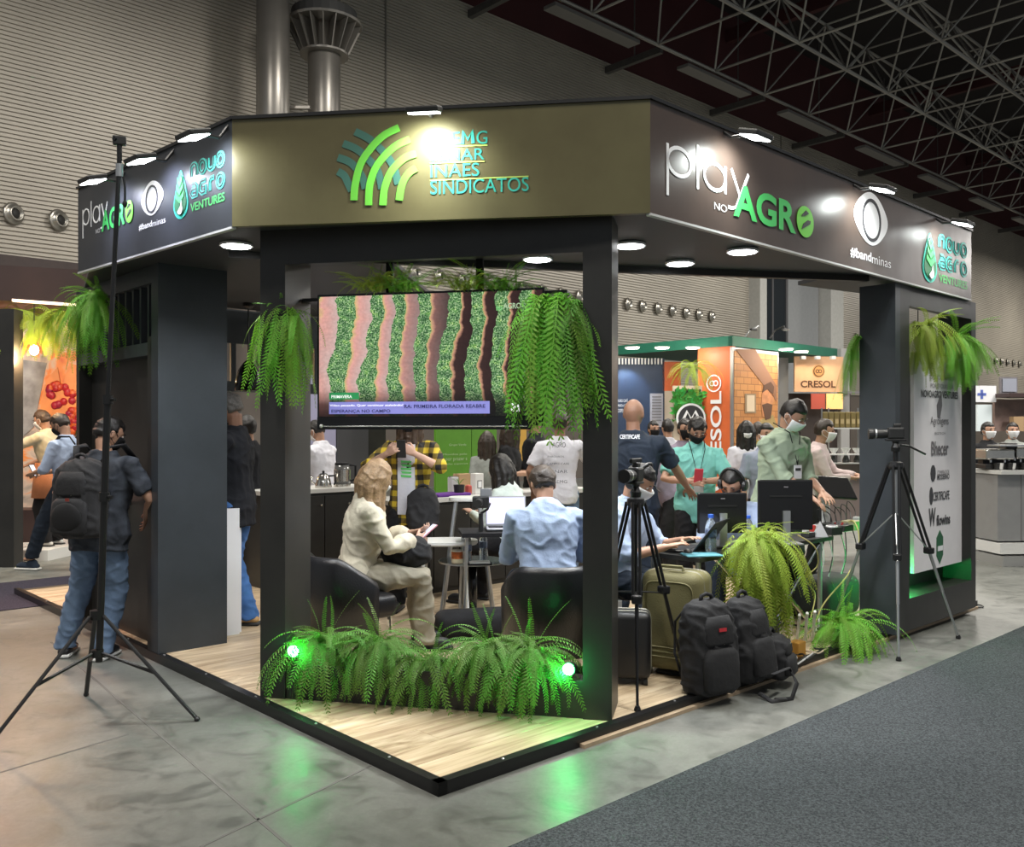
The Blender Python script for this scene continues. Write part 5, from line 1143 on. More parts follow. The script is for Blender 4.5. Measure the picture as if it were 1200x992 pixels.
# rear meeting table with laptop and stabiliser
rt = V(gp(585, 7.1))+ZZ*PH
t = thing('work_table', 'dark narrow work table in front of the woman in the pale jacket', 'table', rt, R_(8)); 
obj('table_top', MB().box(rt+ZZ*.74, (.62, .42, .03), R_(8)), BLT, t)
for x in (-.27, .27):
    for y in (-.17, .17): obj('leg', MB().cyl(rt+Matrix.Rotation(R_(8), 3, 'Z') @ V((x, y, .73)), rt+Matrix.Rotation(R_(8), 3, 'Z') @ V((x*1.1, y*1.1, 0)), .014, seg=8), AL, t)
def laptop(p, rz, lb, w=.34, d=.23, ang=105, sm=None, m=None, grp=None):
    t = thing('laptop', lb, 'laptop', p, R_(rz), grp); m = m or mat('laptop_silver', (.35, .36, .38), .35, .6)
    obj('keyboard_base', MB().rbox((0, 0, .009), (w, d, .016), r=.006), m, t, local=True)
    kb = obj('keyboard', MB().box((0, .015, .018), (w*.88, d*.5, .003)), BLT, t, local=True)
    a = R_(ang); y = V((0, -math.cos(a), math.sin(a)))  # from the hinge up
    o = V((0, d/2, .016)); M = Matrix((V((1, 0, 0)), y, V((1, 0, 0)).cross(y))).transposed()
    obj('lid', MB().rbox(o+y*d*.5, (w, d, .008), r=.004, M=M), m, t, local=True)
    obj('screen', MB().box(o+y*d*.5+V((1, 0, 0)).cross(y)*.005, (w*.92, d*.88, .002), M=M), sm or em('screen_lilac', (.60, .58, .76), .7), t, local=True); return t
laptop(rt+V((.06, .03, .76-.0)), 4, 'open laptop with pale screen beside the woman in the pale jacket', .33, .24)
gq = rt+V((-.14, -.10, .755)); t = thing('camera_stabiliser', 'black handheld camera stabiliser standing on the work table', 'stabiliser', gq)
obj('handle', MB().cyl(gq, gq+ZZ*.14, .018, seg=10), LH, t); obj('arm', MB().tube([gq+V((0, 0, .14)), gq+V((.05, .03, .17)), gq+V((.07, 0, .22))], .010, 8), LH, t)
obj('camera_body', MB().rbox(gq+V((.0, -.01, .23)), (.13, .07, .09), r=.01), LH, t); obj('lens', MB().cyl(gq+V((-.01, -.04, .23)), gq+V((-.02, -.13, .225)), .033, seg=14), LH, t); obj('monitor', MB().rbox(gq+V((.04, -.02, .305)), (.09, .012, .06), r=.004), mat('laptop_silver'), t)
# ---- counters
WC = mat('worktop_pale', (.60, .60, .58), .35)
def counter(nm, lb, a0, a1, b0, d, z, ndoor):
    t = thing(nm, lb, 'counter', BP((a0+a1)/2, b0, PH), R_(43)); obj('body', MB().obox(BP(a0, b0+.02, PH), RD*(a1-a0), LD*d, ZZ*(z-.04-PH)), BOARD, t)
    obj('worktop', MB().obox(BP(a0-.02, b0, z-.04), RD*(a1-a0+.04), LD*(d+.04), ZZ*.04), WC, t)
    for k in range(ndoor):
        w = (a1-a0)/ndoor; dd = obj('door', MB().obox(BP(a0+k*w+.005, b0+.002, PH+.05), RD*(w-.01), LD*.018, ZZ*(z-.12-PH)), BOARD, t); obj('knob', MB().ell(BP(a0+k*w+w*.85, b0-.01, z-.16), (.012, .012, .012), 8, 6), CHR, dd)
    return t
counter('coffee_counter', 'black coffee counter with pale worktop carrying the kettles', 1.75, 3.05, 4.88, .55, 1.0, 4)
counter('display_counter', 'black display counter with pale edge behind the person in plaid', 2.35, 5.1, 3.62, .5, .95, 6)
def onc(u, z, b0):  # point over a counter: photo column u at depth offset b0
    k = (u-CX)/F; # solve BP(a,b0) with x/y=k
    a = (k*(CB.y+LD.y*b0)-(CB.x+LD.x*b0))/(RD.x-k*RD.y); return BP(a, b0, z)
ST = mat('kettle_steel', (.62, .60, .56), .2, .9)
p = onc(379, 1.0, 5.05); t = thing('gooseneck_kettle', 'steel gooseneck kettle on the coffee counter', 'kettle', p)
obj('kettle_body', MB().lathe(p, [(.085, 0), (.088, .01), (.07, .09), (.05, .13), (.045, .135)], 20), ST, t, smooth=True); obj('lid_knob', MB().lathe(p+ZZ*.135, [(.045, 0), (.03, .012), (.012, .015), (.014, .035), (.008, .04)], 14), BLT, t)
obj('spout', MB().tube([p+V((-.07, 0, .03)), p+V((-.12, 0, .06)), p+V((-.12, 0, .11)), p+V((-.16, 0, .13))], [.012, .009, .008, .007], 8), ST, t, smooth=True); obj('handle', MB().tube([p+V((.05, 0, .12)), p+V((.12, 0, .125)), p+V((.125, 0, .06)), p+V((.11, 0, .03))], .010, 8), BLT, t)
p = onc(401, 1.0, 5.05); t = thing('electric_kettle', 'glass and black electric kettle beside the gooseneck kettle', 'kettle', p)
obj('kettle_body', MB().lathe(p+ZZ*.03, [(.085, 0), (.085, .12), (.078, .20)], 20), mat('smoked_glass', (.12, .12, .12), .1, spec=.8), t, smooth=True); obj('base', MB().lathe(p, [(.09, 0), (.09, .03), (.085, .032)], 20), ST, t); obj('lid', MB().lathe(p+ZZ*.23, [(.08, 0), (.075, .02), (.02, .03)], 18), BLT, t); obj('handle', MB().tube([p+V((.07, 0, .23)), p+V((.14, 0, .22)), p+V((.14, 0, .08)), p+V((.085, 0, .06))], .012, 8), BLT, t)
obj('steel_band', MB().lathe(p+ZZ*.06, [(.087, 0), (.088, .12), (.086, .121)], 20), ST, t)
p = onc(430, .99, 3.8)
def thingbox(nm, lb, cat, p, sz, m, rz=43, r=.006, part='box_body', extra=None):
    t = thing(nm, lb, cat, p, R_(rz)); obj(part, MB().rbox((0, 0, sz[2]/2), sz, r=r), m, t, local=True); return t
zc_ = .95
t = thingbox('cushion_cloth', 'folded purple cloth on the display counter', 'cloth', onc(525, zc_, 3.8), (.42, .22, .03), mat('purple_cloth', (.10, .02, .22), .8), r=.012, part='cloth')
p = onc(538, zc_, 3.78); t = thing('potted_plant', 'little plant in a black pot on the display counter', 'plant', p); obj('pot', MB().lathe(p, [(.045, 0), (.055, .10), (.06, .105), (.05, .105), (.045, .09)], 16), POT, t)
for k in range(16): inst('frond', FS['d']['K'][k % 2], Matrix.Translation(p+ZZ*.10) @ Matrix.Rotation(k*.9, 4, 'Z') @ Matrix.Rotation(R_(-20), 4, 'Y') @ Matrix.Scale(.22, 4), t)
t = thingbox('paper_bag', 'white coffee bag with a square label on the display counter', 'bag', onc(559, zc_, 3.8), (.11, .08, .21), PLW, part='bag_body'); obj('label', MB().box((0, -.042, .10), (.06, .003, .08)), GT, t, 'grey framed label', local=True); obj('label_field', MB().box((0, -.044, .10), (.045, .003, .062)), WHT, t, local=True)
t = thingbox('paper_cup', 'red paper cup between the little plant and the white coffee bag', 'cup', onc(549, zc_, 3.78), (.06, .06, .10), mat('red_paper', (.45, .08, .06), .6), r=.02, part='cup_body')
t = thingbox('cardboard_box', 'small brown cardboard box at the back of the display counter', 'box', onc(541, zc_, 4.0), (.15, .10, .20), mat('cardboard', (.42, .28, .15), .8), part='carton'); obj('tape', MB().box((0, 0, .201), (.15, .03, .002)), mat('tape_brown', (.3, .2, .1), .3), t, local=True)
t = thingbox('paper_bag', 'grey-white coffee bag left of the little plant', 'bag', onc(531, zc_, 3.98), (.09, .07, .17), mat('paper_grey', (.5, .5, .5), .7), part='bag_body'); obj('fold', MB().box((0, 0, .172), (.09, .02, .012)), GT, t, local=True)
t = thingbox('paper_bag', 'white coffee bag with a picture label behind the seated man in light blue', 'bag', onc(661, zc_-.02, 3.72), (.13, .09, .24), PLW, part='bag_body', rz=10); obj('label', MB().box((0, -.047, .11), (.07, .003, .09)), mat('label_brown', (.3, .12, .06), .6, var=.6, vscale=60), t, 'brown picture label', local=True); obj('fold', MB().rbox((0, 0, .245), (.13, .03, .02), r=.006), PLW, t, local=True)
# green board behind the counter
fg = Fr(BP(2.0, 5.6, 0), RD); a0 = fg.px(511, 540)[0]; a1 = fg.px(582, 540)[0]; z1 = 2.15
t = thing('green_board', 'bright green information board behind the display counter', 'board', fg.p((a0+a1)/2, PH, 0), R_(43))
w_ = (fg.px(553, 540)[0]-a0)
GB = mat('board_green', (.10, .30, .02), .5, var=.08)
obj('board_panel', MB().obox(fg.p(a0, PH, 0), RD*(w_-.01), LD*.04, ZZ*(z1-PH)), GB, t); obj('board_panel', MB().obox(fg.p(a0+w_, PH, 0), RD*(a1-a0-w_), LD*.04, ZZ*(z1-PH)), GB, t)
for tx, u0, v0, u1, h in (('Grupo Verde', 526, 523, 546, .035), ('Movidos pelo', 519, 534, 547, .03), ('por prazer s', 522, 541, 547, .045), ('cafés especiais', 521, 545, 548, .025)):
    q = MB(); a, z = fg.px(u0, v0); a_ = fg.px(u1, v0)[0]; fg.text(q, tx, a, z, a_, z+h, .002); obj('lettering', q, mat('pale_letter_green', (.45, .6, .35), .6), t)
# yellow poster far behind
fo = Fr(BP(3.6, 6.3, 0), RD); a0 = fo.px(600, 520)[0]; a1 = fo.px(614, 520)[0]
pst = thing('yellow_poster', 'narrow yellow-orange poster between the two people in black', 'poster', fo.p(a0, PH, 0), R_(43)); obj('poster_sheet', MB().obox(fo.p(a0-.05, 1.0, 0), RD*(a1-a0+.1), LD*.02, ZZ*1.2), mat('poster_yellow', (.62, .36, .06), .6), pst); obj('poster_stand', MB().obox(fo.p(a0, PH, -.02), RD*.03, LD*.03, ZZ*2.1), BLT, pst)
# ------------------------------------------------ working desk on the right side
DZ = .78
dk = thing('desk', 'long black working desk along the right edge of the platform', 'desk', BP(3.1, .6, PH), R_(43))
obj('desk_top', MB().obox(BP(2.35, .30, DZ-.03), RD*1.75, LD*.48, ZZ*.03), BOARD, dk)
for a in (2.42, 4.0):
    for b0 in (.36, .72): obj('leg', MB().cyl(BP(a, b0, DZ-.03), BP(a, b0, PH), .018, seg=10), AL, dk)
def mon(p, rz, w, h, lb, tilt=0, stand=True, sm=None):
    t = thing('monitor', lb, 'monitor', p, R_(rz)); M = Matrix.Rotation(R_(tilt), 3, 'X'); z0 = .10
    c = V((0, 0, z0+h/2))
    obj('shell', MB().rbox(c, (w, .035, h), r=.01, M=M), mat('tv_black'), t, local=True)
    obj('back_slot', MB().box(c+M @ V((0, -.019, h*.18)), (w*.6, .003, .012), M=M), mat('slot_dark', (.003, .003, .003), .8), t, local=True)
    obj('maker_mark', MB().box(c+M @ V((0, -.019, h*.36)), (.03, .003, .008), M=M), GT, t, local=True)
    obj('screen', MB().box(c+M @ V((0, .019, 0)), (w*.95, .003, h*.9), M=M), sm or em('screen_lilac'), t, local=True)
    if stand: obj('stand_neck', MB().box((0, -.03, .12), (.05, .02, .24)), AL, t, local=True); obj('stand_foot', MB().rbox((0, 0, .006), (.22, .16, .012), r=.004), AL, t, local=True)
    return t
mon(onc(846, DZ, .50), 6, .35, .28, 'black all-in-one monitor seen from behind, left of the two beside the hanging fern', sm=None)
mon(onc(920, DZ, .30), 4, .40, .36, 'black all-in-one monitor seen from behind, right of the two above the hanging fern')
t = thing('touch_screen', 'tilted dark touch screen on a white arm in front of the man in sage shirt', 'monitor', onc(970, DZ, .62), R_(25))
M = Matrix.Rotation(R_(-38), 3, 'X')
obj('stand_arm', MB().rbox((-.02, .0, .12), (.075, .03, .26), r=.008), PLW, t, local=True); obj('shell', MB().rbox((.08, .0, .33), (.36, .03, .22), r=.008, M=M @ Matrix.Rotation(R_(6), 3, 'Y')), mat('tv_black'), t, local=True); obj('foot', MB().rbox((-.02, 0, .006), (.16, .14, .012), r=.004), PLW, t, local=True)
laptop(onc(800, DZ, .62), -118, 'black laptop under the hands of the man with headphones', .36, .25, 128, em('screen_dim', (.25, .3, .4), .5), mat('laptop_black', (.02, .02, .022), .4))
t = thingbox('tablet', 'pale blue folder on the near corner of the desk', 'folder', onc(822, DZ, .36), (.24, .16, .012), mat('folder_blue', (.12, .35, .42), .5), rz=10, part='folder_cover')
t = thingbox('keyboard', 'black keyboard on the desk beside the laptop', 'keyboard', onc(850, DZ, .48), (.36, .13, .02), LH, rz=20, part='keyboard_body')
t = thing('computer_mouse', 'dark computer mouse beside the laptop hand', 'mouse', onc(806, DZ, .46)); obj('mouse_body', MB().ell(onc(806, DZ+.016, .46), (.03, .05, .02), 12, 8), LH, t, smooth=True)
bottle(onc(833, DZ, .40), 'clear water bottle with blue cap standing on the desk before the left monitor', .25, s=1.15)
bottle(onc(877, DZ, .42), 'clear water bottle with blue cap between the two monitors, partly behind the fern', .21)
# sound and vision gear at the far end of the desk
gz_ = DZ
def gear(nm, lb, cat, u, b0, sz, m, rz=43, r=.006, z=gz_): return thingbox(nm, lb, cat, onc(u, z, b0), sz, m, rz, r, part='casing')
t = gear('audio_mixer', 'black audio mixer lying at the far end of the desk', 'mixer', 984, .50, (.34, .26, .05), LH)
for i in range(6):
    for j in range(3): obj('knob', MB().cyl((-.12+i*.045, -.08+j*.04, .05), (-.12+i*.045, -.08+j*.04, .062), .008, seg=8), AL if (i+j) % 3 else mat('knob_red', (.6, .05, .05), .4), t, local=True)
p = onc(975, gz_, .36); t = thing('round_dial', 'round white dial on a black box on the desk', 'device', p); obj('base', MB().box(p+ZZ*.03, (.12, .10, .06), R_(30)), LH, t); obj('dial', MB().cyl(p+ZZ*.06, p+ZZ*.07, .045, seg=20), PLW, t); obj('dial_ring', MB().lathe(p+ZZ*.07, [(.03, 0), (.03, .004), (.022, .004)], 18), GT, t)
p = onc(961, gz_, .36); t = thing('table_sign', 'small grey pyramid stand on the desk', 'stand', p); obj('pyramid', MB().add([p+V(q) for q in ((-.05, -.04, 0), (.05, -.04, 0), (.05, .04, 0), (-.05, .04, 0), (0, 0, .12))], [(0, 1, 4), (1, 2, 4), (2, 3, 4), (3, 0, 4), (3, 2, 1, 0)]), mat('stone_grey', (.35, .35, .36), .6), t)
t = gear('wooden_tray', 'cream box at the end of the desk with a yellow cable over it', 'box', 998, .42, (.14, .12, .075), mat('cream_box', (.55, .52, .30), .6), z=gz_)
t = gear('white_roll', 'white roll standing at the right end of the desk', 'roll', 1005, .46, (.06, .06, .09), PLW, z=gz_)
t = gear('black_adapter', 'small black adapter at the edge of the desk behind the fern', 'adapter', 947, .40, (.10, .07, .04), LH)
for i, (u, c) in enumerate(((944, PLW), (952, mat('knob_red')), (957, PLW))):
    p = onc(u, gz_, .52); t = thing('small_cup', ('white', 'red', 'cream-white')[i]+' little cup on the desk '+('left of the red one', 'among the gear', 'right of the red one')[i], 'cup', p); obj('cup_wall', MB().lathe(p, [(.022, 0), (.028, .06), (.026, .06), (.02, .005)], 14), c, t)
def cable(pts, r, m, lb, grp=None, n=10):
    pts = [V(p) for p in pts]; out = []
    for i in range(len(pts)-1):
        p0 = pts[max(i-1, 0)]; p1 = pts[i]; p2 = pts[i+1]; p3 = pts[min(i+2, len(pts)-1)]
        for j in range(n):
            t = j/n; out.append(.5*((2*p1)+(-p0+p2)*t+(2*p0-5*p1+4*p2-p3)*t*t+(-p0+3*p1-3*p2+p3)*t**3))
    out.append(pts[-1]); return setp(obj('cable', MB().tube(out, r, 6), m, smooth=True), lb, 'cable', grp)
YEL = mat('yellow_cable', (.50, .45, .15), .5); BCB = mat('black_cable', (.015, .015, .015), .5); WCB = mat('white_cable', (.6, .6, .6), .5)
cable([onc(985, DZ+.02, .5), onc(1000, DZ+.08, .36), onc(1007, .72, .25), onc(996, .50, .24), onc(966, .30, .26), onc(951, .12, .28), onc(930, PH+.01, .3)], .006, YEL, 'yellow cable looping down from the end of the desk to the floor')
cable([onc(935, DZ+.05, .3), onc(955, .74, .22), onc(958, .6, .24), onc(944, .5, .3), onc(955, .35, .35), onc(950, .2, .3)], .005, YEL, 'thin yellow cable hanging beside the desk fern')
for i, (u0, u1) in enumerate(((968, 975), (975, 968), (983, 990), (990, 985), (960, 963), (998, 1003))):
    cable([onc(u0, DZ-.02, .62), onc((u0+u1)/2+4, .55, .55), onc((u0+u1)/2-3, .30, .55), onc(u1, PH+.01, .5)], .005, BCB if i % 2 else WCB, 'thin '+('white', 'black')[i % 2]+' cable hanging under the far end of the desk, '+ORD[i]+' made out', 'cables under the far end of the desk')
for i in range(6): cable([onc(962+6*i, DZ+.03, .6), onc(958+7*i, DZ+.16+.02*(i % 3), .62), onc(972+6*i, DZ+.12, .58), onc(976+5*i, DZ+.02, .5)], .004, BCB, 'looping black cable on top of the audio mixer, '+ORD[i]+' from the left', 'cables on the audio mixer')
# small floor goods under the table
for i in range(5): cable([G(905+12*i, 780-6*i, PH+.01), G(925+8*i, 772-3*i, PH+.03), G(918+14*i, 786-7*i, PH+.01), G(945+9*i, 768-4*i, PH+.02), G(935+10*i, 776-5*i, PH+.01)], .006, (BCB, WCB, BCB, mat('beige_cable', (.5, .4, .3), .5), BCB)[i], 'tangled '+('black', 'white', 'black', 'beige', 'black')[i]+' cable on the platform behind the black bags, '+ORD[i]+' from the left', 'tangled cables on the platform')
t = thingbox('wooden_block', 'orange wooden block among the cables under the desk', 'block', G(934, 768, PH), (.10, .08, .10), mat('orange_wood', (.50, .25, .04), .6), part='block')
t = thingbox('power_strip', 'white power strip with plugs under the desk', 'power strip', G(910, 765, PH), (.26, .06, .045), PLW, 30, part='strip_body')
for k in range(4): obj('plug', MB().box((-.09+.06*k, 0, .06), (.035, .035, .04)), LH, t, local=True)
# folding aluminium stand crossing under the gear
t = thing('folding_stand', 'crossed aluminium keyboard stand under the far end of the desk', 'stand', BP(3.55, .5, PH))
for b0 in (.34, .74):
    obj('cross_leg', MB().cyl(BP(3.1, b0, PH+.02), BP(3.95, b0, DZ-.05), .016, seg=10), CHR, t); obj('cross_leg', MB().cyl(BP(3.95, b0+.03, PH+.02), BP(3.1, b0+.03, DZ-.05), .016, seg=10), CHR, t)
obj('foot_bar', MB().cyl(BP(3.1, .30, PH+.016), BP(3.1, .80, PH+.016), .016, seg=10), CHR, t); obj('foot_bar', MB().cyl(BP(3.95, .30, PH+.016), BP(3.95, .80, PH+.016), .016, seg=10), CHR, t)
for i in range(4): setp(obj('white_rod', MB().cyl(G(925+9*i, 752, PH), D(928+9*i, 722-2*i, 6.1), .010, seg=8), PLW), 'thin white rod upright behind the orange block, '+ORD[i]+' from the left', 'rod', 'white rods behind the orange block')
setp(obj('equipment_bag', MB().rbox(onc(968, PH+.17, .60), (.62, .34, .34), R_(43), .09, seg=4), mat('bag_cloth_dark', (.02, .025, .025), .8, bump=.5, bscale=14), smooth=True), 'dark soft equipment bag under the far end of the desk', 'bag')

# ------------------------------------------------ luggage
OLV = mat('olive_suitcase_cloth', (.15, .135, .055), .7, var=.12, vscale=4, bump=.3, bscale=140); BAG = mat('black_bag_nylon', (.016, .016, .018), .85, var=.25, vscale=6, bump=.4, bscale=26); ZIP = mat('zip_grey', (.25, .24, .18), .4)
def suitcase(p, rz, w, d, h, m, lb, r=.07, ribs=True):
    t = thing('suitcase', lb, 'suitcase', p, R_(rz)); obj('shell', MB().rbox((0, 0, .04+h/2), (w, d, h), r=r, seg=4), m, t, local=True, smooth=True)
    ex, ez = w/2, h/2
    for y in (-d*.18, d*.18):
        pts = []
        for i in range(40):
            a = 2*PI*i/40; c_, s_ = math.cos(a), math.sin(a); pts.append((ex*1.004*math.copysign(abs(c_)**.32, c_), y, .04+h/2+ez*1.004*math.copysign(abs(s_)**.25, s_)))
        pts.append(pts[0]); obj('zip', MB().tube(pts, .005, 5), ZIP, t, local=True)
    if ribs:
        q = MB(); pts = []
        for i in range(41):
            a = 2*PI*i/40; c_, s_ = math.cos(a), math.sin(a); pts.append((ex*.80*math.copysign(abs(c_)**.35, c_), -d/2-.001, .04+h*.55+ez*.70*math.copysign(abs(s_)**.3, s_)))
        obj('front_pocket_seam', q.tube(pts, .005, 5), m, t, local=True)
        for k in range(3): obj('piping', MB().tube([(-ex*.85, -d/2-.002, .13+.03*k), (ex*.85, -d/2-.002, .13+.03*k)], .005, 5), m, t, local=True)
        obj('side_handle', MB().tube([(-.08, -d/2+.05, .045+h), (-.07, -d/2+.05, .07+h), (.07, -d/2+.05, .07+h), (.08, -d/2+.05, .045+h)], .011, 6), m, t, local=True)
    for x in (-w*.38, w*.38):
        for y in (-d*.3, d*.3): obj('wheel', MB().cyl((x-.012, y, .024), (x+.012, y, .024), .024, seg=12), LH, t, local=True)
    return t
suitcase(G(795, 797, PH)+V((.02, .16, 0)), -32, .40, .28, .62, OLV, 'large olive green soft suitcase standing on the platform edge')
suitcase(G(741, 806, PH)+V((.0, .14, 0)), -8, .26, .22, .40, mat('suitcase_black', (.009, .009, .010), .5), 'small black suitcase beside the right portal post', .04, False)
obj('luggage_tag', MB().box(D(726, 712, 5.75), (.03, .01, .09)), PLW, label='white luggage tag hanging behind the small black suitcase', cat='tag')
def backpack(p, rz, w, d, h, lb, logo=None, lean=0, straps=True, pm=None, group=None, mt=None):
    m = mt or BAG; t = thing('backpack', lb, 'backpack', p, R_(rz), group); Rx = Matrix.Rotation(R_(lean), 4, 'X'); 
    def o(nm, q, mm=None, lb_=None, sm=True): q.v = [Rx @ v for v in q.v]; return obj(nm, q, mm or m, t, lb_, smooth=sm, local=True)
    q = MB(); rings = []
    for z, k, kd in ((0, .80, .75), (.02, .95, .95), (.10, 1, 1.02), (.35*h, 1.02, 1.05), (.65*h, 1.0, 1.0), (.82*h, .94, .9), (.93*h, .78, .72), (h, .5, .42)): rings.append(ring(V((0, (1-kd)*d*.15, z)), V((1, 0, 0)), V((0, 1, 0)), w/2*k, d/2*kd, 24, 3.0))
    q.loft(rings); q.v = [Rx @ v for v in q.v]; me = remeshed(q, .013, 1, .012, w*31+h*7); me.materials.append(m); bg_ = bpy.data.objects.new('main_bag', me); COL.objects.link(bg_); bg_.parent = t
    q = MB(); rings = []
    for z, k in ((.05*h, .8), (.08*h, .98), (.30*h, 1), (.44*h, .95), (.50*h, .7)): rings.append(ring(V((0, -d*.46, z)), V((1, 0, 0)), V((0, 1, 0)), w*.38*k, d*.20*k, 20, 3))
    q.loft(rings); o('front_pocket', q)
    q = MB(); rings = []
    for z, k in ((.52*h, .8), (.56*h, .96), (.72*h, .95), (.84*h, .7)): rings.append(ring(V((0, -d*.42, z)), V((1, 0, 0)), V((0, 1, 0)), w*.34*k, d*.14*k, 20, 3))
    q.loft(rings); o('upper_pocket', q)
    for sx_ in (-1, 1):
        q = MB(); q.tube([(sx_*w*.42, -d*.15, .08*h), (sx_*w*.47, -d*.15, .5*h), (sx_*w*.42, -d*.12, .80*h), (sx_*w*.2, -d*.10, .97*h)], .006, 6); o('zip', q, mat('zip_black', (.03, .03, .032), .35))
    q = MB().tube([(-.045, .0, h*.97), (-.035, 0, h+.025), (0, 0, h+.035), (.035, 0, h+.025), (.045, 0, h*.97)], .012, 8); o('grab_handle', q)
    q = MB().box((.02, -d*.535, h*.62), (.004, .004, .09)); o('zip_pull', q, ZIP)
    if logo: o('logo_patch', MB().box((w*.02, -d*.578, h*.70), (w*.16, .004, .02)), logo, 'small red badge', False)
    if straps:
        for sx_ in (-1, 1): o('shoulder_strap', MB().tube([(sx_*w*.2, d*.42, h*.93), (sx_*w*.32, d*.75, h*.75), (sx_*w*.36, d*.75, h*.4), (sx_*w*.38, d*.42, .08)], .016, 8, flat=.4))
    return t
backpack(G(838, 818, PH)+V((.0, .12, 0)), 28, .34, .22, .54, 'full black backpack with a small red badge standing in front of the olive suitcase', mat('badge_red', (.5, .03, .04), .5), lean=-4)
backpack(G(886, 806, PH)+V((.02, .12, .02)), 40, .28, .20, .50, 'slumped black backpack leaning right of the badge backpack', None, lean=-10)
t = backpack(G(912, 797, PH)+V((.02, .12, .0)), 60, .26, .2, .26, 'small black shoulder bag lying at the platform edge with its strap on the floor', None, lean=-6, straps=False)
obj('floor_strap', MB().tube([G(905, 790, PH+.12), G(925, 782, PH+.10), G(934, 800, .10), G(928, 818, .01), G(905, 822, .008), G(890, 812, .03)], .014, 8, flat=.35), BAG, t, smooth=True)
obj('strap_buckle', MB().rbox(G(915, 819, .012), (.07, .035, .014), R_(10), .004), LH, t)
backpack(onc(893, PH+.0, .40), 50, .24, .16, .44, 'black mesh laptop sleeve bag standing beneath the desk fern', None, straps=False)
# dark sack by the trough behind the ferns, and pouch by the left chair
setp(obj('duffel_bag', MB().rbox(G(557, 752, PH)+V((0, .15, .10)), (.62, .26, .22), R_(15), .08, seg=4), BAG, smooth=True), 'long black duffel bag on the platform behind the trough ferns', 'bag')
# backpack on the visitor
bp_ = backpack(m1.matrix_basis @ V((.04, -.26, .88)), -14, .36, .20, .52, 'black school backpack worn by the man in the grey patterned tee', None, lean=-3, straps=False)
obj('mesh_pocket', MB().ell((-.0, -.115, .14), (.12, .03, .10), 16, 10), mat('mesh_black', (.006, .006, .007), .9), bp_, smooth=True, local=True)
for sx_ in (-1, 1): obj('shoulder_strap', MB().tube([(sx_*.10, .10, .50), (sx_*.13, .14, .60), (sx_*.15, .26, .61), (sx_*.16, .38, .50)], .022, 8, flat=.4), BAG, bp_, smooth=True, local=True)
obj('badge', MB().box((.02, -.128, .26), (.03, .004, .02)), mat('badge_dark_red', (.2, .03, .02), .5), bp_, local=True)
b2 = backpack(m2.matrix_basis @ V((0, -.24, 1.05)), 78, .28, .16, .42, 'black backpack worn by the walking man in pale blue', None, straps=False)
for sx_ in (-1, 1): obj('shoulder_strap', MB().tube([(sx_*.10, .07, .38), (sx_*.13, .12, .47), (sx_*.14, .24, .47), (sx_*.15, .33, .36)], .022, 8, flat=.4), BAG, b2, smooth=True, local=True)
b7 = backpack(m7.matrix_basis @ V((-.16, .20, .72)), 175, .26, .15, .33, 'black bag hanging from the hip of the person in plaid', None, straps=False)
p = m8.matrix_basis @ V((.04, .34, .68)); q = MB(); q.ell(p, (.17, .13, .10), 16, 10); q.ell(p+V((.06, .02, .05)), (.09, .10, .07), 12, 8); me = remeshed(q, .014, 1, .022, 5.); me.materials.append(BAG); o = bpy.data.objects.new('handbag', me); COL.objects.link(o); setp(o, 'crumpled black bag on the lap of the blond woman', 'bag')
obj('apron', MB().loft([ring(m3.matrix_basis @ V((0, .02, z)), m3.matrix_basis.to_3x3() @ V((1, 0, 0)), m3.matrix_basis.to_3x3() @ V((0, 1, 0)), rx, ry, 20) for z, rx, ry in ((.62, .23, .20), (.85, .215, .175), (1.06, .185, .16))]), ORA, m3, smooth=True)
# phones in hands
def phone(t, i, lb, m, off=(0, .05, .03), rot=(60, 0, 0), sz=(.075, .15, .009), grp=None):
    p = jw(t, i)+t.matrix_basis.to_3x3() @ V(off); M = t.matrix_basis.to_3x3() @ Matrix.Rotation(R_(rot[2]), 3, 'Z') @ Matrix.Rotation(R_(rot[0]), 3, 'X')
    q = thing('phone', lb, 'phone', p, 0, grp); obj('phone_case', MB().rbox(p, sz, r=.004, M=M), m, q); obj('phone_screen', MB().box(p+M @ V((0, 0, .0055)), (sz[0]*.9, sz[1]*.93, .001), M=M), em('phone_glow', (.5, .55, .65), .7), q)
PNK = mat('pink_case', (.60, .25, .30), .4)
phone(m8, 1, 'phone in a pink case held by the blond woman', PNK, (-.06, .10, .05), (38, 0, 10))
phone(m15, 1, 'red phone held by the man in turquoise', mat('red_case', (.65, .05, .08), .4), (-.06, .07, .05), (55, 0, 0))
phone(m2, 1, 'dark phone held by the walking man in pale blue', LH, (-.08, .08, .03)); phone(m7, 0, 'dark phone held up by the person in plaid', LH, (.10, .05, .04), (80, 0, 0)); phone(m20, 0, 'dark phone held by the woman before the coffee photograph', LH, (.05, .08, .04))
# badge of the man in the sage shirt
def badge(t, lb, z=1.12, h=.11, y=.175):
    q = thing('name_badge', lb, 'badge', t.matrix_basis @ V((0, y, z))); R3 = t.matrix_basis.to_3x3(); B = lambda x, yy, zz: t.matrix_basis @ V((x, yy, zz))
    obj('card', MB().box(B(0, y+.01, z), (.085, .004, h), M=R3), WHT, q); obj('card_print', MB().box(B(0, y+.013, z+h*.18), (.06, .003, .022), M=R3), GT2, q)
    obj('lanyard', MB().tube([B(-.07, .04, z+.40), B(-.06, y-.02, z+.32), B(0, y+.008, z+h/2), B(.06, y-.02, z+.32), B(.07, .04, z+.40)], .004, 5), BLT, q)
badge(m19, 'white name badge on a black lanyard over the sage shirt', 1.20, y=.23); badge(m15, 'name badge lanyard on the man in turquoise', 1.05, y=.19)
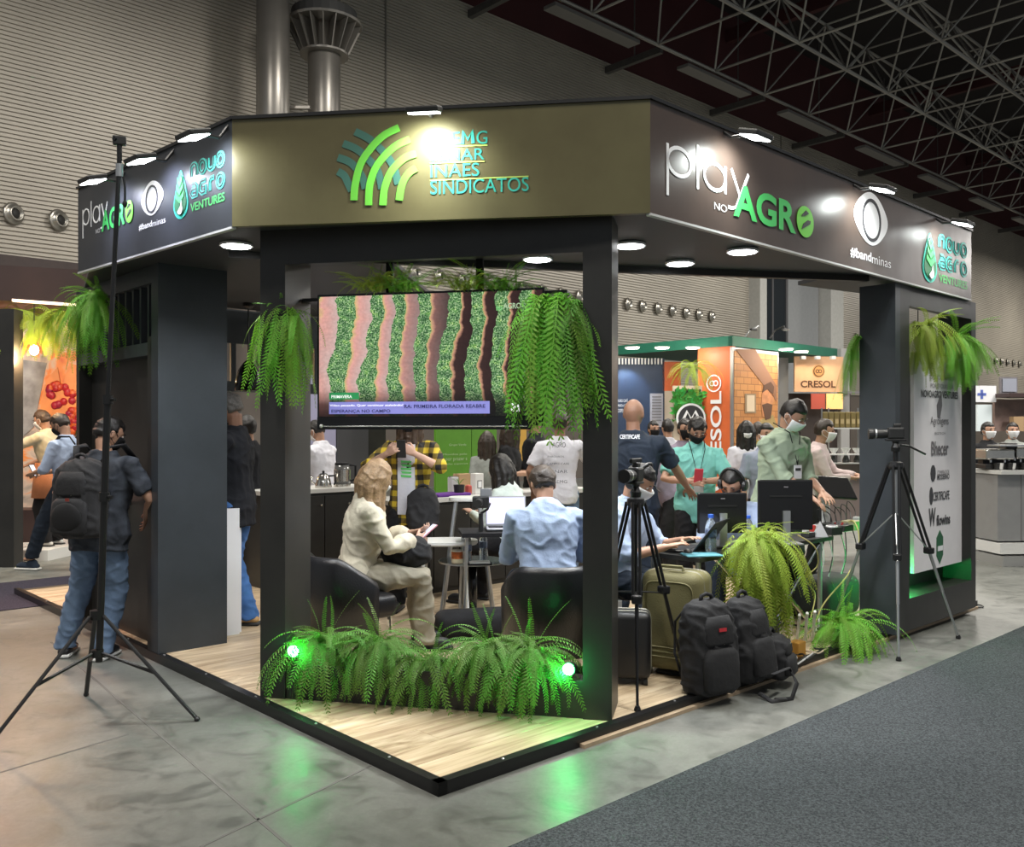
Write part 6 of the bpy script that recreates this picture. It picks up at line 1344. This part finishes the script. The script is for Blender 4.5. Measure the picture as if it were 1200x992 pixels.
# headphones
def headphones(t, lb):
    hc_ = jw(t, 2); s_ = t.scale.x; a = t['_hr']; Rh = Matrix([a[0:3], a[3:6], a[6:9]]); Rw = t.matrix_basis.to_3x3() @ Rh; q = thing('headphones', lb, 'headphones', hc_+Rw @ V((0, 0, .1)))
    obj('headband', MB().tube([hc_+Rw @ V((math.cos(R_(x))*.098, -.005, math.sin(R_(x))*.145)) for x in range(0, 181, 15)], .011, 8), LH, q, smooth=True)
    for sg in (-1, 1): obj('ear_cup', MB().lathe(hc_+Rw @ V((sg*.075, -.005, -.005)), [(.036, 0), (.046, .006), (.046, .028), (.034, .038)], 16, Rw @ Matrix.Rotation(R_(90*sg), 3, 'Y')), LH, q)
headphones(m17, 'black headphones worn by the man at the laptop'); headphones(m18, 'black headphones worn by the man behind the left monitor')
obj('microphone_boom', MB().tube([jw(m17, 2)+V((.1, -.02, -.03)), jw(m17, 2)+V((.12, -.10, -.06))], .004, 6), LH, bpy.data.objects['headphones'])

# ------------------------------------------------ tripods
TRM = mat('tripod_black', (.014, .014, .015), .35, .2)
def tripod(nm, lb, apex, feet, cz, twin=True, spread_z=.5, r=.012, centre=True, silver=False):
    apex = V(apex); t = thing(nm, lb, 'tripod', (apex.x, apex.y, min(f.z for f in feet))); sm = AL if silver else TRM
    obj('top_casting', MB().lathe(apex-ZZ*.03, [(.045, 0), (.055, .02), (.05, .05), (.03, .06)], 16), TRM, t)
    for f in feet:
        d = (f-apex); side = d.cross(ZZ).normalized()*.020; out = V((d.x, d.y, 0)).normalized()*.05; k1 = apex+out+(f-apex-out)*.48; k2 = apex+out+(f-apex-out)*.72
        lg = obj('leg', MB().cyl(apex+out+side, k1+side, r*.8, seg=8).cyl(apex+out-side, k1-side, r*.8, seg=8), TRM, t) if twin else obj('leg', MB().cyl(apex+out, k1, r, seg=8), TRM, t)
        obj('leg_joint', MB().rbox(k1, (.06, .06, .05), math.atan2(side.y, side.x), .01), TRM, lg)
        obj('lower_leg', MB().cyl(k1, k2, r*.95, seg=8).cyl(k2, f+ZZ*.015, r*.7, seg=8), sm, lg); obj('foot', MB().lathe(f, [(.018, 0), (.02, .01), (.012, .03)], 10), TRM, lg)
    if centre:
        c = V((apex.x, apex.y, cz)); obj('centre_column', MB().cyl(apex, c, .012, seg=8), sm, t)
        for f in feet:
            d = f-apex; k = apex+V((d.x, d.y, 0)).normalized()*.05+(f-apex)*.50; obj('spreader', MB().cyl(c+ZZ*.02, k, .005, seg=6), sm, t)
    return t
c2 = V((.735, 5.36, 0))
ap = D(745, 588, 5.36)
tripod('camera_tripod', 'black camera tripod beside the right portal post', ap, [G(747, 833, PH), G(804, 799, PH), V((.47, 5.60, PH))], .62, r=.012)
def video_camera(p, rz, lb, s=1.):
    t = thing('video_camera', lb, 'camera', p, R_(rz)); k = s
    obj('tripod_head', MB().lathe((0, 0, 0), [(.03, 0), (.035, .03), (.02, .06), (.03, .075)], 14), TRM, t, local=True); obj('camera_plate', MB().rbox((0, 0, .085), (.12*k, .06, .015), r=.004), TRM, t, local=True)
    obj('camera_body', MB().rbox((0, 0, .135), (.10*k, .07, .085), r=.012), LH, t, local=True); obj('lens', MB().lathe((-.05*k, 0, .13), [(.030, 0), (.035, .03), (.035, .09), (.040, .10), (.040, .13), (.03, .13)], 18, Matrix.Rotation(R_(-90), 3, 'Y')), LH, t, local=True, smooth=False)
    obj('lens_ring', MB().lathe((-.115*k, 0, .13), [(.0365, 0), (.0365, .012), (.035, .012)], 18, Matrix.Rotation(R_(-90), 3, 'Y')), AL, t, local=True)
    obj('hot_shoe', MB().rbox((.01, 0, .19), (.05, .04, .03), r=.008), LH, t, local=True); obj('pan_handle', MB().tube([(.02, 0, .05), (.10, .04, .04), (.22, .08, -.02)], .008, 6), TRM, t, local=True)
    return t
vc = video_camera(ap+ZZ*.03, 60, 'black camera with phone bracket on the tripod beside the right post')
obj('phone_bracket', MB().rbox((0, 0, .215), (.16, .02, .03), r=.005), TRM, vc, local=True)
cR = V((2.80, 6.60, 0)); apR = V((2.80, 6.60, HC-(545-503)/F*6.6))
tripod('camera_tripod', 'tall black tripod with silver struts in front of the right tower', apR, [G(1053, 774, 0), G(1123, 748, 0), V((2.47, 7.0, PH))], .98, r=.013, silver=True)
obj('riser', MB().cyl(apR, apR+ZZ*.10, .018, seg=10), TRM, bpy.data.objects['camera_tripod.001'])
video_camera(apR+ZZ*.10, -12, 'small silver and black video camera pointing left on the tall tripod', 1.15)
# light stand with action camera at the left
cS = V((-2.32, 5.02, 0)); top = D(140, 186, 5.02); h1 = D(113, 721, 5.02); h2 = D(114, 765, 5.02)
t = thing('light_stand', 'tall black three-legged light stand at the left', 'stand', cS)
obj('lower_pole', MB().cyl(D(116, 775, 5.02), D(126, 470, 5.02), .019, seg=12), TRM, t); obj('upper_pole', MB().cyl(D(126, 470, 5.02), top, .013, seg=12), TRM, t)
for v in (468, 582): 
    c = D(126-(v-470)*.033, v, 5.02); jn = obj('pole_clamp', MB().cyl(c-ZZ*.025, c+ZZ*.025, .028, seg=12), TRM, t); obj('clamp_knob', MB().cyl(c, c+V((.05, -.02, 0)), .010, seg=8), TRM, jn)
obj('leg_collar', MB().cyl(h1-ZZ*.02, h1+ZZ*.03, .035, seg=12), TRM, t); obj('leg_collar', MB().cyl(h2-ZZ*.02, h2+ZZ*.02, .033, seg=12), TRM, t)
for f in (G(-14, 874, .012), G(231, 842, .012), G(101, 813, .012)):
    a = h1+(V((f.x, f.y, h1.z))-h1).normalized()*.04; lg = obj('leg', MB().tube([a, f], .013, 8, flat=.7), TRM, t); mid = a.lerp(f, .56); obj('brace', MB().tube([h2+(V((f.x, f.y, h2.z))-h2).normalized()*.03, mid], .010, 6), TRM, lg); obj('rubber_foot', MB().ell(f, (.017, .017, .014), 8, 6), LH, lg)
t = thing('action_camera', 'small black action camera clamped on top of the light stand', 'camera', top)
obj('camera_body', MB().rbox(top+ZZ*.10, (.07, .035, .05), R_(20), .006), LH, t); obj('lens', MB().cyl(top+V((-.015, -.018, .105)), top+V((-.018, -.03, .105)), .012, seg=10), mat('gloss_black'), t); obj('grip', MB().cyl(top+ZZ*-.02, top+ZZ*.075, .014, seg=10), TRM, t)
obj('clamp', MB().cyl(top+ZZ*-.10, top+ZZ*-.03, .020, seg=10), AL, t); obj('hanging_clip', MB().tube([top+V((.02, 0, -.10)), top+V((.03, 0, -.16)), top+V((.03, 0, -.24))], .007, 6), TRM, t); obj('cable_clip', MB().ell(top+V((.03, 0, -.25)), (.015, .012, .02), 8, 6), TRM, t)

# ------------------------------------------------ neighbouring stands
def stand_light(p, pw, col=(1, .9, .7), r=.1): lamp('POINT', 'stand_lamp_light', p, pw, col, r)
# left stand with mural
OM, N, L, b = nodes_mat('orange_mural'); tc = N.new('ShaderNodeTexCoord'); n1 = noise_n(1.6, 4, .55, 1.5); r1 = ramp(n1.outputs[0], [(.33, (.30, .27, .25)), (.45, (.62, .50, .42)), (.54, (.80, .28, .07)), (.68, (.62, .10, .04)), (.8, (.05, .10, .03))]); L.new(r1.outputs[0], b.inputs['Base Color']); b.inputs['Roughness'].default_value = .5
fm = Fr(V((-6.6, 12.6, 0)), V((1, .15, 0))); a0, z0_ = fm.px(14, 640); a1, _ = fm.px(106, 640); 
mu = thing('mural_wall', 'backlit orange mural of hands picking red coffee cherries on the left stand', 'mural', fm.p((a0+a1)/2, 0, 0))
obj('mural_panel', MB().obox(fm.p(a0-.3, .15, 0), fm.u*(a1-a0+.5), -fm.n*.06, ZZ*3.0), OM, mu)
HND = mat('mural_hand_orange', (.80, .30, .10), .5, var=.3, vscale=3); CHY = mat('cherry_red', (.50, .03, .02), .35, rnd=.4); LFG = mat('mural_leaf_green', (.06, .12, .03), .6); GRYM = mat('mural_grey', (.28, .28, .29), .6, var=.5, vscale=5)
def mshape(P, m, d, nm='mural_print', lb=None): obj(nm, fm.poly(MB(), [fm.px(*p) for p in P], d, .01), m, mu, lb)
mshape([(17, 420), (55, 425), (48, 460), (40, 500), (17, 520)], GRYM, .002, lb='grey landscape print')
mshape([(48, 470), (55, 445), (68, 430), (73, 460), (72, 500), (60, 520), (48, 500)], HND, .012, lb='left printed orange hand'); mshape([(73, 500), (72, 460), (82, 425), (97, 430), (96, 470), (90, 500), (80, 510)], HND, .022, lb='right printed orange hand')
mshape([(82, 470), (100, 440), (104, 440), (104, 520), (90, 510)], LFG, .012, lb='printed green leaves')
cme = mesh_of('cherry', MB().ell((0, 0, 0), (.055, .03, .055), 8, 6), True); cme.materials.append(CHY); rd = random.Random(4)
for k in range(60):
    u, v = (rd.uniform(80, 104), rd.uniform(478, 508)) if k < 40 else (rd.uniform(58, 86), rd.uniform(450, 475)); a, z = fm.px(u, v); inst('coffee_cherry', cme, Matrix.Translation(fm.p(a, z, .03)), mu)
bmn = thing('stand_canopy', 'dark brown canopy beam of the neighbouring stand at the left', 'canopy', G(0, 345, 2.9) if False else V((-6, 10.8, 2.9)))
BRN = mat('dark_brown_cladding', (.040, .020, .018), .5, var=.2, vscale=2)
obj('beam', MB().obox(D(-60, 349, 10.6), D(118, 357, 11.2)-D(-60, 349, 10.6), V((0, 1.6, 0)), ZZ*.42), BRN, bmn); obj('light_strip', MB().obox(D(14, 353, 10.5), D(110, 360, 11.1)-D(14, 353, 10.5), V((0, .05, 0)), ZZ*.03), em('warm_strip', (1, .7, .5), 2.5), bmn)
obj('post', MB().obox(V((D(-6, 640, 10.5).x, 10.5, 0)), V((.22, 0, 0)), V((0, .2, 0)), ZZ*3.0), BOARD, bmn)
obj('red_post', MB().obox(V((D(13, 640, 10.9).x, 10.9, 0)), V((.06, 0, 0)), V((0, .06, 0)), ZZ*2.9), mat('dark_red', (.12, .01, .015), .5), bmn)
pl_ = obj('plinth', MB().obox(G(-60, 657, .0), G(56, 657, 0)-G(-60, 657, 0), V((.3, 2.6, 0)), ZZ*.13), PLW, label='white plinth of the stand at the left', cat='plinth')
for k, (u, v) in enumerate(((28, 372), (52, 378), (80, 372))):
    p = D(u, v, 11.0); fern('yellow-lit fern under the left stand canopy, '+('leftmost', 'middle one behind the bulb', 'rightmost beside the tower fern')[k], p, [('H', 26, .5, .8), ('C', 24, .45, .8), ('A', 8, .3, .5)], -90, 150, 'y', None, 70+k, jit=.1, pot=False)
p = D(40, 410, 10.7); t = thing('light_bulb', 'bare glowing bulb hanging under the ferns of the left stand', 'bulb', p); obj('bulb_glass', MB().ell(p, (.05, .05, .06), 14, 10), em('bulb_glow', (1, .85, .5), 30), t); obj('bulb_cord', MB().cyl(p+ZZ*.05, p+ZZ*.55, .006, seg=6), LH, t); stand_light(p-V((0, .1, .1)), 60, (1, .62, .32))
lamp('AREA', 'left_stand_wash', V((-6.3, 10.9, 2.8)), 30, (1, .75, .55), .8, target=V((-6.4, 12.5, 1.6)))
lamp('SPOT', 'left_stand_floor_wash', V((-5.3, 8.2, 3.2)), 380, (1, .50, .36), .3, target=V((-4.4, 6.6, 0)), spot=84, blend=.7)
t = thing('counter', 'dark counter edge behind the barista at the left stand', 'counter', V((-6.5, 11.2, .13))); obj('counter_body', MB().box(D(20, 620, 12.0)+ZZ*0, (.8, .4, .55)), BRN, t); obj('chrome_leg', MB().cyl(D(12, 640, 11.0), D(22, 605, 11.2), .04, seg=10), CHR, t)

# orange stand with green canopy
GC = mat('canopy_green', (.012, .13, .08), .55, var=.06); CN = V((3.75, 15.4, 0)); zT, zBt = 3.20, 3.02
cz0 = HC+(503-405)/F*15.4; cz1 = HC+(503-393)/F*15.4
cs = thing('orange_stand', 'stand with green canopy and orange lettered pillar in the background', 'stand', CN, R_(43))
obj('canopy_edge', MB().obox(CN+ZZ*cz0, LD*2.9, RD*.08, ZZ*(cz1-cz0)), GC, cs); obj('canopy_edge', MB().obox(CN+ZZ*cz0, RD*4.6, LD*.08, ZZ*(cz1-cz0)), GC, cs)
obj('canopy_deck', MB().obox(CN+ZZ*(cz0+.02)+RD*.08+LD*.08, RD*4.5, LD*2.8, ZZ*.06), mat('deck_green_dark', (.015, .09, .06), .6), cs)
ORG = mat('pillar_orange', (.62, .13, .035), .5, var=.05)
fC = Fr(CN+RD*.02, LD); fC2 = Fr(CN+LD*.02+RD*.0, RD)
a1 = fC.px(819, 450)[0]; obj('pillar', MB().obox(CN+LD*.02+RD*.02, LD*abs(a1), RD*.10, ZZ*cz0), ORG, cs)
q = MB(); fCt = Fr(CN-RD*.0+RD*.02, -LD); 
aL = fCt.px(833, 470)[0]; aR = fCt.px(846, 470)[0]; z0_ = HC-(575-503)/F*15.6; z1_ = HC+(503-458)/F*15.6
fCt.text(q, 'CRESOL', aL, z0_, aR, z1_, .012, bold=.02, turn=True, flip=False)
obj('lettering', q, WHT, cs, label='white CRESOL lettering running up the pillar')
def knot(fr, u, v, r, m, par, d=.012, bg=None):
    a, z = fr.px(u, v)
    if bg: obj('emblem_disc', fr.poly(MB(), [(a+r*1.25*math.cos(R_(x)), z+r*1.25*math.sin(R_(x))) for x in range(0, 360, 15)], d-.008), bg, par)
    q = MB(); fr.stroke(q, [(a+r*math.cos(R_(x)), z+r*math.sin(R_(x))) for x in range(0, 360, 15)], r*.16, d, closed=True); obj('emblem_ring', q, m, par)
    for sg in (-1, 1): q = MB(); fr.stroke(q, [(a+sg*r*.28+r*.30*math.cos(R_(x)), z+r*.30*math.sin(R_(x))) for x in range(0, 360, 24)], r*.15, d, closed=True); obj('emblem_loop', q, m, par)
knot(fCt, 837, 449, .14, WHT, cs)
# big coffee photograph on the right face
fP = Fr(CN-LD*.0, RD); A0 = .03; A1 = fP.px(911, 450)[0]
obj('photo_frame', MB().obox(fP.p(A0-.02, .2, .0), RD*(A1-A0+.06), LD*.05, ZZ*(cz0-.22)), AL, cs)
BRK, N, L, b = nodes_mat('warm_brick_print'); tc = N.new('ShaderNodeTexCoord'); br = N.new('ShaderNodeTexBrick'); mp = N.new('ShaderNodeMapping'); mp.inputs['Rotation'].default_value = (PI/2, 0, 0); L.new(tc.outputs['Object'], mp.inputs[0]); L.new(mp.outputs[0], br.inputs[0])
br.inputs['Color1'].default_value = (.55, .26, .09, 1); br.inputs['Color2'].default_value = (.42, .18, .06, 1); br.inputs['Mortar'].default_value = (.25, .11, .04, 1); br.inputs['Scale'].default_value = 2.2; br.inputs['Mortar Size'].default_value = .015; L.new(br.outputs[0], b.inputs['Base Color']); b.inputs['Roughness'].default_value = .6
obj('photo_print', MB().obox(fP.p(A0+.02, .25, .01), RD*(A1-A0-.02), LD*.01, ZZ*(cz0-.33)), BRK, cs, 'warm brown photograph of a brick café wall')
def pshape(P, m, d=.014, lb=None, nm='photo_figure'): obj(nm, fP.poly(MB(), [fP.px(*p) for p in P], d, .004), m, cs, lb)
PB1 = mat('print_dark_brown', (.10, .05, .03), .7); PB2 = mat('print_skin', (.50, .22, .10), .7, var=.3); PB3 = mat('print_cream', (.62, .50, .36), .7)
pshape([(861, 409), (884, 409), (909, 452), (909, 470), (893, 450)], mat('print_beam', (.24, .12, .07), .7), lb='printed sloping beam')
pshape([(872, 461), (885, 461), (885, 484), (872, 484)], mat('print_frame', (.28, .20, .12), .7), lb='printed picture frame'); pshape([(874, 463), (883, 463), (883, 482), (874, 482)], PB3, .019, lb='printed white sheet')
pshape([(892, 460), (895, 450), (902, 448), (906, 455), (906, 470), (903, 474), (900, 490), (893, 488), (891, 474)], PB2, .014, lb='printed bearded man in profile'); pshape([(892, 460), (894, 451), (902, 447), (906, 453), (905, 462), (898, 456)], PB1, .019); pshape([(892, 474), (898, 472), (904, 474), (902, 490), (896, 492)], PB1, .019)
pshape([(884, 520), (890, 492), (905, 486), (910, 500), (910, 530), (884, 530)], mat('print_shirt', (.34, .25, .10), .7), .014)
# back board CRESOL
fB = Fr(D(958, 440, 17.5)*1.0-ZZ*D(958, 440, 17.5).z, V((1, .12, 0)))
bB = thing('cafe_sign', 'peach board with brown lettering lit by three spots in the background', 'sign', fB.p(0, 0, 0))
def brect(fr, u0, v0, u1, v1, m, par, d=0., th=.04, nm='board', lb=None):
    a0, b0 = fr.px(u0, v1); a1, b1 = fr.px(u1, v0); return obj(nm, MB().prism([fr.p(a0, b0, d), fr.p(a1, b0, d), fr.p(a1, b1, d), fr.p(a0, b1, d)], fr.n*th), m, par, lb)
PCH = mat('peach_board', (.62, .36, .20), .6, var=.05); SBR = mat('sign_brown', (.10, .04, .015), .5)
brect(fB, 930, 418, 987, 459, PCH, bB); q = MB(); fB.textpx(q, 'CRESOL', (937, 454), (978, 446), d=.045, bold=.03); obj('lettering', q, SBR, bB, 'brown CRESOL lettering'); knot(fB, 958, 435, .10, SBR, bB, .055, mat('emblem_gold', (.50, .25, .08), .5))
for u in (941, 958, 976): p = D(u, 419, 17.1); obj('spot_head', MB().box(p, (.08, .1, .06)), PLW, bB); lamp('SPOT', 'sign_spot', p+V((0, 0, -.04)), 12, (1, .85, .6), .04, target=fB.p(fB.px(u, 440)[0], HC+.9, 0), spot=80)
brect(fB, 987, 408, 997, 600, mat('grey_column_paint', (.30, .30, .30), .6), bB, -.2, .15, 'column'); brect(fB, 907, 418, 929, 600, mat('grey_wall_paint', (.20, .20, .20), .6), bB, -.3, .1, 'wall_panel')
brect(fB, 930, 460, 1010, 600, mat('dark_back', (.06, .045, .04), .6), bB, -.5, .05, 'back_panel'); brect(fB, 968, 461, 987, 479, em('menu_glow', (.75, .42, .15), .8), bB, .0, .03, 'menu_screen'); brect(fB, 950, 461, 966, 479, mat('red_menu', (.45, .08, .05), .6), bB, .0, .03, 'menu_board')
brect(fB, 986, 458, 1011, 461, GT, bB, 0, .05, 'shelf_edge')
# shelf with bags, dripper rail
fS = Fr(V((D(960, 500, 11.5).x, 11.5, 0)), V((1, .10, 0)))
sh = thing('glass_shelf', 'glass shelf frame with coffee bags and drippers beyond the man in sage', 'shelf', fS.p(0, 0, 0))
for v in (501, 531, 541): brect(fS, 958, v, 1045, v+1.5, PLW if v != 541 else WC, sh, 0, .25, 'shelf_board')
for u in (958, 966, 1000, 1007): brect(fS, u, 478, u+1, 541, AL, sh, .1, .02, 'shelf_post')
brect(fS, 955, 543, 1050, 620, mat('mauve_counter', (.22, .17, .16), .5), sh, 0, .05, 'counter_front')
KB = mat('kraft_green_bag', (.20, .15, .05), .6)
for k in range(8):
    u = 962+6.4*k; p = fS.p(fS.px(u, 500)[0], fS.px(u, 501)[1], .12); t = thing('coffee_bag', 'dark kraft coffee bag on the glass shelf, '+ORD[k]+' from the left', 'bag', p, 0, 'coffee bags on the glass shelf'); obj('bag_body', MB().rbox(p+ZZ*.10, (.062, .05, .20), .05, .012), KB, t); obj('bag_label', MB().box(p+V((0, -.027, .08)), (.04, .003, .06)), mat('label_tan', (.45, .35, .18), .6), t)
for k, u in enumerate((972, 986, 999)):
    p = fS.p(fS.px(u, 530)[0], fS.px(u, 531)[1], .12); t = thing('coffee_dripper', 'white cone dripper on the glass rail, '+('left', 'middle', 'right')[k]+' of three', 'dripper', p); obj('cone', MB().lathe(p, [(.02, 0), (.06, .07), (.057, .07), (.018, .004)], 16), PLW, t); obj('flask', MB().lathe(p-ZZ*.13, [(.04, .02), (.045, .05), (.02, .11)], 14), mat('smoked_glass'), t)
# navy exhibition wall, plant wall, orange column behind
fN = Fr(V((D(750, 450, 17).x, 17.0, 0)), V((1, .05, 0)))
nw = thing('navy_wall', 'navy blue exhibition wall with white lettering in the background', 'wall', fN.p(0, 0, 0))
brect(fN, 715, 420, 778, 600, mat('navy_panel', (.018, .035, .075), .5, var=.1), nw, 0, .05, 'wall_panel'); brect(fN, 776, 424, 797, 458, ORG, nw, 0, .05, 'orange_panel'); brect(fN, 777, 458, 797, 600, mat('cream_panel', (.50, .42, .32), .6), nw, 0, .05, 'cream_panel'); brect(fN, 761, 461, 776, 500, mat('pale_panel', (.34, .34, .38), .6), nw, .055, .02, 'notice_panel')
for k in range(14): brect(fN, 724+3.8*k, 420, 725.6+3.8*k, 427, em('truss_white', (.6, .65, .75), .6) if False else PLW, nw, .06, .03, 'light_slat')
for tx, v in (('AGRO CAFÉ', 471), ('PRODUÇÃO', 477), ('COOPERATIVA', 483)): q = MB(); fN.textpx(q, tx, (723, v), (735, v-4), d=.055); obj('lettering', q, WHT, nw)
for k in range(9): q = MB(); a, z = fN.px(763, 465+3.4*k); a_ = fN.px(774, 465)[0]; fN.stroke(q, [(a, z), (a_, z)], .02, .08); obj('text_line', q, GT, nw)
lamp('SPOT', 'navy_wall_spot', D(735, 425, 16.6), 40, (.6, .8, 1), .05, target=D(735, 470, 17), spot=90)
fG2 = Fr(V((D(805, 470, 15.9).x, 15.9, 0)), V((1, .05, 0)))
pw_ = thing('plant_wall', 'framed green plant wall with a round white mountain logo', 'plant wall', fG2.p(0, 0, 0)); brect(fG2, 788, 452, 822, 600, mat('cream_panel'), pw_, 0, .05, 'frame_panel'); brect(fG2, 790, 456, 820, 490, mat('moss_base', (.01, .03, .01), .9), pw_, .055, .02, 'moss_base')
lf_ = mesh_of('leaf', MB().add([(0, 0, 0), (.03, -.02, .05), (0, -.035, .11), (-.03, -.02, .05)], [(0, 1, 2, 3)])); lf_.materials.append(mat('leaf_vivid', (.05, .34, .04), .5, rnd=.4)); rd = random.Random(8)
for k in range(260):
    a, z = fG2.px(rd.uniform(790, 820), rd.uniform(457, 490)); inst('leaf', lf_, Matrix.Translation(fG2.p(a, z-.05, .08)) @ Matrix.Rotation(rd.uniform(-2, 2), 4, 'Y') @ Matrix.Scale(rd.uniform(.8, 1.3), 4), pw_)
a, z = fG2.px(807, 490); R0 = .26; q = MB(); fG2.poly(q, [(a+R0*math.cos(R_(x)), z+R0*math.sin(R_(x))) for x in range(0, 360, 12)], .16, .01); obj('logo_disc', q, WHT, pw_); q = MB(); fG2.poly(q, [(a+R0*.86*math.cos(R_(x)), z+R0*.86*math.sin(R_(x))) for x in range(0, 360, 12)], .175, .006); obj('logo_field', q, DKV, pw_)
q = MB(); fG2.stroke(q, [(a-.17, z-.08), (a-.07, z+.12), (a, z-.02), (a+.07, z+.12), (a+.17, z-.08)], .05, .185, .004); obj('logo_peaks', q, WHT, pw_, 'white zigzag mountain logo')
fern('hanging fern above the round mountain logo', D(813, 432, 15.2), [('H', 20, .4, .7), ('C', 20, .4, .7), ('A', 8, .3, .5)], -90, 150, 'y', None, 81, pot=False, jit=.1)
# lamps under the green canopy
for k, (u, v, y) in enumerate(((741, 416, 15.6), (776, 411, 15.6), (812, 407, 15.6), (921, 414, 15.9), (939, 416, 16.4))):
    p = V((D(u, v, y).x, y, cz0)); t = thing('ceiling_light', 'small round spot under the green canopy, '+('leftmost', 'second from the left', 'third from the left', 'first right of the photograph', 'second right of the photograph')[k], 'downlight', p); obj('light_disc', MB().lathe(p-ZZ*.03, [(.11, 0), (.11, .02)], 18), DLG, t); obj('light_rim', MB().lathe(p-ZZ*.02, [(.13, 0), (.13, .02), (.11, .02)], 18), PLW, t); lamp('POINT', 'canopy_spot', p-ZZ*.12, 9, (1, .9, .75), .06)
lamp('AREA', 'photo_wash', CN-LD*1.2+RD*1.2+ZZ*3.3, 22, (1, .85, .65), .5, target=CN+RD*.8+ZZ*1.8)
lamp('AREA', 'pillar_wash', CN-RD*1.6+LD*.3+ZZ*3.4, 10, (1, .95, .9), .5, target=CN+LD*.3+ZZ*1.8)
for k, (u0, u1) in enumerate(((872, 883), (902, 920))):
    a = D(u0, 396, 15.8); b_ = D(u1, 386, 15.4); t = thing('arm_lamp', 'thin curved arm lamp on top of the green canopy, '+('left one', 'right one')[k], 'lamp', a); obj('lamp_arm', MB().tube([a, a+V((.1, 0, .14)), a+V((.22, -.1, .2)), b_], .012, 6), LH if k else AL, t); obj('lamp_head', MB().rbox(b_, (.12, .06, .04), .3, .01), LH, t)
# right-hand steel counter with machines
fK = Fr(G(1143, 655, 0), V((1, .10, 0))); 
kc = thing('steel_counter', 'long steel counter with pale plinth at the right edge', 'counter', fK.p(0, 0, 0))
brect(fK, 1139, 552, 1290, 628, mat('counter_steel', (.34, .34, .34), .35, .3, var=.05), kc, 0, .5, 'counter_front'); brect(fK, 1137, 548, 1290, 553, WC, kc, .0, .6, 'worktop'); brect(fK, 1139, 628, 1290, 642, PLW, kc, 0, .55, 'skirting'); brect(fK, 1139, 642, 1290, 656, mat('plinth_steel', (.45, .45, .44), .3, .5), kc, .0, .6, 'plinth')
for k in range(3): brect(fK, 1165+38*k, 553, 1165.6+38*k, 628, GT, kc, .5, .006, 'seam')
mn = [('espresso_machine', 1150, .34, .30, .26, 'steel espresso machine nearest the right tower'), ('coffee_grinder', 1166, .14, .2, .34, 'black coffee grinder between the two espresso machines'), ('espresso_machine', 1184, .34, .3, .28, 'steel espresso machine nearest the right picture edge'), ('glass_jar', 1197, .12, .12, .22, 'glass jar at the far right of the steel counter')]
for nm, u, w, d, h, lb in mn:
    a, z = fK.px(u, 548); p = fK.p(a, z, .25); t = thing(nm, lb, nm.split('_')[1], p)
    obj('housing', MB().rbox(p+ZZ*h*.68, (w, d, h*.5), r=.02), ST if 'grinder' not in nm else LH, t); obj('base', MB().rbox(p+ZZ*.03, (w, d*.9, .06), r=.01), LH, t); obj('column', MB().box(p+V((0, .06, h*.4)), (w*.8, d*.4, h*.6)), LH, t)
    for s_ in (-1, 1): obj('spout', MB().cyl(p+V((s_*w*.25, -.08, h*.45)), p+V((s_*w*.25, -.08, h*.30)), .012, seg=8), CHR, t)
for k, u in enumerate((1143, 1147, 1158, 1161, 1173, 1177, 1191, 1194)):
    a, z = fK.px(u, 548); p = fK.p(a, z, .42); t = thing('cup', ('black', 'white')[k % 2]+' cup on the steel counter, '+ORD[k]+' of the cups from the left', 'cup', p, 0, ('black', 'white')[k % 2]+' cups on the steel counter'); obj('cup_wall', MB().lathe(p, [(.025, 0), (.036, .075), (.033, .075), (.02, .006)], 14), (LH, PLW)[k % 2], t)
brect(fK, 1139, 520, 1290, 522, AL, kc, .3, .25, 'glass_rail')
fK2 = Fr(V((D(1170, 480, 14).x, 14, 0)), V((1, .1, 0)))
bb = thing('back_shelf', 'back shelf with white notice, small screen and boxes behind the steel counter', 'shelf', fK2.p(0, 0, 0))
brect(fK2, 1140, 452, 1165, 471, WHT, bb, .02, .03, 'notice', 'white notice with a blue cross'); brect(fK2, 1168, 442, 1188, 461, GT, bb, .05, .04, 'screen_frame'); brect(fK2, 1170, 444, 1186, 459, mat('screen_grey', (.30, .32, .38), .4), bb, .10, .01, 'small_screen'); brect(fK2, 1164, 462, 1290, 466, BRN, bb, 0, .4, 'shelf_board')
brect(fK2, 1143, 474, 1160, 505, em('fridge_glow', (.5, .55, .55), .5), bb, .0, .05, 'lit_cabinet'); brect(fK2, 1168, 468, 1290, 505, mat('mauve_back', (.22, .15, .13), .6, var=.2), bb, -.1, .05, 'back_panel'); brect(fK2, 1180, 488, 1192, 505, mat('cardboard'), bb, .06, .1, 'carton')
q = MB(); a, z = fK2.px(1148, 462); fK2.stroke(q, [(a-.07, z), (a+.07, z)], .04, .055); fK2.stroke(q, [(a, z-.07), (a, z+.07)], .04, .055); obj('blue_cross', q, mat('cross_blue', (.1, .15, .5), .5), bb)
lamp('AREA', 'steel_counter_wash', V((9.0, 11.0, 4.2)), 140, (1, .95, .9), 1.0, target=V((6.8, 12.6, 1.0)))
# hall floor visitors' goods: small platform cable by the tower
cable([BP(5.9, .1, .01), BP(6.15, -.05, .01), BP(6.25, .05, .01), BP(6.1, .18, .01), BP(5.88, .2, .02)], .006, BCB, 'black cable loop on the floor at the foot of the right tower')
bpy.data.scenes.remove(TMP)
